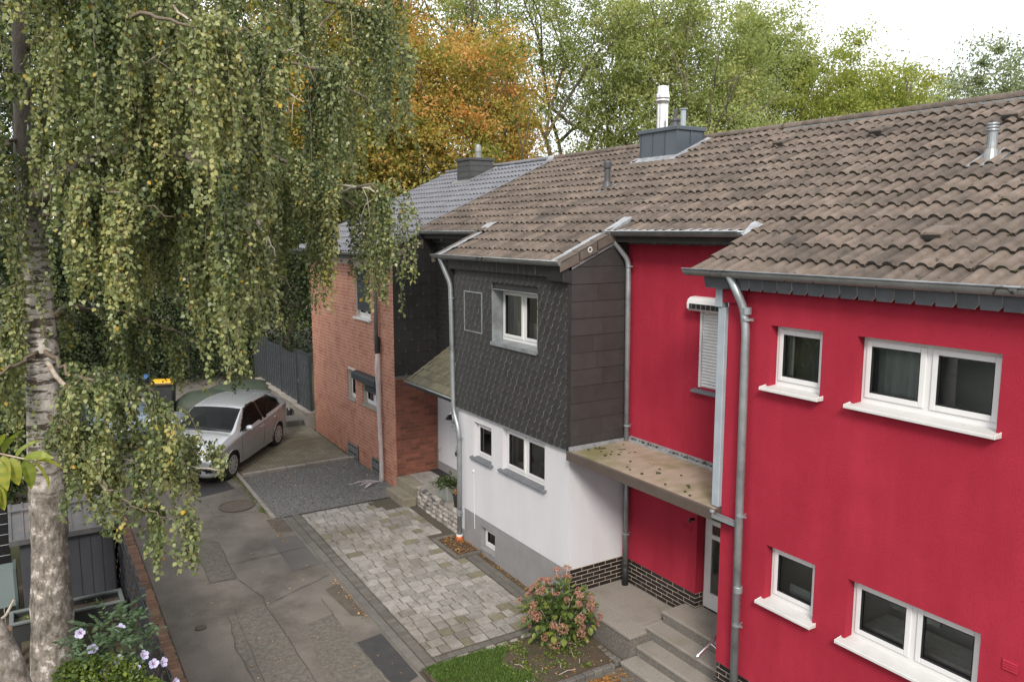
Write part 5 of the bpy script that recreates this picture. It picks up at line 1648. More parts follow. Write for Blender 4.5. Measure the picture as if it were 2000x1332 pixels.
c2 = chimney(bh_, 10.70, 11.40, 19.32, 20.06, 7.98, 'chimdark', False)
part("flue_cowl", MB().lathe([(.085, 0), (.085, .16), (.092, .17), (.092, .20), (.085, .30), (.06, .36), (.03, .38), (0, .385)], (11.05, 19.50, 7.98), 18), MT['zinc_dark'], c2, smooth=False)
# ------------------------------------------------------------------ entrance steps of the red house
es = thing("entrance_steps", "grey terrazzo landing and entrance steps in front of the red house door", "steps", (7.3, 8, 0))
def step_(x0, x1, y0, y1, z, zb, name="step"):
    part(name + "_tread", MB().box(x0 - .015, x1, y0, y1, z - .045, z), MT['step'], es, bev=.006)
    part(name + "_riser", MB().box(x0, x1, y0 + .003, y1 - .003, zb, z - .046), MT['riser'], es)
part("landing_base", MB().box(6.955, XR - .0, 8.02, 9.50, -.5, .31), MT['riser'], es)
part("landing_slab", MB().box(6.93, 7.25, 8.0, 9.34, .313, .36), MT['step'], es, bev=.005)
part("landing_slab", MB().box(7.258, 8.05, 8.21, 9.52, .313, .36), MT['step'], es, bev=.005)
part("landing_slab", MB().box(7.258, 7.66, 8.10, 8.205, .313, .36), MT['step'], es, bev=.005)
part("landing_slab", MB().box(6.985, 7.25, 9.345, 9.52, .313, .36), MT['step'], es, bev=.005)
step_(7.62, XR + .16, 6.46, 8.08, .54, -.3)
step_(7.34, 7.62, 6.46, 8.09, .365, -.3)
step_(7.07, 7.34, 6.46, 8.005, .20, -.4)
step_(6.79, 7.07, 6.46, 8.01, .045, -.5)
hr = thing("handrail", "short shiny chrome handrail rising beside the red wall over the entrance steps", "handrail", (6.95, 6.55, .8))
part("rail", MB().tube([(6.76, 6.56, .80), (6.80, 6.56, .82), (7.35, 6.56, 1.10), (7.40, 6.55, 1.10)], .021, 12), MT['chrome'], hr, smooth=True)
part("rail_bracket", MB().tube([(7.0, 6.56, .92), (7.0, 6.46, .90)], .01, 8), MT['chrome'], hr)
part("rail_bracket", MB().tube([(7.35, 6.56, 1.10), (7.35, 6.46, 1.08)], .01, 8), MT['chrome'], hr)

# ------------------------------------------------------------------ stone landing of the white house
ld = thing("stone_landing", "raised stone landing with split stone wall and two old concrete steps", "landing", (7.4, 14.5, .3))
part("wall_core", MB().box(7.03, XR, 13.14, 16.12, -.2, .465), MT['joint'], ld)
def rough_stone(parent, x, y0, y1, z0, z1):
    mb = MB()
    ny = 3
    ys = [y0 + (y1 - y0) * i / ny for i in range(ny + 1)]
    zs = [z0, (z0 + z1) / 2, z1]
    px = [[x - (0.004 if (i in (0, ny) or j in (0, 2)) else rnd.uniform(.012, .035)) for j in range(3)] for i in range(ny + 1)]
    for i in range(ny):
        for j in range(2):
            mb.face([(px[i + 1][j], ys[i + 1], zs[j]), (px[i][j], ys[i], zs[j]), (px[i][j + 1], ys[i], zs[j + 1]), (px[i + 1][j + 1], ys[i + 1], zs[j + 1])])
    mb.face([(x + .05, y0, z0), (x + .05, y0, z1), (px[0][2], y0, z1), (px[0][1], y0, zs[1]), (px[0][0], y0, z0)])
    mb.face([(px[i][2], ys[i], z1) for i in range(ny + 1)] + [(x + .05, y1, z1), (x + .05, y0, z1)])
    part("stone", mb, MT['splitstone'], parent)
z = -.02
r_ = 0
while z < .49:
    h = .098
    y = 13.15
    while y < 15.06:
        l = min(rnd.uniform(.15, .34), 15.08 - y)
        if 15.08 - (y + l) < .06: l = 15.08 - y
        if z + h > gz(y) - .02:
            rough_stone(ld, 6.985 + .004 * r_, y + .003, y + l - .003, z + .002, z + h - .003)
        y += l
    z += h; r_ += 1
for a, b in ((15.09, 15.60), (15.61, 16.12)):
    part("step_block", MB().box(6.96, 7.26, a, b, gz(15.5) - .1, .50), MT['oldstep'], ld, bev=.012)
part("step_block", MB().box(6.66, 6.955, 15.05, 16.02, gz(15.5) - .1, .325), MT['oldstep'], ld, bev=.012)
y = 13.18
while y < 16.1:
    l = min(rnd.choice([.28, .34, .4]), 16.11 - y)
    x = 7.0 if y < 15.0 else 7.27
    while x < 8.03:
        w = min(.34, 8.04 - x)
        part("slab", MB().box(x + .003, x + w - .003, y + .003, y + l - .004, .47, .505 + rnd.uniform(-.003, .003)), MT['paver'], ld, bev=.006)
        x += w
    y += l
part("drain_grate", MB().box(7.80, 8.03, 15.5, 16.2, .50, .511), MT['darkboard'], ld)

def leafy(name, parent, n, cfun, L, mat, tintf, dz=.3, lw=.75, kind=True, fold=.18):
    P = np.array([cfun() for _ in range(n)])
    D = nrs.normal(size=(n, 3)); D[:, 2] = D[:, 2] * .5 + dz
    Ls = nrs.uniform(L[0], L[1], n)
    me = leaves(name, P - np.array(ORG.get(parent.name, (0, 0, 0))) if parent else P, D, Ls, Ls * lw, mat, tintf(n), fold)
    o = link(name, me, parent)
    if kind: o['kind'] = 'stuff'
    return o

pt = thing("planter", "grey square planter with green ivy on the stone landing", "planter", (7.28, 14.1, .505))
mb = MB()
mb.prism([(7.14, 13.95, .505), (7.40, 13.95, .505), (7.42, 13.93, .82), (7.12, 13.93, .82)], (0, .42, 0))
part("pot", mb, MT['pot'], pt, bev=.01)
leafy("foliage", pt, 420, lambda: (7.27 + rnd.gauss(0, .13), 14.14 + rnd.gauss(0, .16), .84 + abs(rnd.gauss(0, .07)) - .05), (.05, .09), MT['darkleaf'], lambda n: nrs.beta(3, 2, n))
p2 = thing("planter", "small dark plant pot with brown dried plant beside the grey planter", "planter", (7.2, 13.62, .505))
part("pot", MB().lathe([(.07, 0), (.095, .24), (.085, .25), (.08, .22), (0, .22)], (7.2, 13.62, .505), 16), MT['black'], p2)
leafy("foliage", p2, 90, lambda: (7.2 + rnd.gauss(0, .05), 13.62 + rnd.gauss(0, .05), .76 + rnd.uniform(0, .1)), (.03, .06), MT['litter'], lambda n: nrs.uniform(0, .6, n))
lt = thing("lantern_stake", "thin garden stake with a small dark lantern against the white recess wall", "garden stake", (7.62, 14.42, .505))
part("stake", MB().tube([(7.62, 14.42, .505), (7.62, 14.42, 1.28)], .008, 6), MT['bluemetal'], lt)
part("lantern", MB().lathe([(.0, 0), (.045, .02), (.05, .09), (.035, .11), (.02, .14), (0, .15)], (7.62, 14.42, 1.28), 10), MT['carblack'], lt)
part("hanger", MB().tube([(7.62, 14.42 + .05 * math.cos(a), 1.42 + .09 * math.sin(a)) for a in [i * math.pi / 6 for i in range(13)]], .005, 5), MT['chrome'], lt)

# ------------------------------------------------------------------ front garden bed
def soilz(x, y): return gz(y) + .035 + .03 * math.sin(3 * x) * math.sin(2.3 * y)
mb = MB()
nx, ny = 14, 9
for i in range(nx):
    for j in range(ny):
        q = []
        for a, b in ((i, j), (i + 1, j), (i + 1, j + 1), (i, j + 1)):
            x = 4.36 + (6.92 - 4.36) * a / nx; y = 8.16 + (9.38 - 8.16) * b / ny
            q.append((x, y, soilz(x, y)))
        mb.face(q)
struct("soil_bed", mb, MT['soil'], True)
be = thing("bed_edging", "row of grey kerb blocks along the near side of the soil bed", "edging", (5.6, 8.1, 0))
x = 4.36
while x < 6.74:
    l = min(.155, 6.75 - x)
    yo = 8.06 + .0 * x
    part("edging_stone", MB().box(x, x + l - .01, yo, yo + .09, gz(8) - .1, gz(8) + .075 + rnd.uniform(-.006, .006)), MT['darkstone'], be, bev=.012)
    x += l
ce = thing("cobble_edging", "row of small dark cobbles along the landing beside the soil bed", "edging", (6.88, 8.7, 0))
y = 8.12
while y < 9.3:
    l = rnd.uniform(.085, .11)
    part("cobble", MB().box(6.80, 6.90, y, y + l - .012, gz(8.6) - .05, gz(8.6) + .055 + rnd.uniform(-.008, .01)), MT['darkstone'], ce, bev=.018)
    y += l
ge = thing("bed_stones", "loose pale edging stones between the paved parking space and the lawn", "edging", (5.5, 9.4, 0))
x = 4.7
while x < 6.4:
    l = rnd.uniform(.12, .24)
    mb = MB().box(x, x + l - .03, 9.34 + rnd.uniform(-.02, .02), 9.42, gz(9.4) - .05, gz(9.4) + rnd.uniform(.03, .065))
    part("stone", mb, MT['kerb'], ge, bev=.022)
    x += l + rnd.uniform(0, .05)
# grass patch
n = 15000
P = []
while len(P) < n:
    x, y = rnd.uniform(4.4, 6.0), rnd.uniform(8.2, 9.36)
    edge = 5.55 + .12 * math.sin(9 * y) - (9.36 - y) * .05
    if x < edge or rnd.random() < .03: P.append((x, y, soilz(x, y) - .005))
P = np.array(P)
D = nrs.normal(size=(n, 3)) * .55; D[:, 2] = 1
L = nrs.uniform(.025, .06, n)
o = link("grass", leaves("grass", P, D, L, L * .16 + .003, MT['grassblade'], nrs.beta(2, 2, n), .05)); o['kind'] = 'stuff'
# clover-like weeds and little sprouts on the soil
n = 900
P = np.column_stack([nrs.uniform(5.2, 6.9, n), nrs.uniform(8.2, 9.3, n), np.zeros(n)])
cl = np.array([(rnd.uniform(5.3, 6.75), rnd.uniform(8.25, 9.25)) for _ in range(34)])
idx = nrs.randint(0, len(cl), n)
P[:, 0] = cl[idx, 0] + nrs.normal(0, .045, n); P[:, 1] = cl[idx, 1] + nrs.normal(0, .045, n)
P[:, 2] = [soilz(a, b) + rnd.uniform(0, .05) for a, b in P[:, :2]]
D = nrs.normal(size=(n, 3)); D[:, 2] = D[:, 2] * .3 + .35
L = nrs.uniform(.02, .045, n)
o = link("weeds", leaves("weeds", P, D, L, L * .8, MT['hibleaf'], nrs.beta(3, 1.6, n))); o['kind'] = 'stuff'
# twigs on the soil
tw = MB()
for _ in range(12):
    x, y = rnd.uniform(5.3, 6.7), rnd.uniform(8.2, 9.2)
    a = rnd.uniform(0, 6.28); l = rnd.uniform(.1, .28)
    tw.tube([(x, y, soilz(x, y) + .01), (x + math.cos(a) * l / 2, y + math.sin(a) * l / 2, soilz(x, y) + .04), (x + math.cos(a) * l, y + math.sin(a) * l, soilz(x, y) + .015)], .005, 5)
o = link("twigs", tw.mesh("twigs", MT['palebranch'])); o['kind'] = 'stuff'

# fallen leaves on road, bed, gravel, pavers
def litter(n, fx, mat='litter', L=(.02, .045), tint=(1.5, 1.5)):
    P = np.array([fx() for _ in range(n)])
    D = nrs.normal(size=(n, 3)); D[:, 2] *= .12
    Ls = nrs.uniform(L[0], L[1], n)
    V = []
    D = unit(D)
    S_ = np.column_stack([-D[:, 1], D[:, 0], np.zeros(n)])
    S_ = unit(S_)
    up = np.array([0, 0, 1.0])
    Lc = Ls.reshape(n, 1)
    tip = P + D * Lc
    mid = P + D * Lc * .45 + up * nrs.uniform(0.002, .012, (n, 1))
    a = mid + S_ * Lc * .36; b = mid - S_ * Lc * .36
    V = np.stack([P, a, tip, b], 1).reshape(-1, 3)
    me = np_mesh("fallen_leaves", V, np.arange(4 * n).reshape(n, 4), MT[mat], nrs.beta(tint[0], tint[1], n))
    o = link("fallen_leaves", me); o['kind'] = 'stuff'
def onroad():
    x, y = rnd.uniform(1.65, 4.2), rnd.uniform(9, 20)
    return (x, y, gz(y) + .02)
def atkerb():
    if rnd.random() < .6:
        y = rnd.uniform(14.5, 18.9); x = 4.04 - abs(rnd.gauss(0, .06))
    else:
        y = rnd.uniform(11, 12.6); x = 4.28 - abs(rnd.gauss(0, .06))
    return (x, y, gz(y) + .02)
def ongravel():
    if rnd.random() < .55: x, y = rnd.uniform(4.3, 6.9), 18.62 - abs(rnd.gauss(0, .45))
    else: x, y = rnd.uniform(4.2, 6.9), rnd.uniform(15.85, 18.6)
    return (x, y, gz(y) + .045)
def insquare():
    x, y = rnd.uniform(6.53, 6.97), rnd.uniform(12.34, 13.2)
    return (x, y, gz(y) + rnd.uniform(.02, .06))
def alongstrip():
    y = rnd.uniform(9.5, 12.3)
    return (6.93 + rnd.gauss(0, .025), y, gz(y) + .025)
def oldedge():
    y = rnd.uniform(8.5, 15)
    return (1.35 + rnd.gauss(0, .12), y, gz(y) + .035)
def atsteps():
    x = rnd.gauss(6.35, .2); y = 7.98 - abs(rnd.gauss(0, .12))
    return (x, y, gz(y) + .02)
litter(85, onroad, tint=(4, 2)); litter(150, atkerb, tint=(3, 2)); litter(170, ongravel, tint=(3, 1.6)); litter(230, insquare, tint=(1.2, 3), L=(.03, .06)); litter(170, alongstrip, tint=(1.5, 3))
litter(170, oldedge, tint=(2, 2)); litter(260, atsteps, tint=(1.6, 3), L=(.03, .065))
litter(46, lambda: (lambda x, y: (x, y, gz(y) + .03))(rnd.uniform(4.7, 6.6), rnd.uniform(9.6, 15.5)), tint=(4, 2), L=(.018, .035))
litter(150, lambda: (lambda x, y: (x, y, soilz(x, y) + .008))(rnd.uniform(5.6, 6.85), rnd.uniform(8.2, 9.3)), tint=(2, 2), L=(.015, .04))
# kerb weeds
leafy("kerb_weeds", None, 420, lambda: (lambda y: (4.05 - abs(rnd.gauss(0, .05)), y, gz(y) + rnd.uniform(0, .05)))(rnd.choice([rnd.gauss(18.6, .28), rnd.gauss(16.35, .12), rnd.gauss(17.4, .5)])), (.02, .05), MT['hibleaf'], lambda n: nrs.beta(2, 2, n), dz=.7, lw=.4)

# ------------------------------------------------------------------ hydrangea
hy = thing("hydrangea", "round hydrangea bush with faded pink flower heads at the corner of the white house", "shrub", (6.35, 9.0, -.03))
hc = Vector((6.42, 9.02, .42))
st_ = MB()
for i in range(22):
    a = rnd.uniform(0, 6.28); r_ = rnd.uniform(.15, .55)
    e = (hc.x + math.cos(a) * r_ * .9, hc.y + math.sin(a) * r_ * .8, hc.z + rnd.uniform(-.15, .35))
    st_.tube([(6.38 + rnd.uniform(-.06, .06), 9.0 + rnd.uniform(-.06, .06), -.03), ((6.38 + e[0]) / 2, (9.0 + e[1]) / 2, e[2] * .55), e], [.010, .008, .005], 5)
part("stem", st_, MT['palebranch'], hy)
def hyd_leaf_mesh(seed):
    r = random.Random(seed)
    mb = MB()
    L, W = .11, .08
    n = 5
    lf, rt, cn_ = [], [], []
    for i in range(n + 1):
        u = i / n
        w = W / 2 * math.sin(math.pi * min(1, u * .92 + .04)) ** .75
        zz = -.025 * u * u + r.uniform(-.002, .002)
        cn_.append((u * L, 0, zz)); lf.append((u * L - .01 * u, w, zz + .016 - .004 * r.random())); rt.append((u * L - .01 * u, -w, zz + .016 - .004 * r.random()))
    for i in range(n):
        mb.face([cn_[i], cn_[i + 1], lf[i + 1], lf[i]]); mb.face([rt[i], rt[i + 1], cn_[i + 1], cn_[i]])
    me = mb.mesh("leaf", MT['hydleaf'])
    a = me.attributes.new("tint", 'FLOAT', 'FACE')
    t = r.random() ** 1.2
    a.data.foreach_set("value", [min(1, max(0, t + r.uniform(-.08, .08))) for _ in me.polygons])
    return me
HL = [hyd_leaf_mesh(s) for s in range(14)]
def ell(c, rx, ry, rz, pw=.33):
    while True:
        v = Vector((rnd.gauss(0, 1), rnd.gauss(0, 1), rnd.gauss(0, 1)))
        if v.length > .01: break
    v.normalize()
    k = rnd.random() ** pw
    return Vector((c[0] + v.x * rx * k, c[1] + v.y * ry * k, c[2] + v.z * rz * k)), v
for i in range(300):
    p, v = ell(hc, .58, .52, .44, .22)
    q = (v + Vector((rnd.gauss(0, .4), rnd.gauss(0, .4), rnd.gauss(-.15, .3)))).to_track_quat('X', 'Z').to_euler()
    s = rnd.uniform(.7, 1.15)
    inst("leaf", HL[rnd.randrange(14)], hy, p, q, (s, s, s))
P = np.array([tuple(ell(hc, .5, .45, .38, .5)[0]) for _ in range(900)])
D = nrs.normal(size=(900, 3)); L = nrs.uniform(.06, .10, 900)
o = link("foliage", leaves("foliage", P - np.array(ORG[hy.name]), D, L, L * .7, MT['hydleaf'], nrs.beta(1.3, 3, 900)), hy); o['kind'] = 'stuff'
FH = []
for s in range(6):
    n = 90
    V = unit(nrs.normal(size=(n, 3)))
    V[:, 2] = np.abs(V[:, 2]) * .75 - .12
    P = V * .062 * nrs.uniform(.75, 1.05, (n, 1))
    D = nrs.normal(size=(n, 3))
    t = nrs.beta(2, 2, n) * .8
    if s == 5: t = .75 + nrs.uniform(0, .25, n)
    FH.append(leaves("flower_head", P, D, nrs.uniform(.016, .028, n), nrs.uniform(.016, .026, n), MT['hydflower'], t))
for i in range(44):
    p, v = ell(hc, .60, .55, .50, .04)
    if v.z < -.45: v.z = -v.z * .6; p = hc + Vector((v.x * .6, v.y * .55, v.z * .5))
    if v.x > .5 and v.y > .2: continue
    q = (v + Vector((0, 0, .5))).to_track_quat('Z', 'Y').to_euler()
    s = rnd.uniform(.75, 1.2)
    inst("flower_head", FH[5 if i == 7 else rnd.randrange(5)], hy, p + v * .03, q, (s, s, s))
for (dx, dy, dz) in ((.38, .28, .50), (.22, .36, .48)):
    st2 = MB().tube([(hc.x + dx * .6, hc.y + dy * .6, hc.z + .25), (hc.x + dx * .9, hc.y + dy * .9, hc.z + dz)], .006, 5)
    part("stem", st2, MT['palebranch'], hy)
    inst("flower_head", FH[rnd.randrange(5)], hy, (hc.x + dx * .9, hc.y + dy * .9, hc.z + dz + .02), (0, 0, 0), (1, 1, 1))

# ------------------------------------------------------------------ left side: brick edging, woven fence, shed, raised bed
ed = struct("brick_edging", gsheet(1.14, 1.56, 7.0, 24.5, .008, 3), MT['joint'])
y = 7.4
k = 0
while y < 24.4:
    h = .040 + rnd.uniform(-.006, .008)
    inst("brick", pavermesh(.21, .098, .04, MT['edgebrick'], .006), ed, (1.425 + rnd.uniform(-.012, .012), y + .05, gz(y) + rnd.uniform(-.004, .006)), (slope_rot, rnd.gauss(0, .02), rnd.gauss(0, .03)))
    if y < 16: inst("brick", pavermesh(.21, .098, .04, MT['edgebrick'], .006), ed, (1.21 + rnd.uniform(-.012, .012), y + .05, gz(y) + rnd.uniform(-.004, .006)), (slope_rot, rnd.gauss(0, .02), rnd.gauss(0, .03)))
    y += .106
fe = thing("garden_fence", "tall dark privacy fence with woven strips along the brick edging of the road", "fence", (1.06, 11, 0))
y = 8.05
while y < 24:
    if y < 9.5 or y > 9.6:
        part("post", MB().box(1.035, 1.095, y - .03, y + .03, gz(y) - .3, 1.52 + .032 * (y - 10.85)).box(1.03, 1.10, y - .035, y + .035, 1.52 + .032 * (y - 10.85), 1.535 + .032 * (y - 10.85)), MT['anthracite'], fe)
    y0, y1 = y + .03, y + 2.48
    zt = 1.47 + .032 * (y - 10.85)
    zb = gz(y) + .02
    n = 8 if y < 16 else 4
    hs = (zt - zb) / n
    for i in range(n):
        mb = MB()
        m_ = 24
        for k in range(m_):
            ya, yb = y0 + (y1 - y0) * k / m_, y0 + (y1 - y0) * (k + 1) / m_
            sgn = 1 if (i) % 2 else -1
            xa = 1.065 + .012 * sgn * math.sin(k * math.pi / 2.0 + .8)
            xb = 1.065 + .012 * sgn * math.sin((k + 1) * math.pi / 2.0 + .8)
            za, zc = zb + i * hs + .004, zb + (i + 1) * hs - .004
            mb.face([(xa, ya, za), (xb, yb, za), (xb, yb, zc), (xa, ya, zc)])
        part("strip", mb, MT['fencewood'], fe)
    rail = MB()
    for i in range(n + 1):
        zz = zb + i * hs
        rail.box(1.048, 1.056, y0, y1, zz - .004, zz + .004); rail.box(1.074, 1.082, y0, y1, zz - .004, zz + .004)
    part("wire_rails", rail, MT['anthracite'], fe)
    y += 2.51
# shed
sd = thing("garden_shed", "anthracite metal garden shed with grey roof behind the birch trunk", "shed", (.4, 14, 0))
zb = 0.05
part("shed_wall", MB().box(-.26, .99, 13.46, 14.9, -.1, 1.50), MT['shedwall'], sd)
x = -.26
for k in range(8):
    part("wall_panel", MB().box(x + .006, x + .150, 13.448, 13.46, zb - .1, 1.50), MT['shedwall'], sd)
    x += .156
for k in range(9):
    yy = 13.46 + k * .18
    part("wall_panel", MB().box(.99, 1.0, yy + .004, min(yy + .174, 14.9), zb - .1, 1.5), MT['shedwall'], sd)
rf = part("shed_roof", MB().prism([(-.36, 13.36, 1.47), (-.36, 14.2, 1.78), (-.36, 15.0, 1.50), (-.36, 15.0, 1.46), (-.36, 14.2, 1.73), (-.36, 13.36, 1.42)], (1.43, 0, 0)), MT['shedroof'], sd)
for k in range(10):
    x = -.36 + k * .157
    part("roof_rib", MB().prism([(x, 13.36, 1.49), (x, 14.2, 1.80), (x, 14.2, 1.78), (x, 13.36, 1.47)], (.02, 0, 0)), MT['shedroof'], rf)
part("roof_edge", MB().box(-.38, 1.09, 13.33, 13.37, 1.40, 1.49), MT['shedroof'], rf, bev=.006)
part("roof_crossbar", MB().prism([(-.36, 13.98, 1.715), (-.36, 14.02, 1.732), (-.36, 14.02, 1.75), (-.36, 13.98, 1.735)], (1.43, 0, 0)), MT['shedroof'], rf)
part("roof_edge", MB().prism([(-.38, 13.36, 1.40), (-.38, 14.2, 1.70), (-.38, 14.2, 1.79), (-.38, 13.36, 1.49)], (.03, 0, 0)), MT['shedroof'], rf)
# raised bed table
rbd = thing("raised_planter", "dark plastic raised planting trough on legs behind the birch trunk", "planter", (.3, 12.4, 0))
mb = MB()
ring2 = lambda x0, x1, y0, y1, z0, z1, t: MB().box(x0, x1, y0, y0 + t, z0, z1).box(x0, x1, y1 - t, y1, z0, z1).box(x0, x0 + t, y0 + t, y1 - t, z0, z1).box(x1 - t, x1, y0 + t, y1 - t, z0, z1)
part("trough", ring2(-.40, .96, 12.22, 12.62, .42, .68, .03).box(-.37, .93, 12.25, 12.59, .42, .50), MT['binblack'], rbd)
part("rim", ring2(-.43, .99, 12.19, 12.65, .68, .715, .055), MT['greyplastic'], rbd, bev=.006)
part("soil_fill", MB().box(-.37, .93, 12.25, 12.59, .56, .62), MT['soil'], rbd)
for x in (-.39, .89):
    for yy in (12.23, 12.55):
        part("leg", MB().prism([(x, yy, -.05), (x + .06, yy, -.05), (x + .075, yy, .42), (x - .01, yy, .42)], (0, .06, 0)), MT['binblack'], rbd)
leafy("seedlings", rbd, 60, lambda: (rnd.choice([-.2, .1, .6]) + rnd.gauss(0, .05), 12.42 + rnd.gauss(0, .05), .63 + rnd.uniform(0, .06)), (.03, .05), MT['hibleaf'], lambda n: nrs.beta(2, 2, n))
# rear garden fence (dark slats with pale rods) and greenhouse panel at the left
lf_ = thing("slat_fence", "dark garden fence with pale horizontal rods left of the shed", "fence", (-1.2, 14.9, 0))
z = .05
for k in range(9):
    part("slat", MB().box(-2.4, -.42, 14.9, 14.92, z, z + .155), MT['carblack'], lf_)
    part("rod", MB().tube([(-2.4, 14.885, z + .168), (-.42, 14.885, z + .168)], .007, 6), MT['lead'], lf_)
    z += .176
for x in (-2.38, -1.4, -.44):
    part("post", MB().box(x - .025, x + .025, 14.93, 14.98, -.1, 1.68), MT['anthracite'], lf_)
cf = thing("cold_frame", "grey green cold frame panel with wooden base left of the shed", "cold frame", (-.75, 13.7, 0))
part("frame_pane", MB().prism([(-1.6, 13.95, .95), (-.36, 13.95, .95), (-.36, 13.93, .95), (-1.6, 13.93, .95)], (0, -.35, -.55)), MT['tealpanel'], cf)
part("frame_edge", MB().box(-.37, -.33, 13.55, 13.98, .1, .98), MT['tealpanel'], cf)
part("wooden_base", MB().box(-1.6, -.34, 13.45, 13.6, -.05, .12), MT['edgebrick'], cf)
for k in range(5):
    part("frame_bar", MB().tube([(-1.4 + k * .22, 13.58, .12), (-1.4 + k * .22, 13.58, .4)], .008, 5), MT['lead'], cf)
sb_ = MB()
sb_.tube([(-.95, 13.3, .1), (-.5, 13.42, .35), (-.38, 13.45, .55)], .02, 6)
part("loose_stake", sb_, MT['palebranch'], cf)
# garden soil and small lawn patch around the planter
struct("garden_soil", gpoly([(-2.5, 12.2), (1.0, 12.2), (1.0, 15.0), (-2.5, 15.0)], -.004), MT['soil'])

# ------------------------------------------------------------------ end of the street: retaining wall, gate, bins, tarpaulins
rwl = thing("retaining_wall", "low concrete retaining wall below the dark fence beside the brick house", "wall", (6.9, 24.5, .4))
for a, b in ((21.95, 23.3), (23.31, 24.7), (24.71, 26.2), (26.21, 27.7)):
    part("wall_block", MB().box(6.80, 7.0, a, b - .005, gz(a) - .2, .80 + .025 * (a - 22)), MT['kerb'], rwl, bev=.01)
    part("coping", MB().box(6.76, 7.04, a, b - .005, .80 + .025 * (a - 22), .86 + .025 * (a - 22)), MT['kerb'], rwl, bev=.008)
gf = thing("garden_gate", "anthracite woven gate with silver handle next to the brick house", "gate", (6.95, 22.6, .9))
def woven(parent, y0, y1, z0, z1, x=6.92, n=9):
    for i in range(n):
        h = (z1 - z0) / n
        mb = MB()
        m_ = 12
        for k in range(m_):
            ya, yb = y0 + (y1 - y0) * k / m_, y0 + (y1 - y0) * (k + 1) / m_
            s1 = 1 if i % 2 else -1
            xa = x + .012 * s1 * math.sin(k * math.pi / 2 + .8); xb = x + .012 * s1 * math.sin((k + 1) * math.pi / 2 + .8)
            mb.face([(xa, yb if False else ya, z0 + i * h + .004), (xb, yb, z0 + i * h + .004), (xb, yb, z0 + (i + 1) * h - .004), (xa, ya, z0 + (i + 1) * h - .004)])
        part("strip", mb, MT['anthracite'], parent)
    for k in range(7):
        yy = y0 + (y1 - y0) * (k + .5) / 7
        part("wire", MB().box(x - .018, x - .012, yy - .003, yy + .003, z0, z1), MT['zinc_dark'], parent)
woven(gf, 22.15, 23.1, .90, 2.45)
fm = MB(); ring(fm, 6.90, 6.95, 22.08, 23.17, .86, 2.50, .06)
part("gate_frame", fm, MT['anthracite'], gf)
part("handle", MB().tube([(6.88, 23.08, 1.60), (6.84, 23.08, 1.60), (6.84, 22.97, 1.61)], .012, 8).box(6.885, 6.90, 23.06, 23.10, 1.5, 1.7), MT['chrome'], gf)
f2 = thing("rear_fence", "anthracite woven privacy fence behind the silver car beyond the gate", "fence", (6.95, 25.5, .9))
for k in range(3):
    a = 23.25 + k * 1.7
    woven(f2, a + .04, a + 1.64, .92 + .03 * k, 2.35 + .06 * k)
    part("post", MB().box(6.89, 6.96, a - .03, a + .03, .85, 2.5 + .06 * k), MT['anthracite'], f2)
part("post", MB().box(6.89, 6.96, 22.0, 22.07, .85, 2.5), MT['anthracite'], f2)
bs = thing("block_step", "flat grey concrete step block in front of the retaining wall", "step", (6.5, 22.7, .37))
part("block", MB().box(6.28, 6.76, 22.35, 23.05, gz(22.6) - .05, gz(22.6) + .20), MT['darkstone'], bs, bev=.015)
bb = thing("bucket", "small black bucket beside the concrete step block", "bucket", (6.62, 23.3, .4))
part("bucket_body", MB().lathe([(.10, 0), (.14, .28), (.13, .28), (.10, .03), (0, .03)], (6.62, 23.35, gz(23.3) + .03), 16), MT['binblack'], bb)
part("bucket_handle", MB().tube([(6.62, 23.35 + .14 * math.cos(a), gz(23.3) + .30 + .06 * math.sin(a)) for a in [i * math.pi / 8 for i in range(9)]], .006, 5), MT['chrome'], bb)

def wheelie(x, y, lid, label, rz):
    t = thing("wheelie_bin", label, "bin", (x, y, gz(y) + .01), rz, "wheelie bins at the end of the street", local=True)
    b = MB()
    b.prism([(-.24, -.28, .12), (.24, -.28, .12), (.29, -.30, .95), (-.29, -.30, .95)], (0, .54, 0))
    part("bin_body", b, MT['binblack'], t, bev=.02)
    l = MB()
    prof = [(-.36, .95), (-.36, .99), (-.2, 1.05), (.1, 1.07), (.28, 1.03), (.30, .95)]
    l.prism([(-.31, yy, zz) for yy, zz in prof], (.62, 0, 0))
    part("bin_lid", l, MT[lid], t, bev=.015)
    part("bin_rim", MB().box(-.31, .31, -.33, .29, .90, .949), MT['binblack'], t, bev=.01)
    for s in (-.26, .22):
        part("bin_wheel", MB().lathe([(.10, 0), (.10, .05), (.03, .055), (0, .055)], (s, .22, .10), 14, axis='x'), MT['tyre'], t)
    part("bin_handle", MB().tube([(-.25, .30, .98), (-.25, .36, 1.0), (.25, .36, 1.0), (.25, .30, .98)], .014, 6), MT['binblack'], t)
wheelie(3.55, 25.65, 'binyellow', "black wheelie bin with bright yellow lid under the birch twigs", R(160))
wheelie(2.98, 26.6, 'binblue', "black wheelie bin with blue lid left of the yellow lidded bin", R(175))

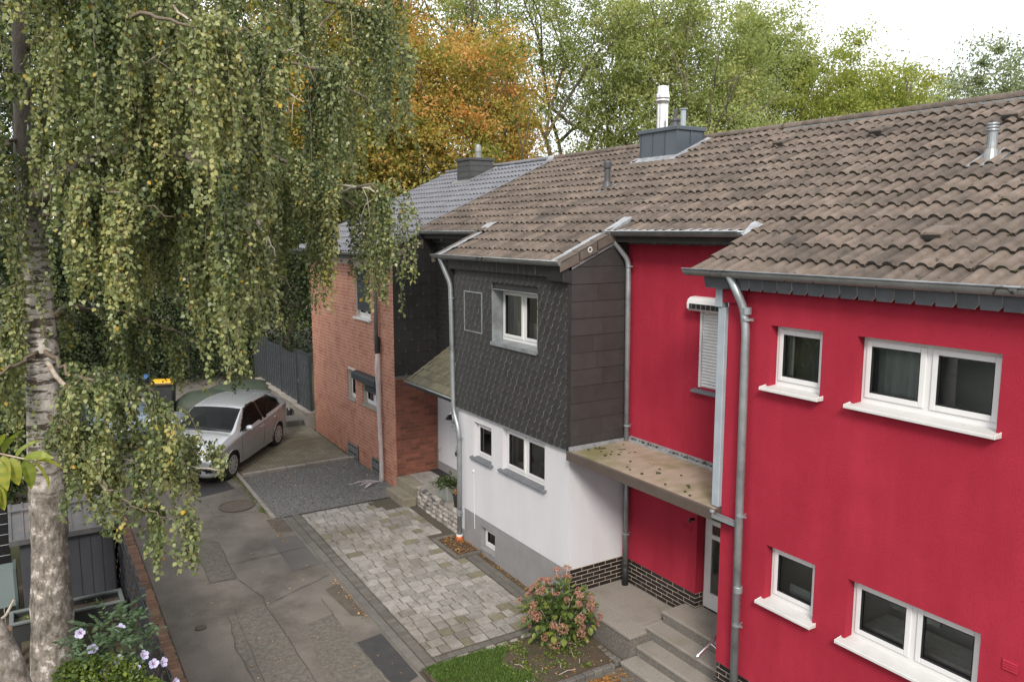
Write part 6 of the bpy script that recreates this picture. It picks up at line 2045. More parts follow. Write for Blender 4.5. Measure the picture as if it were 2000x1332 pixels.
def tarp(name, label, c, rx, ry, h, mat, seed, rotz=0):
    r = np.random.RandomState(seed)
    mb = MB()
    N, M = 18, 9
    ph = r.uniform(0, 6.28, 6)
    pts = []
    for j in range(M + 1):
        v = j / M
        row = []
        for i in range(N):
            a = 2 * math.pi * i / N
            rr = (1 - v ** 2.6) ** .5 if v < 1 else 0
            wob = 1 + .09 * math.sin(3 * a + ph[0]) + .05 * math.sin(7 * a + ph[1]) * (1 - v)
            zz = h * v + .05 * math.sin(5 * a + ph[2]) * (1 - v) * v * 3
            x, y = math.cos(a) * rx * rr * wob, math.sin(a) * ry * rr * wob
            row.append((c[0] + x * math.cos(rotz) - y * math.sin(rotz), c[1] + x * math.sin(rotz) + y * math.cos(rotz), c[2] + max(zz, 0)))
        pts.append(row)
    for j in range(M):
        for i in range(N):
            k = (i + 1) % N
            mb.face([pts[j][i], pts[j][k], pts[j + 1][k], pts[j + 1][i]])
    o = part(name, mb, MT[mat], None, smooth=True, weld=True)
    return tag(o, label, "tarpaulin")
tarp("covered_pile", "rounded pile under a dark green tarpaulin behind the silver car", (4.75, 25.9, gz(25.9)), .95, .8, .58, 'tarpgreen', 3)
tarp("covered_pile", "low grey tarpaulin covered heap beside the car windscreen", (3.2, 23.9, gz(24)), .8, .7, .5, 'tarpgrey', 5)
tarp("covered_pile", "broad sloping pile under green netting beside the retaining wall", (6.1, 26.6, gz(26.6)), 1.2, .9, .6, 'tarpgreen', 8)
# ------------------------------------------------------------------ cars
# stations: x, z bottom, half widths at sill / middle / shoulder, shoulder z, half width and z of glass top or bonnet edge, top z
ST = [(2.14, .34, .30, .34, .32, .52, .26, .60, .61),
      (2.11, .26, .56, .60, .58, .58, .48, .66, .675),
      (2.03, .21, .68, .73, .71, .63, .58, .72, .735),
      (1.88, .19, .77, .81, .79, .70, .66, .79, .815),
      (1.62, .19, .83, .865, .84, .78, .70, .87, .90),
      (1.25, .19, .85, .885, .87, .86, .72, .945, .985),
      (0.98, .19, .855, .89, .88, .90, .73, .99, 1.03),
      (0.60, .19, .86, .89, .885, .925, .69, 1.20, 1.245),
      (0.25, .19, .86, .89, .885, .94, .64, 1.365, 1.41),
      (-0.10, .19, .86, .89, .885, .955, .61, 1.425, 1.465),
      (-0.60, .19, .86, .89, .885, .975, .60, 1.44, 1.48),
      (-1.15, .19, .855, .89, .88, 1.005, .58, 1.41, 1.45),
      (-1.60, .20, .84, .875, .86, 1.035, .55, 1.34, 1.38),
      (-1.90, .22, .80, .84, .82, 1.045, .54, 1.22, 1.26),
      (-2.06, .26, .74, .79, .77, 1.02, .56, 1.10, 1.12),
      (-2.15, .32, .66, .70, .68, .90, .54, .96, .97),
      (-2.17, .40, .40, .44, .42, .70, .36, .78, .79)]
def cr_(p0, p1, p2, p3, t):
    return 0.5 * ((2 * p1) + (-p0 + p2) * t + (2 * p0 - 5 * p1 + 4 * p2 - p3) * t * t + (-p0 + 3 * p1 - 3 * p2 + p3) * t ** 3)
SA = np.array(ST)
def station(x):
    xs = SA[:, 0]
    i = int(np.searchsorted(-xs, -x)) - 1
    i = max(0, min(len(xs) - 2, i))
    t = (xs[i] - x) / (xs[i] - xs[i + 1])
    g_ = lambda k: SA[max(0, min(len(xs) - 1, k))]
    return cr_(g_(i - 1), g_(i), g_(i + 1), g_(i + 2), max(0, min(1, t)))
def section(x, sub=5):
    _, zb, hs, hm, hb, zs, hg, zg, zt = station(x)
    P = [(0, zb), (hs * .9, zb), (hs, zb + .12), (hm, zb + (zs - zb) * .48), (hb + .006, zs - .07), (hb - .015, zs), (hg + (hb - hg) * .42, zs + (zg - zs) * .58), (hg, zg), (hg * .82, zt - .018 if zt - zg > .02 else zt - .004), (hg * .42, zt), (0, zt + .004)]
    P = np.array(P)
    out = []
    for i in range(len(P) - 1):
        a, b, c, d = P[max(i - 1, 0)], P[i], P[i + 1], P[min(i + 2, len(P) - 1)]
        for k in range(sub):
            t = k / sub
            q = cr_(a, b, c, d, t) if i not in (0,) else b + (c - b) * t
            out.append(q)
    out.append(P[-1])
    return np.array(out)
def ysurf(x, z):
    s_ = section(x)
    s_ = s_[5:38]
    return float(np.interp(z, s_[:, 1], s_[:, 0]))
WX = (1.30, -1.30)
def inpoly(x, z, poly):
    c = False
    n = len(poly)
    for i in range(n):
        (x1, z1), (x2, z2) = poly[i], poly[(i + 1) % n]
        if (z1 > z) != (z2 > z) and x < (x2 - x1) * (z - z1) / (z2 - z1) + x1: c = not c
    return c
WIN_F = [(0.76, .965), (0.24, 1.345), (-0.02, 1.395), (-.36, 1.41), (-.36, .985), (0.3, .965)]
WIN_R = [(-.43, .985), (-.43, 1.41), (-.9, 1.395), (-1.25, 1.345), (-1.58, 1.20), (-1.50, 1.11), (-1.15, 1.03)]
LAMP = [(1.42, .875), (1.60, .86), (1.86, .78), (2.06, .66), (2.02, .60), (1.86, .64), (1.62, .77)]

def make_car(label, loc, heading, paint, tilt=0.0):
    t = thing("parked_car", label, "car", loc, 0, None, local=True)
    t.rotation_euler = (0, 0, heading)
    xs = np.concatenate([np.linspace(2.14, 1.9, 10, endpoint=False), np.linspace(1.9, -1.95, 92, endpoint=False), np.linspace(-1.95, -2.17, 8)])
    secs = [section(x) for x in xs]
    m = secs[0].shape[0]
    groups = {k: MB() for k in ('body', 'side_window', 'rear_side_window', 'windscreen', 'rear_window', 'headlight', 'tail_light', 'grille', 'trim')}
    for i in range(len(xs) - 1):
        a, b = secs[i], secs[i + 1]
        xa, xb = xs[i], xs[i + 1]
        for j in range(m - 1):
            xc = (xa + xb) / 2
            zc = (a[j][1] + a[j + 1][1] + b[j][1] + b[j + 1][1]) / 4
            yc = (a[j][0] + a[j + 1][0] + b[j][0] + b[j + 1][0]) / 4
            if any((xc - w) ** 2 + (zc - .31) ** 2 < .355 ** 2 for w in WX) and yc > .45 and zc < .75: continue
            k = 'body'
            up = j >= 37
            if 22 < j <= 37 and inpoly(xc, zc, WIN_F): k = 'side_window'
            elif 22 < j <= 37 and inpoly(xc, zc, WIN_R): k = 'rear_side_window'
            elif j >= 26 and inpoly(xc, zc, [(0.82, .95), (0.22, 1.385), (-.02, 1.43), (-1.2, 1.40), (-1.66, 1.21), (-1.56, 1.08), (-1.15, .99), (-.3, .95)]) and j < 36: k = 'trim'
            elif j >= 37 and .27 < xc < 0.93 and yc < station(xc)[6] * .93: k = 'windscreen'
            elif j >= 37 and 0.93 <= xc < 1.02: k = 'trim'
            elif j >= 37 and -2.0 < xc < -1.68: k = 'rear_window'
            elif xc > 1.3 and yc > .40 and inpoly(xc, zc, LAMP): k = 'headlight'
            elif xc > 2.03 and yc < .40 and .605 < zc < .655: k = 'grille'
            elif xc > 1.98 and yc < .46 - (.46 - zc) * .5 and .27 < zc < .45: k = 'grille'
            elif xc > 1.9 and .56 < yc < .72 and .34 < zc < .44: k = 'grille'
            elif xc < -1.93 and yc > .45 and .72 < zc < .98: k = 'tail_light'
            elif zc < .205 and xc < 2.0: k = 'trim'
            for sgn in (1, -1):
                q = [(xa, a[j][0] * sgn, a[j][1]), (xb, b[j][0] * sgn, b[j][1]), (xb, b[j + 1][0] * sgn, b[j + 1][1]), (xa, a[j + 1][0] * sgn, a[j + 1][1])]
                groups[k].face(q if sgn > 0 else q[::-1])
    mats = dict(body=paint, side_window='carglass', rear_side_window='carglass', windscreen='carglass', rear_window='carglass', headlight='lampglass', tail_light='redlight', grille='carblack', trim='carblack')
    # close ends
    for sgn, s0, x0 in ((1, secs[0], xs[0]), (1, secs[-1], xs[-1])):
        groups['body'].face([(x0, y, z) for y, z in s0] + [(x0, -y, z) for y, z in s0[::-1]])
    body = None
    for k, g_ in groups.items():
        if not g_.f: continue
        # weld for smooth shading
        me = g_.mesh(k, MT[mats[k]])
        bm = bmesh.new(); bm.from_mesh(me)
        bmesh.ops.remove_doubles(bm, verts=bm.verts, dist=.0005)
        for f in bm.faces: f.smooth = True
        bm.to_mesh(me); bm.free()
        nm = k if k not in ('side_window', 'rear_side_window') else 'side_window'
        if k in ('headlight', 'tail_light', 'side_window', 'rear_side_window'):
            # split left / right into parts of their own
            for sgn in (1, -1):
                me2 = me.copy()
                bm = bmesh.new(); bm.from_mesh(me2)
                bmesh.ops.delete(bm, geom=[v for v in bm.verts if v.co.y * sgn < 0], context='VERTS')
                bm.to_mesh(me2); bm.free()
                link(nm, me2, t)
        else:
            o = link(k, me, t)
            if k == 'body': body = o
    # cabin floor / seats / dashboard so the glass does not look empty
    part("cabin", MB().box(-1.75, 1.0, -.78, .78, .30, .62).box(.62, .98, -.70, .70, .62, .96).box(-1.75, -1.2, -.65, .65, .62, .95), MT['carinner'], t)
    for y in (.37, -.37):
        part("seat", MB().box(-.35, .15, y - .23, y + .23, .55, .72).prism([(-.30, y - .22, .70), (-.16, y - .22, .70), (-.32, y - .22, 1.22), (-.42, y - .22, 1.22)], (0, .44, 0)).box(-.44, -.34, y - .11, y + .11, 1.22, 1.36), MT['carinner'], t, bev=.03)
    part("seat", MB().box(-1.25, -.75, -.65, .65, .55, .72).prism([(-1.2, -.62, .70), (-1.08, -.62, .70), (-1.25, -.62, 1.2), (-1.35, -.62, 1.2)], (0, 1.24, 0)), MT['carinner'], t, bev=.03)
    part("steering_wheel", MB().tube([(.52 + .06 * math.sin(a), .37 + .18 * math.cos(a), .95 + .17 * math.sin(a)) for a in [i * math.pi / 8 for i in range(17)]], .016, 6), MT['carblack'], t)
    # wheel housings
    hb = MB()
    for w in WX:
        for s in (1, -1):
            hb.lathe([(.352, 0), (.352, .30), (0, .30)] if s < 0 else [(0, 0), (.352, 0), (.352, .30)], (w, .52 if s > 0 else -.82, .31), 24, axis='y')
    part("wheel_housing", hb, MT['carblack'], t)
    for w in WX:
        for s in (1, -1):
            yo = .86 * s
            ty = MB().lathe([(.20, -.20 * s), (.295, -.20 * s), (.315, -.17 * s), (.315, -.03 * s), (.298, 0), (.225, .004 * s)], (w, yo, .315), 28, axis='y')
            wo_ = part("wheel", ty, MT['tyre'], t, smooth=False)
            rim = MB().lathe([(.228, -.015 * s), (.228, .004 * s), (.205, .008 * s), (.19, -.004 * s), (.19, -.06 * s), (0, -.06 * s)], (w, yo, .315), 28, axis='y')
            part("rim_back", rim, MT['carblack'], wo_)
            sp = MB().lathe([(.222, .002 * s), (.222, .012 * s), (.188, .012 * s), (.188, .0 * s)], (w, yo, .315), 28, axis='y')
            sp.lathe([(.085, -.01 * s), (.08, .014 * s), (.03, .020 * s), (0, .020 * s)], (w, yo, .315), 18, axis='y')
            for k in range(9):
                a = 2 * math.pi * k / 9
                c_, s2 = math.cos(a), math.sin(a)
                wd0, wd1 = .028, .038
                p_ = lambda r_, ww, yy: (w + c_ * r_ - s2 * ww, yo + yy * s, .315 + s2 * r_ + c_ * ww)
                sp.face([p_(.07, -wd0, .012), p_(.20, -wd1, .008), p_(.20, wd1, .008), p_(.07, wd0, .012)])
                sp.face([p_(.07, -wd0, .012), p_(.07, -wd0, -.03), p_(.20, -wd1, -.03), p_(.20, -wd1, .008)])
                sp.face([p_(.07, wd0, .012), p_(.20, wd1, .008), p_(.20, wd1, -.03), p_(.07, wd0, -.03)])
            part("wheel_cover", sp, MT['alloy'], wo_)
    # arch lips, shut lines, handles, mirrors, wipers, aerial, emblem, plate
    for s in (1, -1):
        ln = MB()
        for pts in ([(0.80, .93), (0.86, .70), (0.82, .42), (.78, .27)], [(-.40, .98), (-.40, .6), (-.38, .27)], [(-1.50, 1.10), (-1.22, .86), (-.98, .56), (-.93, .40), (-.90, .27)], [(.78, .27), (0, .265), (-.90, .27)]):
            Q = []
            for (x0, z0), (x1, z1) in zip(pts[:-1], pts[1:]):
                for k in range(8):
                    u = k / 8
                    x, z = x0 + (x1 - x0) * u, z0 + (z1 - z0) * u
                    Q.append((x, (ysurf(x, z) + .001) * s, z))
            ln.tube(Q, .0045, 5)
        part("shut_line", ln, MT['carblack'], t)
        for w in WX:
            Q = []
            for k in range(17):
                a = math.pi * (k / 16) * 1.12 - .19
                x, z = w + .362 * math.cos(a), .31 + .362 * math.sin(a)
                if z < .24: continue
                Q.append((x, (ysurf(x, z) + .002) * s, z))
            part("arch_lip", MB().tube(Q, .012, 6), MT[paint], t, smooth=True)
        for x, z in ((-.26, .83), (-1.08, .875)):
            y = ysurf(x, z)
            part("door_handle", MB().tube([(x - .09, (y + .005) * s, z), (x - .08, (y + .03) * s, z), (x + .08, (y + .03) * s, z), (x + .09, (y + .005) * s, z)], .014, 6), MT[paint], t, smooth=True)
        my = ysurf(.62, .95)
        mir = MB()
        mir.lathe([(0, -.10), (.055, -.085), (.075, -.03), (.075, .03), (.05, .085), (0, .10)], (.60, (my + .13) * s, 1.01), 12, axis='y')
        mo = part("wing_mirror", mir, MT[paint], t, smooth=True)
        part("mirror_foot", MB().tube([(.64, (my - .02) * s, .955), (.61, (my + .06) * s, .985)], .022, 6), MT['carblack'], mo)
        # character line
        Q = []
        for k in range(20):
            x = 1.45 - 3.3 * k / 19
            z = .66 + .22 * (k / 19)
            Q.append((x, (ysurf(x, z) - .004) * s, z))
        part("crease", MB().tube(Q, .009, 6), MT[paint], t, smooth=True)
        xq = 1.03
        part("wiper", MB().tube([(.99, .08 * s + .25, 1.045), (.95, .08 * s - .1, 1.06), (.90, .08 * s - .35, 1.075)], .008, 5), MT['carblack'], t)
    part("chrome_bar", MB().tube([(2.125, -.36, .625), (2.148, 0, .628), (2.125, .36, .625)], .012, 6), MT['chrome'], t)
    part("intake_trim", MB().tube([(2.06, -.50, .47), (2.11, -.38, .28), (2.13, 0, .255), (2.11, .38, .28), (2.06, .50, .47)], .014, 6), MT['chrome'], t, smooth=True)
    em = MB()
    em.tube([(2.15 + 0 * a, .062 * math.cos(a), .665 + .034 * math.sin(a)) for a in [i * math.pi / 10 for i in range(21)]], .007, 6)
    em.tube([(2.152, -.022, .645), (2.152, -.012, .685)], .007, 5); em.tube([(2.152, .012, .645), (2.152, .022, .685)], .007, 5); em.tube([(2.152, -.016, .662), (2.152, .016, .668)], .007, 5)
    part("emblem", em, MT['chrome'], t)
    pl_ = part("number_plate", MB().box(2.145, 2.155, -.26, .26, .455, .565), MT['plate'], t, bev=.004)
    tx = MB()
    def stroke(y0, z0, y1, z1):
        tx.tube([(2.156, y0, z0), (2.156, y1, z1)], .008, 4)
    zz0, zz1 = .475, .545
    # K E as read on the plate
    stroke(.10, zz0, .10, zz1); stroke(.10, .51, .055, zz1); stroke(.10, .51, .055, zz0)
    stroke(.0, zz0, .0, zz1); stroke(.0, zz0, -.045, zz0); stroke(.0, .51, -.04, .51); stroke(.0, zz1, -.045, zz1)
    part("plate_lettering", tx, MT['text'], pl_)
    part("aerial", MB().prism([(-1.35, -.012, 1.43), (-1.45, -.012, 1.43), (-1.44, -.012, 1.50), (-1.41, -.012, 1.50)], (0, .024, 0)), MT['carblack'], t)
    part("roof_spoiler", MB().prism([(-1.62, -.50, 1.385), (-1.85, -.50, 1.35), (-1.86, -.50, 1.335), (-1.65, -.50, 1.36)], (0, 1.0, 0)), MT[paint], t)
    return t
hd = math.atan2(-2.01, -1.61)
car1 = make_car("silver hatchback parked on the paved yard with birch twigs before its bonnet", (4.12, 20.30, gz(20.3) + .02), hd, 'carpaint')
car1.rotation_euler = Matrix.Rotation(math.atan(.032), 3, 'X').to_euler()
car1.rotation_euler = (Matrix.Rotation(math.atan(.032), 3, 'X') @ Matrix.Rotation(hd, 3, 'Z')).to_euler()
car2 = make_car("blue grey car mostly hidden by the birch foliage left of the silver car", (2.0, 24.0, gz(24.0) + .02), R(-92), 'carblue')
# ------------------------------------------------------------------ birch
LIMBS = [
    [(0.25,12.59,6.82,0.00),(0.61,11.83,7.92,0.97),(0.96,10.84,8.32,1.98),(1.37,10.12,8.39,2.07),(1.95,9.49,8.20,2.13),(2.44,9.17,8.12,1.68),],
    [(0.26,12.73,7.70,0.00),(0.08,11.96,8.14,1.90),(-0.27,11.59,8.20,2.52),(-0.70,11.82,7.97,2.52),],
    [(0.28,12.50,6.38,0.00),(0.58,12.00,6.66,0.66),(0.91,11.47,6.90,1.94),(1.52,10.63,6.99,2.35),(2.08,9.99,6.67,2.24),(2.50,9.63,6.07,2.00),],
    [(0.22,12.64,7.02,0.00),(0.75,11.70,7.67,1.61),(1.46,10.68,7.77,2.15),(2.10,9.88,7.48,2.14),(2.48,9.58,7.12,1.48),],
    [(0.27,12.83,8.38,0.00),(1.59,12.43,9.53,1.74),(3.08,12.10,9.55,2.41),(4.55,11.98,9.31,2.48),(5.46,11.79,8.70,2.08),(5.63,11.70,8.08,1.45),],
    [(0.27,12.72,7.70,0.00),(1.86,12.38,8.75,1.77),(3.43,11.95,8.51,2.45),(4.59,11.76,8.08,2.55),(5.25,11.58,7.34,1.59),],
    [(0.25,12.53,6.48,0.00),(2.06,12.02,7.34,1.42),(3.17,11.76,7.10,1.62),(4.02,11.63,6.57,1.67),(4.62,11.51,6.66,2.48),(5.14,11.38,6.44,1.89),(5.37,11.18,6.09,0.47),],
    [(0.93,11.70,6.92,0.00),(1.94,11.52,6.75,1.37),(2.53,11.58,6.43,2.13),(2.84,11.26,5.66,1.99),(3.26,11.05,5.23,1.50),],
    [(0.23,12.49,6.14,0.00),(0.78,11.70,6.33,1.32),(1.33,11.25,6.39,1.82),(2.15,11.06,6.21,2.21),(2.60,10.84,5.81,1.90),],
    [(0.30,12.92,9.06,0.00),(1.86,11.87,9.99,2.21),(3.55,11.60,10.44,2.70),(5.16,11.79,10.46,2.55),(5.84,11.89,10.08,1.61),],
    [(0.32,12.96,9.39,0.00),(0.93,11.66,9.58,1.58),(1.84,10.71,9.41,1.84),(2.49,10.26,9.10,1.53),],
    [(0.22,12.10,4.46,0.00),(0.46,11.67,4.23,0.66),(0.82,11.07,4.06,1.10),(1.28,10.63,3.86,1.28),(1.56,10.28,3.50,1.01),],
    [(0.21,11.97,3.59,0.00),(0.46,11.54,3.41,0.80),(0.78,11.20,3.28,1.25),(1.40,10.58,3.28,1.10),(1.62,10.40,3.26,0.42),(1.80,10.25,3.20,0.16),],
    [(0.21,11.97,3.59,0.00),(0.51,11.39,3.40,0.39),(0.68,10.87,3.03,0.89),(0.94,10.30,2.75,0.99),(1.22,10.02,2.62,0.75),(1.28,9.92,2.50,0.55),],
    [(0.24,12.67,7.29,0.00),(-0.07,12.34,6.98,2.17),(-0.41,12.28,6.77,2.71),(-0.76,12.44,6.45,2.71),],
    [(0.23,12.39,5.53,0.00),(-0.08,12.19,5.28,1.33),(-0.49,12.29,5.09,1.71),],
    [(0.28,12.60,7.02,0.00),(1.27,14.24,6.97,2.42),(2.97,14.25,6.95,2.85),(4.27,13.66,6.88,1.05),(4.63,13.40,6.62,0.53),],
    [(0.27,12.83,8.38,0.00),(1.43,14.49,9.12,2.42),(3.15,14.61,9.11,3.31),(4.78,14.16,8.96,2.98),(5.65,13.50,8.25,2.53),],
    [(0.23,12.26,4.72,0.00),(-0.01,13.45,4.54,1.48),(-0.41,14.27,4.40,1.86),],
    [(0.58,12.00,6.66,0.00),(0.75,11.04,6.56,1.24),(1.11,10.32,6.42,1.54),(1.55,10.01,6.18,1.19),],
    [(0.22,12.10,4.40,0.00),(-.05,11.6,4.35,1.0),(-.40,11.5,4.2,1.6),(-.8,11.7,4.0,1.7),],
    [(0.22,12.20,4.80,0.00),(0.55,12.9,4.9,.9),(1.1,13.6,4.8,1.5),(1.9,13.9,4.5,1.5),(2.6,13.8,4.1,1.0),],
    [(0.93,11.70,6.92,0.00),(2.4,11.9,6.9,1.6),(3.9,12.2,6.6,1.7),(4.5,12.0,6.4,2.3),(4.95,11.7,6.2,1.6),],
    [(0.30,12.92,9.06,0.00),(0.10,11.9,9.4,1.8),(-.30,11.5,9.3,2.5),(-.75,11.7,9.1,2.6),],
    [(0.30,12.92,9.06,0.00),(0.6,11.4,9.3,1.5),(0.9,10.6,9.2,2.2),(1.5,10.1,9.0,2.0),],
]
# strands per metre of limb
DENS = [30, 26, 30, 30, 24, 24, 34, 24, 28, 16, 22, 46, 44, 46, 40, 34, 20, 20, 34, 30, 34, 30, 44, 36, 26]
BARE = [
    [(0.82,11.26,8.15),(1.13,10.91,7.92),(1.15,10.87,7.77),(1.51,10.57,7.99),(1.76,10.32,8.16)],
    [(1.15,10.91,7.96),(1.07,10.80,7.72),(1.09,10.75,7.54),(1.28,10.60,7.33),(1.34,10.54,7.18)],
    [(1.17,10.89,7.95),(1.25,10.57,7.73),(1.36,10.44,7.40)],
    [(1.17,10.86,7.77),(1.30,10.63,7.60),(1.38,10.53,7.30)],
    [(1.71,10.31,8.65),(1.78,10.00,8.45),(1.90,9.78,8.31),(1.97,9.60,8.20)],
    [(3.17,11.84,8.32),(3.43,11.83,8.52),(3.62,11.73,8.59)],
    [(3.30,11.78,8.43),(3.37,11.58,8.15),(3.45,11.49,7.94),(3.60,11.38,7.80)],
    [(2.48,11.63,6.57),(2.76,11.41,6.29),(3.00,11.19,5.87),(3.07,11.10,5.59)],
    [(4.19,11.78,6.68),(4.61,11.50,6.62),(4.86,11.32,6.43)],
    [(4.13,12.19,9.00),(4.41,12.06,9.31),(4.61,11.94,9.31)],
]
bt = thing("birch_tree", "large weeping birch with white peeling bark beside the shed and street", "tree", (0.03, 11.6, -.1))
TRK = [(0.02, 11.55, -.2), (0.04, 11.61, 0.03), (0.10, 11.83, 1.6), (0.13, 11.92, 2.28), (0.19, 12.15, 3.91), (0.22, 12.35, 5.26), (0.23, 12.5, 6.21), (0.22, 12.64, 7.02), (0.25, 12.79, 8.04), (0.30, 12.92, 9.06), (0.42, 13.12, 10.75), (.5, 13.3, 12.5)]
TR = [.34, .29, .225, .225, .20, .185, .17, .135, .105, .085, .06, .03]
def smooth_path(pts, n=5):
    P = [np.array(p, float) for p in pts]
    out = []
    for i in range(len(P) - 1):
        a, b, c, d = P[max(i - 1, 0)], P[i], P[i + 1], P[min(i + 2, len(P) - 1)]
        for k in range(n):
            out.append(cr_(a, b, c, d, k / n))
    out.append(P[-1])
    return out
tp = smooth_path([(x, y, z, r_) for (x, y, z), r_ in zip(TRK, TR)], 6)
tm = MB()
tm.tube([p[:3] for p in tp], [p[3] * rnd.uniform(.97, 1.03) for p in tp], 20)
tm.v = [(x + rnd.gauss(0, .006), y + rnd.gauss(0, .006), z) for x, y, z in tm.v]
# knobbly swellings where branches leave
for (x, y, z, r_) in ((.33, 12.02, 3.55, .11), (.30, 12.3, 5.6, .10), (.36, 12.35, 6.45, .14)):
    tm.lathe([(0, -r_), (r_ * .7, -r_ * .6), (r_, 0), (r_ * .7, r_ * .6), (0, r_)], (x - .06, y, z), 10)
part("trunk", tm, MT['birchbark'], bt, smooth=True)

LP, LD, LL, LTn = [], [], [], []
def strand(p0, length, out, rs, leafy_=1.0, tone=0.0, golden=False):
    """a hanging twig with alternating leaves"""
    n = max(6, int(length / .05))
    p = np.array(p0, float)
    d = np.array([out[0], out[1], .25])
    path = [p.copy()]
    sx, sy = rs.normal(0, .05), rs.normal(0, .05)
    for i in range(n):
        g_ = min(1, i / 5)
        d = d * (1 - .30) + np.array([sx, sy, -1.0]) * .30
        d += rs.normal(0, .07, 3)
        d /= np.linalg.norm(d)
        p = p + d * .05
        path.append(p.copy())
    return np.array(path)
tw = MB()
lm = []
foliage = []
for li, (limb, den) in enumerate(zip(LIMBS, DENS)):
    pts = smooth_path(limb, 6)
    pr = np.array(pts)
    wob = nrs.normal(0, .025, (len(pr), 3)); wob[0] = 0
    pr[:, :3] += wob
    seg = np.linalg.norm(np.diff(pr[:, :3], axis=0), axis=1)
    tot = seg.sum()
    cum = np.concatenate([[0], np.cumsum(seg)])
    r0 = .055 if tot > 3.5 else .032
    if li in (2,): r0 = .12
    rad = [max(.007, r0 * (1 - .85 * c / tot)) for c in cum]
    lb = MB().tube([tuple(p[:3]) for p in pr], rad, 8)
    lo_ = part("limb", lb, MT['birchbark'] if li in (2, 5, 6) else MT['twig'], bt, smooth=True)
    ns = int(tot * den)
    P_, D_, L_, T_ = [], [], [], []
    twm = MB()
    tone = nrs.normal(0, .06)
    bunches = []
    nb_ = max(4, ns // (6 if li in (6, 11, 12, 13, 15, 22) else 9))
    for s in range(nb_):
        c = tot * nrs.uniform(.16, 1.0) if li != 2 else tot * nrs.uniform(.28, 1.0)
        a = nrs.uniform(0, 2 * math.pi)
        sp = nrs.uniform(.03, .40)
        bunches.append((c, a, sp, nrs.choice([nrs.uniform(.45, .85), nrs.uniform(.8, 1.1)]), nrs.normal(0, .10), nrs.uniform(.4, 1.6), nrs.random_sample() < .05))
    wts = np.array([q[5] for q in bunches]); wts /= wts.sum()
    for s in range(ns):
        bc, a, sp, lf_, btone, _w, bgold = bunches[nrs.choice(nb_, p=wts)]
        c = min(tot, max(0, bc + nrs.normal(0, .045)))
        i = min(len(seg) - 1, int(np.searchsorted(cum, c) - 1)); i = max(i, 0)
        u = (c - cum[i]) / max(seg[i], 1e-6)
        b = pr[i] * (1 - u) + pr[i + 1] * u
        ln = b[3]
        if ln < .10: continue
        ln *= lf_ * nrs.choice([nrs.uniform(.45, .9), nrs.uniform(.85, 1.05)])
        spread = abs(sp + nrs.normal(0, .05))
        p0 = b[:3] + np.array([math.cos(a) * spread + nrs.normal(0, .035), math.sin(a) * spread + nrs.normal(0, .035), nrs.uniform(-.06, .14)])
        path = strand(p0, ln, (math.cos(a) * .5, math.sin(a) * .5), nrs)
        q = path[::3]
        if len(q) > 2 and s % 2 == 0: twm.tube([tuple(v) for v in q], [.004] * (len(q) - 1) + [.0015], 3, cap=False)
        k = len(path)
        st_tone = nrs.normal(0, .06) + tone + btone
        gold = nrs.random_sample() < .012 or (bgold and nrs.random_sample() < .5)
        stp = 0.017
        m = int(k * .05 / stp)
        for j in range(m):
            if nrs.random_sample() < .06: continue
            f = j / m * (k - 1)
            i0 = int(f); 
            if i0 >= k - 1: i0 = k - 2
            pp = path[i0] + (path[i0 + 1] - path[i0]) * (f - i0)
            ang = nrs.uniform(0, 6.283)
            of = nrs.uniform(.006, .062) * (1.1 - .55 * j / m)
            o_ = np.array([math.cos(ang) * of, math.sin(ang) * of, nrs.uniform(-.02, .012)])
            P_.append(pp + o_)
            D_.append((math.cos(ang) * .55 + nrs.normal(0, .25), math.sin(ang) * .55 + nrs.normal(0, .25), -.75 + nrs.normal(0, .35)))
            L_.append(nrs.uniform(.036, .070))
            t = .36 + st_tone + nrs.normal(0, .20) + .16 * (j / m) ** 2
            r_ = nrs.random_sample()
            if r_ < .012: t = nrs.uniform(.9, .97)
            if gold: t = nrs.uniform(.66, .93)
            T_.append(max(0, min(t, .97)) if r_ < .012 or gold else max(0, min(t, .86)))
    if li in (5,):   # orange twigs at one limb
        pass
    if P_:
        P_ = np.array(P_); L_ = np.array(L_)
        me = round_leaves("foliage", P_ - np.array(ORG[bt.name]), np.array(D_), L_, L_ * nrs.uniform(.70, .92, len(L_)), MT['birchleaf'], T_)
        o = link("foliage", me, lo_); o['kind'] = 'stuff'
    if twm.v:
        part("twigs", twm, MT['twig'], lo_, kind='stuff')
for b in BARE:
    p = smooth_path([(x, y, z) for x, y, z in b], 5)
    q = [tuple(v + nrs.normal(0, .008, 3)) for v in p]
    rr_ = [.020 * (1 - .7 * i / len(q)) for i in range(len(q))]
    m = MB().tube(q, rr_, 7)
    for s in range(3):
        i = rnd.randrange(len(q) // 3, len(q))
        e = Vector(q[i]); 
        d = Vector((rnd.uniform(-.2, .2), rnd.uniform(-.2, .2), -.15))
        m.tube([e, e + d, e + d * 1.6 + Vector((0, 0, -.25))], [.007, .005, .003], 5)
    part("bare_branch", m, MT['palebranch'], bt, smooth=True)
# low bare boughs seen below the crown
for b, r0 in (([(.25, 12.05, 4.30), (.46, 11.70, 3.96), (.70, 11.35, 3.75), (1.05, 11.0, 3.45), (1.45, 10.6, 3.0)], .035), ([(.30, 11.95, 3.45), (.52, 11.42, 3.20), (.66, 11.1, 2.95), (.80, 10.8, 2.70)], .035), ([(.62, 11.2, 3.10), (1.0, 10.95, 3.12), (1.6, 10.5, 3.08), (2.0, 10.15, 3.02)], .016)):
    p = smooth_path(b, 5)
    part("bare_branch", MB().tube([tuple(v + nrs.normal(0, .012, 3)) for v in p], [r0 * (1 - .6 * i / len(p)) for i in range(len(p))], 8), MT['palebranch'], bt, smooth=True)
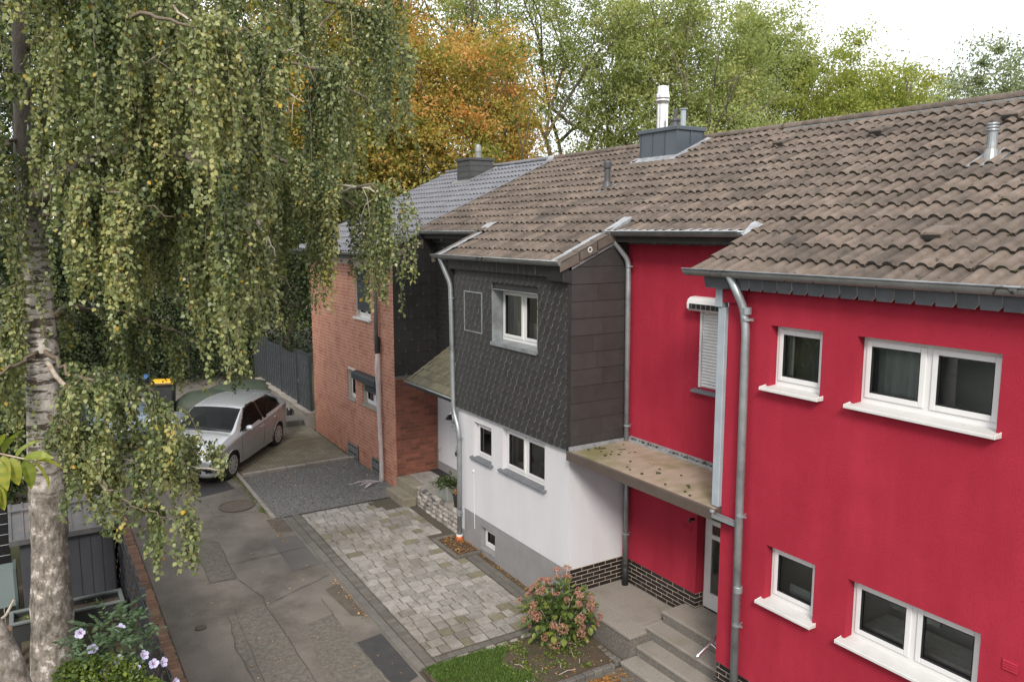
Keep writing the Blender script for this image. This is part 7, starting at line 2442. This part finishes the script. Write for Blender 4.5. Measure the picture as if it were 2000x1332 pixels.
# clump of orange autumn leaves
n = 150
P = np.column_stack([nrs.normal(3.50, .13, n), nrs.normal(11.60, .08, n), nrs.normal(8.05, .24, n)])
D = nrs.normal(size=(n, 3)); D[:, 2] -= .6
L = nrs.uniform(.035, .055, n)
o = link("autumn_leaves", leaves("autumn_leaves", P - np.array(ORG[bt.name]), D, L, L * .8, MT['birchleaf'], nrs.uniform(.95, 1.0, n)), bt); o['kind'] = 'stuff'

# second trunk at the lower left
t2 = thing("tree_trunk", "leaning mottled tree trunk nearer the camera left of the birch", "tree", (-.25, 7.75, 0))
q = smooth_path([(-.20, 7.75, -.1, .19), (-.24, 7.80, 1.4, .155), (-.30, 7.90, 2.07, .14), (-.44, 8.02, 2.55, .115), (-.75, 8.2, 3.1, .09), (-1.2, 8.4, 4.1, .07)], 6)
part("trunk", MB().tube([tuple(p[:3]) for p in q], [p[3] for p in q], 16), MT['birchbark'], t2, smooth=True)

# near branch with big yellow-green leaves reaching in from the left
nb = thing("young_tree", "young tree whose branch with large yellow green leaves reaches in at the left edge", "tree", (-2.6, 7.0, -.1))
part("trunk", MB().tube([(-2.6, 7.0, -.2), (-2.55, 6.98, 2.0), (-2.45, 6.9, 3.9), (-2.5, 6.95, 5.6)], [.06, .05, .035, .012], 8).tube([(-2.47, 6.92, 3.6), (-2.0, 6.75, 4.25), (-1.3, 6.4, 4.55), (-.72, 6.09, 4.58)], [.025, .02, .016, .012], 7), MT["palebranch"], nb, smooth=True)
part("twig", MB().tube([(-.75, 6.1, 4.58), (-.35, 5.92, 4.60), (-.17, 5.79, 4.62), (-.03, 5.69, 4.585), (.07, 5.64, 4.56)], [.012, .009, .007, .005, .003], 7), MT['palebranch'], nb, smooth=True)
part("twig", MB().tube([(-.35, 5.92, 4.60), (-.25, 5.85, 4.50), (-.20, 5.83, 4.42)], [.007, .005, .003], 6), MT['palebranch'], nb, smooth=True)
def big_leaf(seed, L=.15, W=.068):
    r = random.Random(seed)
    mb = MB()
    n = 8
    cn_, lf, rt = [], [], []
    for i in range(n + 1):
        u = i / n
        w = W * (math.sin(math.pi * (u ** .85)) ** .8 if 0 < u < 1 else 0.0) / 1.0
        z = -.045 * u * u
        cn_.append((u * L, 0, z)); lf.append((u * L, w * .5, z + .014 * math.sin(math.pi * u) + r.uniform(-.003, .003))); rt.append((u * L, -w * .5, z + .014 * math.sin(math.pi * u) + r.uniform(-.003, .003)))
    for i in range(n):
        mb.face([cn_[i], cn_[i + 1], lf[i + 1], lf[i]]); mb.face([rt[i], rt[i + 1], cn_[i + 1], cn_[i]])
    me = mb.mesh("leaf", MT['walleaf'], smooth=True)
    a = me.attributes.new("tint", 'FLOAT', 'FACE')
    t = r.uniform(.15, .75)
    a.data.foreach_set("value", [min(1, max(0, t + (.25 if i % 4 > 1 else -.05) * (i / len(me.polygons)) + r.uniform(-.06, .06))) for i in range(len(me.polygons))])
    return me
BLm = [big_leaf(s) for s in range(9)]
sp_ = [((-.02, 5.69, 4.575), (1, -.5, -.12)), ((-.05, 5.71, 4.57), (.6, -.35, -.7)), ((-.10, 5.74, 4.585), (.3, -.3, -.9)), ((-.10, 5.74, 4.59), (.7, -.5, .2)), ((-.16, 5.78, 4.60), (.1, -.3, -.9)), ((-.20, 5.81, 4.615), (.3, -.1, .7)),
       ((-.20, 5.81, 4.61), (-.1, -.5, -.9)), ((-.25, 5.84, 4.62), (.2, -.4, .8)), ((-.28, 5.86, 4.615), (-.4, -.2, .5)), ((-.30, 5.88, 4.50), (.1, -.3, -1)), ((-.25, 5.86, 4.42), (.25, -.2, -1)), ((-.26, 5.86, 4.43), (-.35, -.3, -.9)),
       ((-.28, 5.87, 4.46), (.5, -.2, -.8)), ((-.33, 5.91, 4.60), (-.2, -.4, -.5)), ((-.36, 5.92, 4.61), (.1, -.6, .3)), ((-.22, 5.82, 4.60), (.55, -.3, -.6)), ((-.14, 5.76, 4.60), (.45, .2, .4)), ((-.30, 5.88, 4.52), (-.6, -.3, -.5)), ((-.24, 5.84, 4.41), (.0, -.2, -1))]
for i, (p, d) in enumerate(sp_):
    qd = Vector(d).to_track_quat('X', 'Z')
    qd = qd @ Quaternion((1, 0, 0), rnd.uniform(-.7, .7))
    s = rnd.uniform(.8, 1.15)
    s *= 1.25
    inst("leaf", BLm[i % 9], nb, (p[0] + .05, p[1] - .03, p[2]), qd.to_euler(), (s, s, s))

# hibiscus with lilac flowers, and a darker feathery-leaved shrub behind it
hb_ = thing("hibiscus", "bright green hibiscus shrub with pale lilac flowers at the lower left", "shrub", (.62, 8.35, -.05))
sm_ = MB()
for i in range(16):
    a = rnd.uniform(0, 6.28); r_ = rnd.uniform(.1, .5)
    sm_.tube([(.60 + rnd.uniform(-.08, .08), 8.35, -.05), (.6 + math.cos(a) * r_ * .6, 8.35 + math.sin(a) * r_ * .5, .9), (.6 + math.cos(a) * r_, 8.35 + math.sin(a) * r_ * .8, rnd.uniform(1.3, 1.75))], [.014, .009, .004], 5)
part("stem", sm_, MT['twig'], hb_)
def hibp():
    c = rnd.choice([(.24, 8.40, 1.70, .22), (.48, 8.35, 1.62, .26), (.78, 8.12, 1.44, .20), (.46, 8.25, 1.38, .34), (.14, 8.40, 1.48, .22), (.62, 8.28, 1.58, .2)])
    p, _ = ell(c[:3], c[3], c[3] * .9, c[3] * .8, .35)
    return tuple(p)
leafy("foliage", hb_, 4200, hibp, (.035, .07), MT['hibleaf'], lambda n: nrs.beta(2.2, 1.8, n), dz=.15, lw=.62)
def flower(seed):
    r = random.Random(seed)
    mb = MB(); tint = []
    for k in range(5):
        a = 2 * math.pi * k / 5 + r.uniform(-.1, .1)
        c_, s_ = math.cos(a), math.sin(a)
        def q(u, w, z): return (c_ * u - s_ * w, s_ * u + c_ * w, z)
        L = .042 * r.uniform(.9, 1.1)
        mb.face([q(.004, -.003, 0), q(.012, -.007, .008), q(.012, .007, .008), q(.004, .003, 0)]); tint.append(1.0)
        mb.face([q(.012, -.007, .008), q(L * .6, -.022, .020), q(L, -.012, .024), q(L, .012, .022), q(L * .6, .022, .018), q(.012, .007, .008)]); tint.append(r.uniform(.1, .6))
    mb.tube([(0, 0, 0), (0, 0, .03)], .004, 5)
    tint += [.5] * (len(mb.f) - len(tint))
    me = mb.mesh("flower", MT['hibflower'])
    a = me.attributes.new("tint", 'FLOAT', 'FACE'); a.data.foreach_set("value", tint)
    return me
FL = [flower(s) for s in range(4)]
for p, d in (((.28, 8.62, 2.02), (-.2, -1, .3)), ((.37, 8.50, 1.88), (0, -1, .4)), ((.62, 8.50, 2.02), (.3, -.9, .5)), ((.58, 8.40, 1.75), (.2, -.9, .3)), ((.80, 8.28, 1.78), (.5, -.6, .6)), ((.72, 8.30, 1.66), (.1, -1, .4)), ((.95, 8.12, 1.74), (.6, -.6, .4)), ((1.03, 8.0, 1.56), (.6, -.6, .2)),
             ((.88, 8.22, 1.70), (.2, -.8, .5)), ((.22, 8.40, 1.60), (-.3, -.8, .5)), ((.12, 8.35, 1.45), (-.4, -.8, .4)), ((.45, 8.35, 1.66), (0, -1, .4)), ((.66, 8.20, 1.48), (.1, -1, .3)), ((.05, 8.2, 1.33), (-.2, -.9, .4))):
    inst("flower", FL[rnd.randrange(4)], hb_, p, Vector(d).to_track_quat('Z', 'Y').to_euler(), (1.15,) * 3)
rs_ = thing("rose_shrub", "dark green shrub with feathered leaves between hibiscus and fence", "shrub", (.68, 8.85, -.05))
part("stem", MB().tube([(.62, 8.9, -.05), (.60, 8.85, 1.2), (.58, 8.78, 2.05)], [.02, .014, .006], 6).tube([(.64, 8.88, .6), (.75, 8.75, 1.4), (.80, 8.68, 1.95)], [.014, .010, .005], 6), MT['twig'], rs_)
CL = []
for s in range(4):
    r = random.Random(s)
    P, D = [], []
    for k in range(6):
        u = .04 + k * .036
        for sg in (1, -1):
            P.append((u, 0, -.25 * u * u)); D.append((.45, sg, -.15 + r.uniform(-.1, .1)))
    P.append((.26, 0, -.017)); D.append((1, 0, -.3))
    me = leaves("compound_leaf", np.array(P), np.array(D), np.array([.075] * 13), np.array([.032] * 13), MT['compleaf'], nrs.uniform(0, 1, 13), .05)
    CL.append(me)
for i in range(130):
    p = Vector((rnd.gauss(.56, .15), rnd.uniform(8.40, 8.95), rnd.uniform(1.3, 2.08)))
    d = Vector((p.x - .56 + rnd.gauss(0, .2), rnd.uniform(-1, .1), rnd.uniform(-.1, .8)))
    inst("leaf", CL[i % 4], rs_, p, d.to_track_quat('X', 'Z').to_euler(), (rnd.uniform(.7, 1.05),) * 3)

# ------------------------------------------------------------------ trees behind the houses
def bg_tree(name, label, x, y, zb, zt, cr, cz0, mat, nleaf, L, seed, group=None, lead=3, lean=(0, 0), airy=.5, tintf=(2, 2), trunk_r=.22, bark='bark', clump=.55, lw=.6, shell=.25, ry=None):
    r = np.random.RandomState(seed)
    nleaf = int(nleaf * 2.1); L = (L[0] * .72, L[1] * .76); clump *= .82
    t = thing(name, label, "tree", (x, y, zb), 0, group)
    tr = MB()
    tips = []
    H = zt - zb
    def grow(p, d, l, rad, depth):
        n = 3
        pts = [p]
        for i in range(n):
            d = d + r.normal(0, .13, 3) + np.array([0, 0, .06])
            d = d / np.linalg.norm(d)
            p = p + d * l / n
            pts.append(p)
        tr.tube([tuple(q) for q in pts], [rad * (1 - .35 * i / n) for i in range(n + 1)], 6 if depth < 3 else 4, cap=False)
        if depth >= 4:
            tips.append(p); return
        k = 2 if r.random_sample() < .45 else 3
        for j in range(k):
            dd = d + r.normal(0, .42 + .05 * depth, 3)
            dd[2] += .10
            grow(p, dd / np.linalg.norm(dd), l * r.uniform(.62, .86), rad * .60, depth + 1)
        if depth >= 2: tips.append(p)
    base = np.array([x, y, zb - .2])
    fork = base + np.array([lean[0] * .3, lean[1] * .3, (cz0 - zb) * .75 + .2])
    tr.tube([tuple(base), tuple((base + fork) / 2 + r.normal(0, .1, 3)), tuple(fork)], [trunk_r * 1.25, trunk_r, trunk_r * .85], 8)
    for j in range(lead):
        a = 2 * math.pi * j / lead + r.uniform(-.5, .5)
        d = np.array([math.cos(a) * .38 + lean[0] * .1, math.sin(a) * .38 + lean[1] * .1, 1.0])
        grow(fork, d / np.linalg.norm(d), H * .26, trunk_r * .6, 1)
    part("trunk", tr, MT[bark], t)
    tips = np.array(tips)
    # normalise the tips into the crown ellipsoid
    c = np.array([x + lean[0] * .5, y + lean[1] * .5, (cz0 + zt) / 2])
    sc = np.array([cr, ry or cr, (zt - cz0) / 2])
    q = (tips - c) / sc
    ln = np.linalg.norm(q, axis=1)
    keep = ln < 1.02
    tips = tips[keep]
    # extra clump centres spread through the crown
    m = max(40, int(nleaf / 150))
    v = unit(r.normal(size=(m, 3))) * (r.uniform(0, 1, (m, 1)) ** shell)
    lump = 1 + .22 * np.sin(3.1 * v[:, :1] * 2 + seed) * np.cos(2.7 * v[:, 1:2] * 2 + seed * 2) + r.normal(0, .07, (m, 1))
    ex = c + v * sc * lump * .95
    cen = np.vstack([tips, ex]) if len(tips) else ex
    idx = r.randint(0, len(cen), nleaf)
    cs = np.abs(r.normal(clump, clump * .35, len(cen)))
    off = r.normal(size=(nleaf, 3)) * cs[idx][:, None] * np.array([1, 1, .62])
    P = cen[idx] + off
    ct_ = r.normal(0, .25 if mat in ('mapleleaf', 'oliveleaf') else .18, len(cen))
    zrel = (P[:, 2] - cz0) / (zt - cz0)
    tint = r.beta(tintf[0], tintf[1], nleaf) * .7 + .15 + ct_[idx]
    D = r.normal(size=(nleaf, 3)); D[:, 2] -= .35
    Ls = r.uniform(L[0], L[1], nleaf)
    ok = P[:, 2] > cz0 - 1.5
    me = leaves("crown", (P - np.array([x, y, zb]))[ok], D[ok], Ls[ok], (Ls * lw)[ok], MT[mat], tint[ok], rs=r)
    o = link("crown", me, t); o['kind'] = 'stuff'
    return t
G1 = "trees behind the terraced houses"
bg_tree("maple_tree", "orange and yellow autumn tree behind the grey roof and dark chimney", 16.9, 33.6, 1, 15.6, 5.0, 4.0, 'mapleleaf', 50000, (.14, .26), 3, G1, clump=.5, tintf=(1.3, 2.1))
bg_tree("maple_tree", "olive and rust coloured tree left of the orange tree, seen through birch twigs", 11.9, 35.0, 1, 16.5, 4.8, 2.5, 'oliveleaf', 38000, (.14, .26), 4, G1, clump=.6, tintf=(1.8, 2))
bg_tree("maple_tree", "tall rust tipped tree rising between birch twigs and tall ash", 15.0, 36.5, 1, 20.0, 2.6, 12.5, 'mapleleaf', 8000, (.16, .28), 5, G1, clump=.5, tintf=(3, 1.4))
bg_tree("ash_tree", "tall airy ash with open crown behind the orange tree", 22.0, 40.0, 1, 22.5, 4.6, 8.0, 'ashleaf', 13000, (.18, .32), 6, G1, lead=4, clump=.55, trunk_r=.30, lw=.42, shell=.5)
bg_tree("ash_tree", "tall airy ash with many bare stems left of the steel flue", 27.6, 37.5, 1, 24, 4.8, 7.0, 'ashleaf', 15000, (.18, .32), 27, G1, lead=4, clump=.6, trunk_r=.30, lw=.42, shell=.5)
bg_tree("ash_tree", "broad dense ash directly behind the blue grey chimney", 30.0, 31.4, 1, 19.6, 5.2, 5.5, 'ashleaf', 34000, (.18, .32), 8, G1, lead=4, clump=.6, lw=.45, tintf=(2.4, 2))
bg_tree("ash_tree", "rounded grey green ash in the middle of the ridge skyline", 38.0, 33.3, 1, 19.2, 3.6, 6.0, 'ashleaf', 24000, (.18, .32), 9, G1, lead=3, clump=.55, lw=.5, tintf=(1.6, 2.2))
bg_tree("locust_tree", "bright yellow green tree above the right part of the ridge", 38.6, 27.3, 1, 16.2, 4.2, 5.0, 'limeleaf', 24000, (.17, .30), 10, G1, lead=3, clump=.5, lw=.5)
bg_tree("far_tree", "grey green distant tree at the right end of the ridge", 62.0, 33.0, 1, 20.0, 6.0, 5.0, 'farleaf', 20000, (.24, .38), 11, G1, lead=3, clump=.7)
bg_tree("far_tree", "low pale tree between the yellow green tree and the distant one", 50.0, 31.0, 1, 15.0, 4.4, 4.0, 'limeleaf', 14000, (.2, .34), 12, G1, lead=3, clump=.6)
bg_tree("undergrowth_tree", "low mid green tree peeking over the ridge right of the chimney", 27.5, 25.0, 1, 11.4, 4.2, 3.5, 'ashleaf', 16000, (.14, .24), 13, G1, clump=.5, tintf=(2.5, 1.8))
bg_tree("undergrowth_tree", "low green tree peeking over the ridge under the tall bare ash", 22.5, 29.5, 1, 9.6, 3.2, 3.5, 'ashleaf', 4500, (.14, .24), 14, G1, clump=.5)
# dark wood beyond the end of the street
G2 = "dark trees beyond the end of the street"
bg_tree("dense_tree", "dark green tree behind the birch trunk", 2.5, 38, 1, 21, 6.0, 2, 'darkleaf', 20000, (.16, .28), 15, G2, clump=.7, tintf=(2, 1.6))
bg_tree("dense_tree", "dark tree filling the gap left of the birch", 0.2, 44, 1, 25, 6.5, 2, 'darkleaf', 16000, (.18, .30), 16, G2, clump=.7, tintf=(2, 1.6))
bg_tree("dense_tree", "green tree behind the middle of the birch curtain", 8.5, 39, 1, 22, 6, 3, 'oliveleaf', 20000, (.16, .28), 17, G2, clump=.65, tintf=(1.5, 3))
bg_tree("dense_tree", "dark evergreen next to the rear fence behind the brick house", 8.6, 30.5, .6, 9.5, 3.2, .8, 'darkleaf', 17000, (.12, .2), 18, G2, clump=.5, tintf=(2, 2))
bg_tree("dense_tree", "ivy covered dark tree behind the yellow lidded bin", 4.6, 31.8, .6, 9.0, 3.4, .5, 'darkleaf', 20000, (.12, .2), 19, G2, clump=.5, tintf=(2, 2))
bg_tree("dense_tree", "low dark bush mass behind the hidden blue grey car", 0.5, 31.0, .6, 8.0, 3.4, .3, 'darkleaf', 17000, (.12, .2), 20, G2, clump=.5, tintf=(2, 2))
bg_tree("garden_bush", "dark green bush in the left garden behind the shed", -1.3, 18.5, .2, 3.6, 1.9, .3, 'darkleaf', 9000, (.10, .17), 21, None, clump=.4, tintf=(2.4, 1.6), trunk_r=.06)
bg_tree("garden_bush", "dark green bush at the left edge beyond the slat fence", -3.6, 20.5, .2, 4.6, 2.2, .3, 'darkleaf', 9000, (.10, .17), 22, None, clump=.45, tintf=(2.4, 1.6), trunk_r=.06)
# hedge at the end of the street
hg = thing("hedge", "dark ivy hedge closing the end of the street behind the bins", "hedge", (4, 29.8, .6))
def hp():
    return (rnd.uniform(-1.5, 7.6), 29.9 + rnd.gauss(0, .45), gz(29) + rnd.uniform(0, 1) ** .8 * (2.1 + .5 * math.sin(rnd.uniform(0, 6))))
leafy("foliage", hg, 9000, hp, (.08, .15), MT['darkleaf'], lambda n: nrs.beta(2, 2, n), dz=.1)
part("stems", MB().tube([(0, 29.9, .4), (0, 29.9, 2.2)], .04, 6).tube([(2.5, 29.9, .4), (2.5, 29.9, 2.4)], .04, 6).tube([(5, 29.9, .4), (5, 29.9, 2.3)], .04, 6), MT['bark'], hg)
# garden hedges across the street, behind the camera: what the panes reflect
hg2 = thing("hedge", "tall garden hedge on the far side of the street", "hedge", (-9, 6, 0))
def hp2():
    return (-9 + rnd.gauss(0, .7), rnd.uniform(-14, 22), rnd.uniform(0, 1) ** .8 * 3.6)
leafy("foliage", hg2, 12000, hp2, (.2, .4), MT['darkleaf'], lambda n: nrs.beta(2, 2, n), dz=.1)
part("stems", MB().box(-9.3, -8.9, -14, 22, 0, 2.4), MT['earth'], hg2)
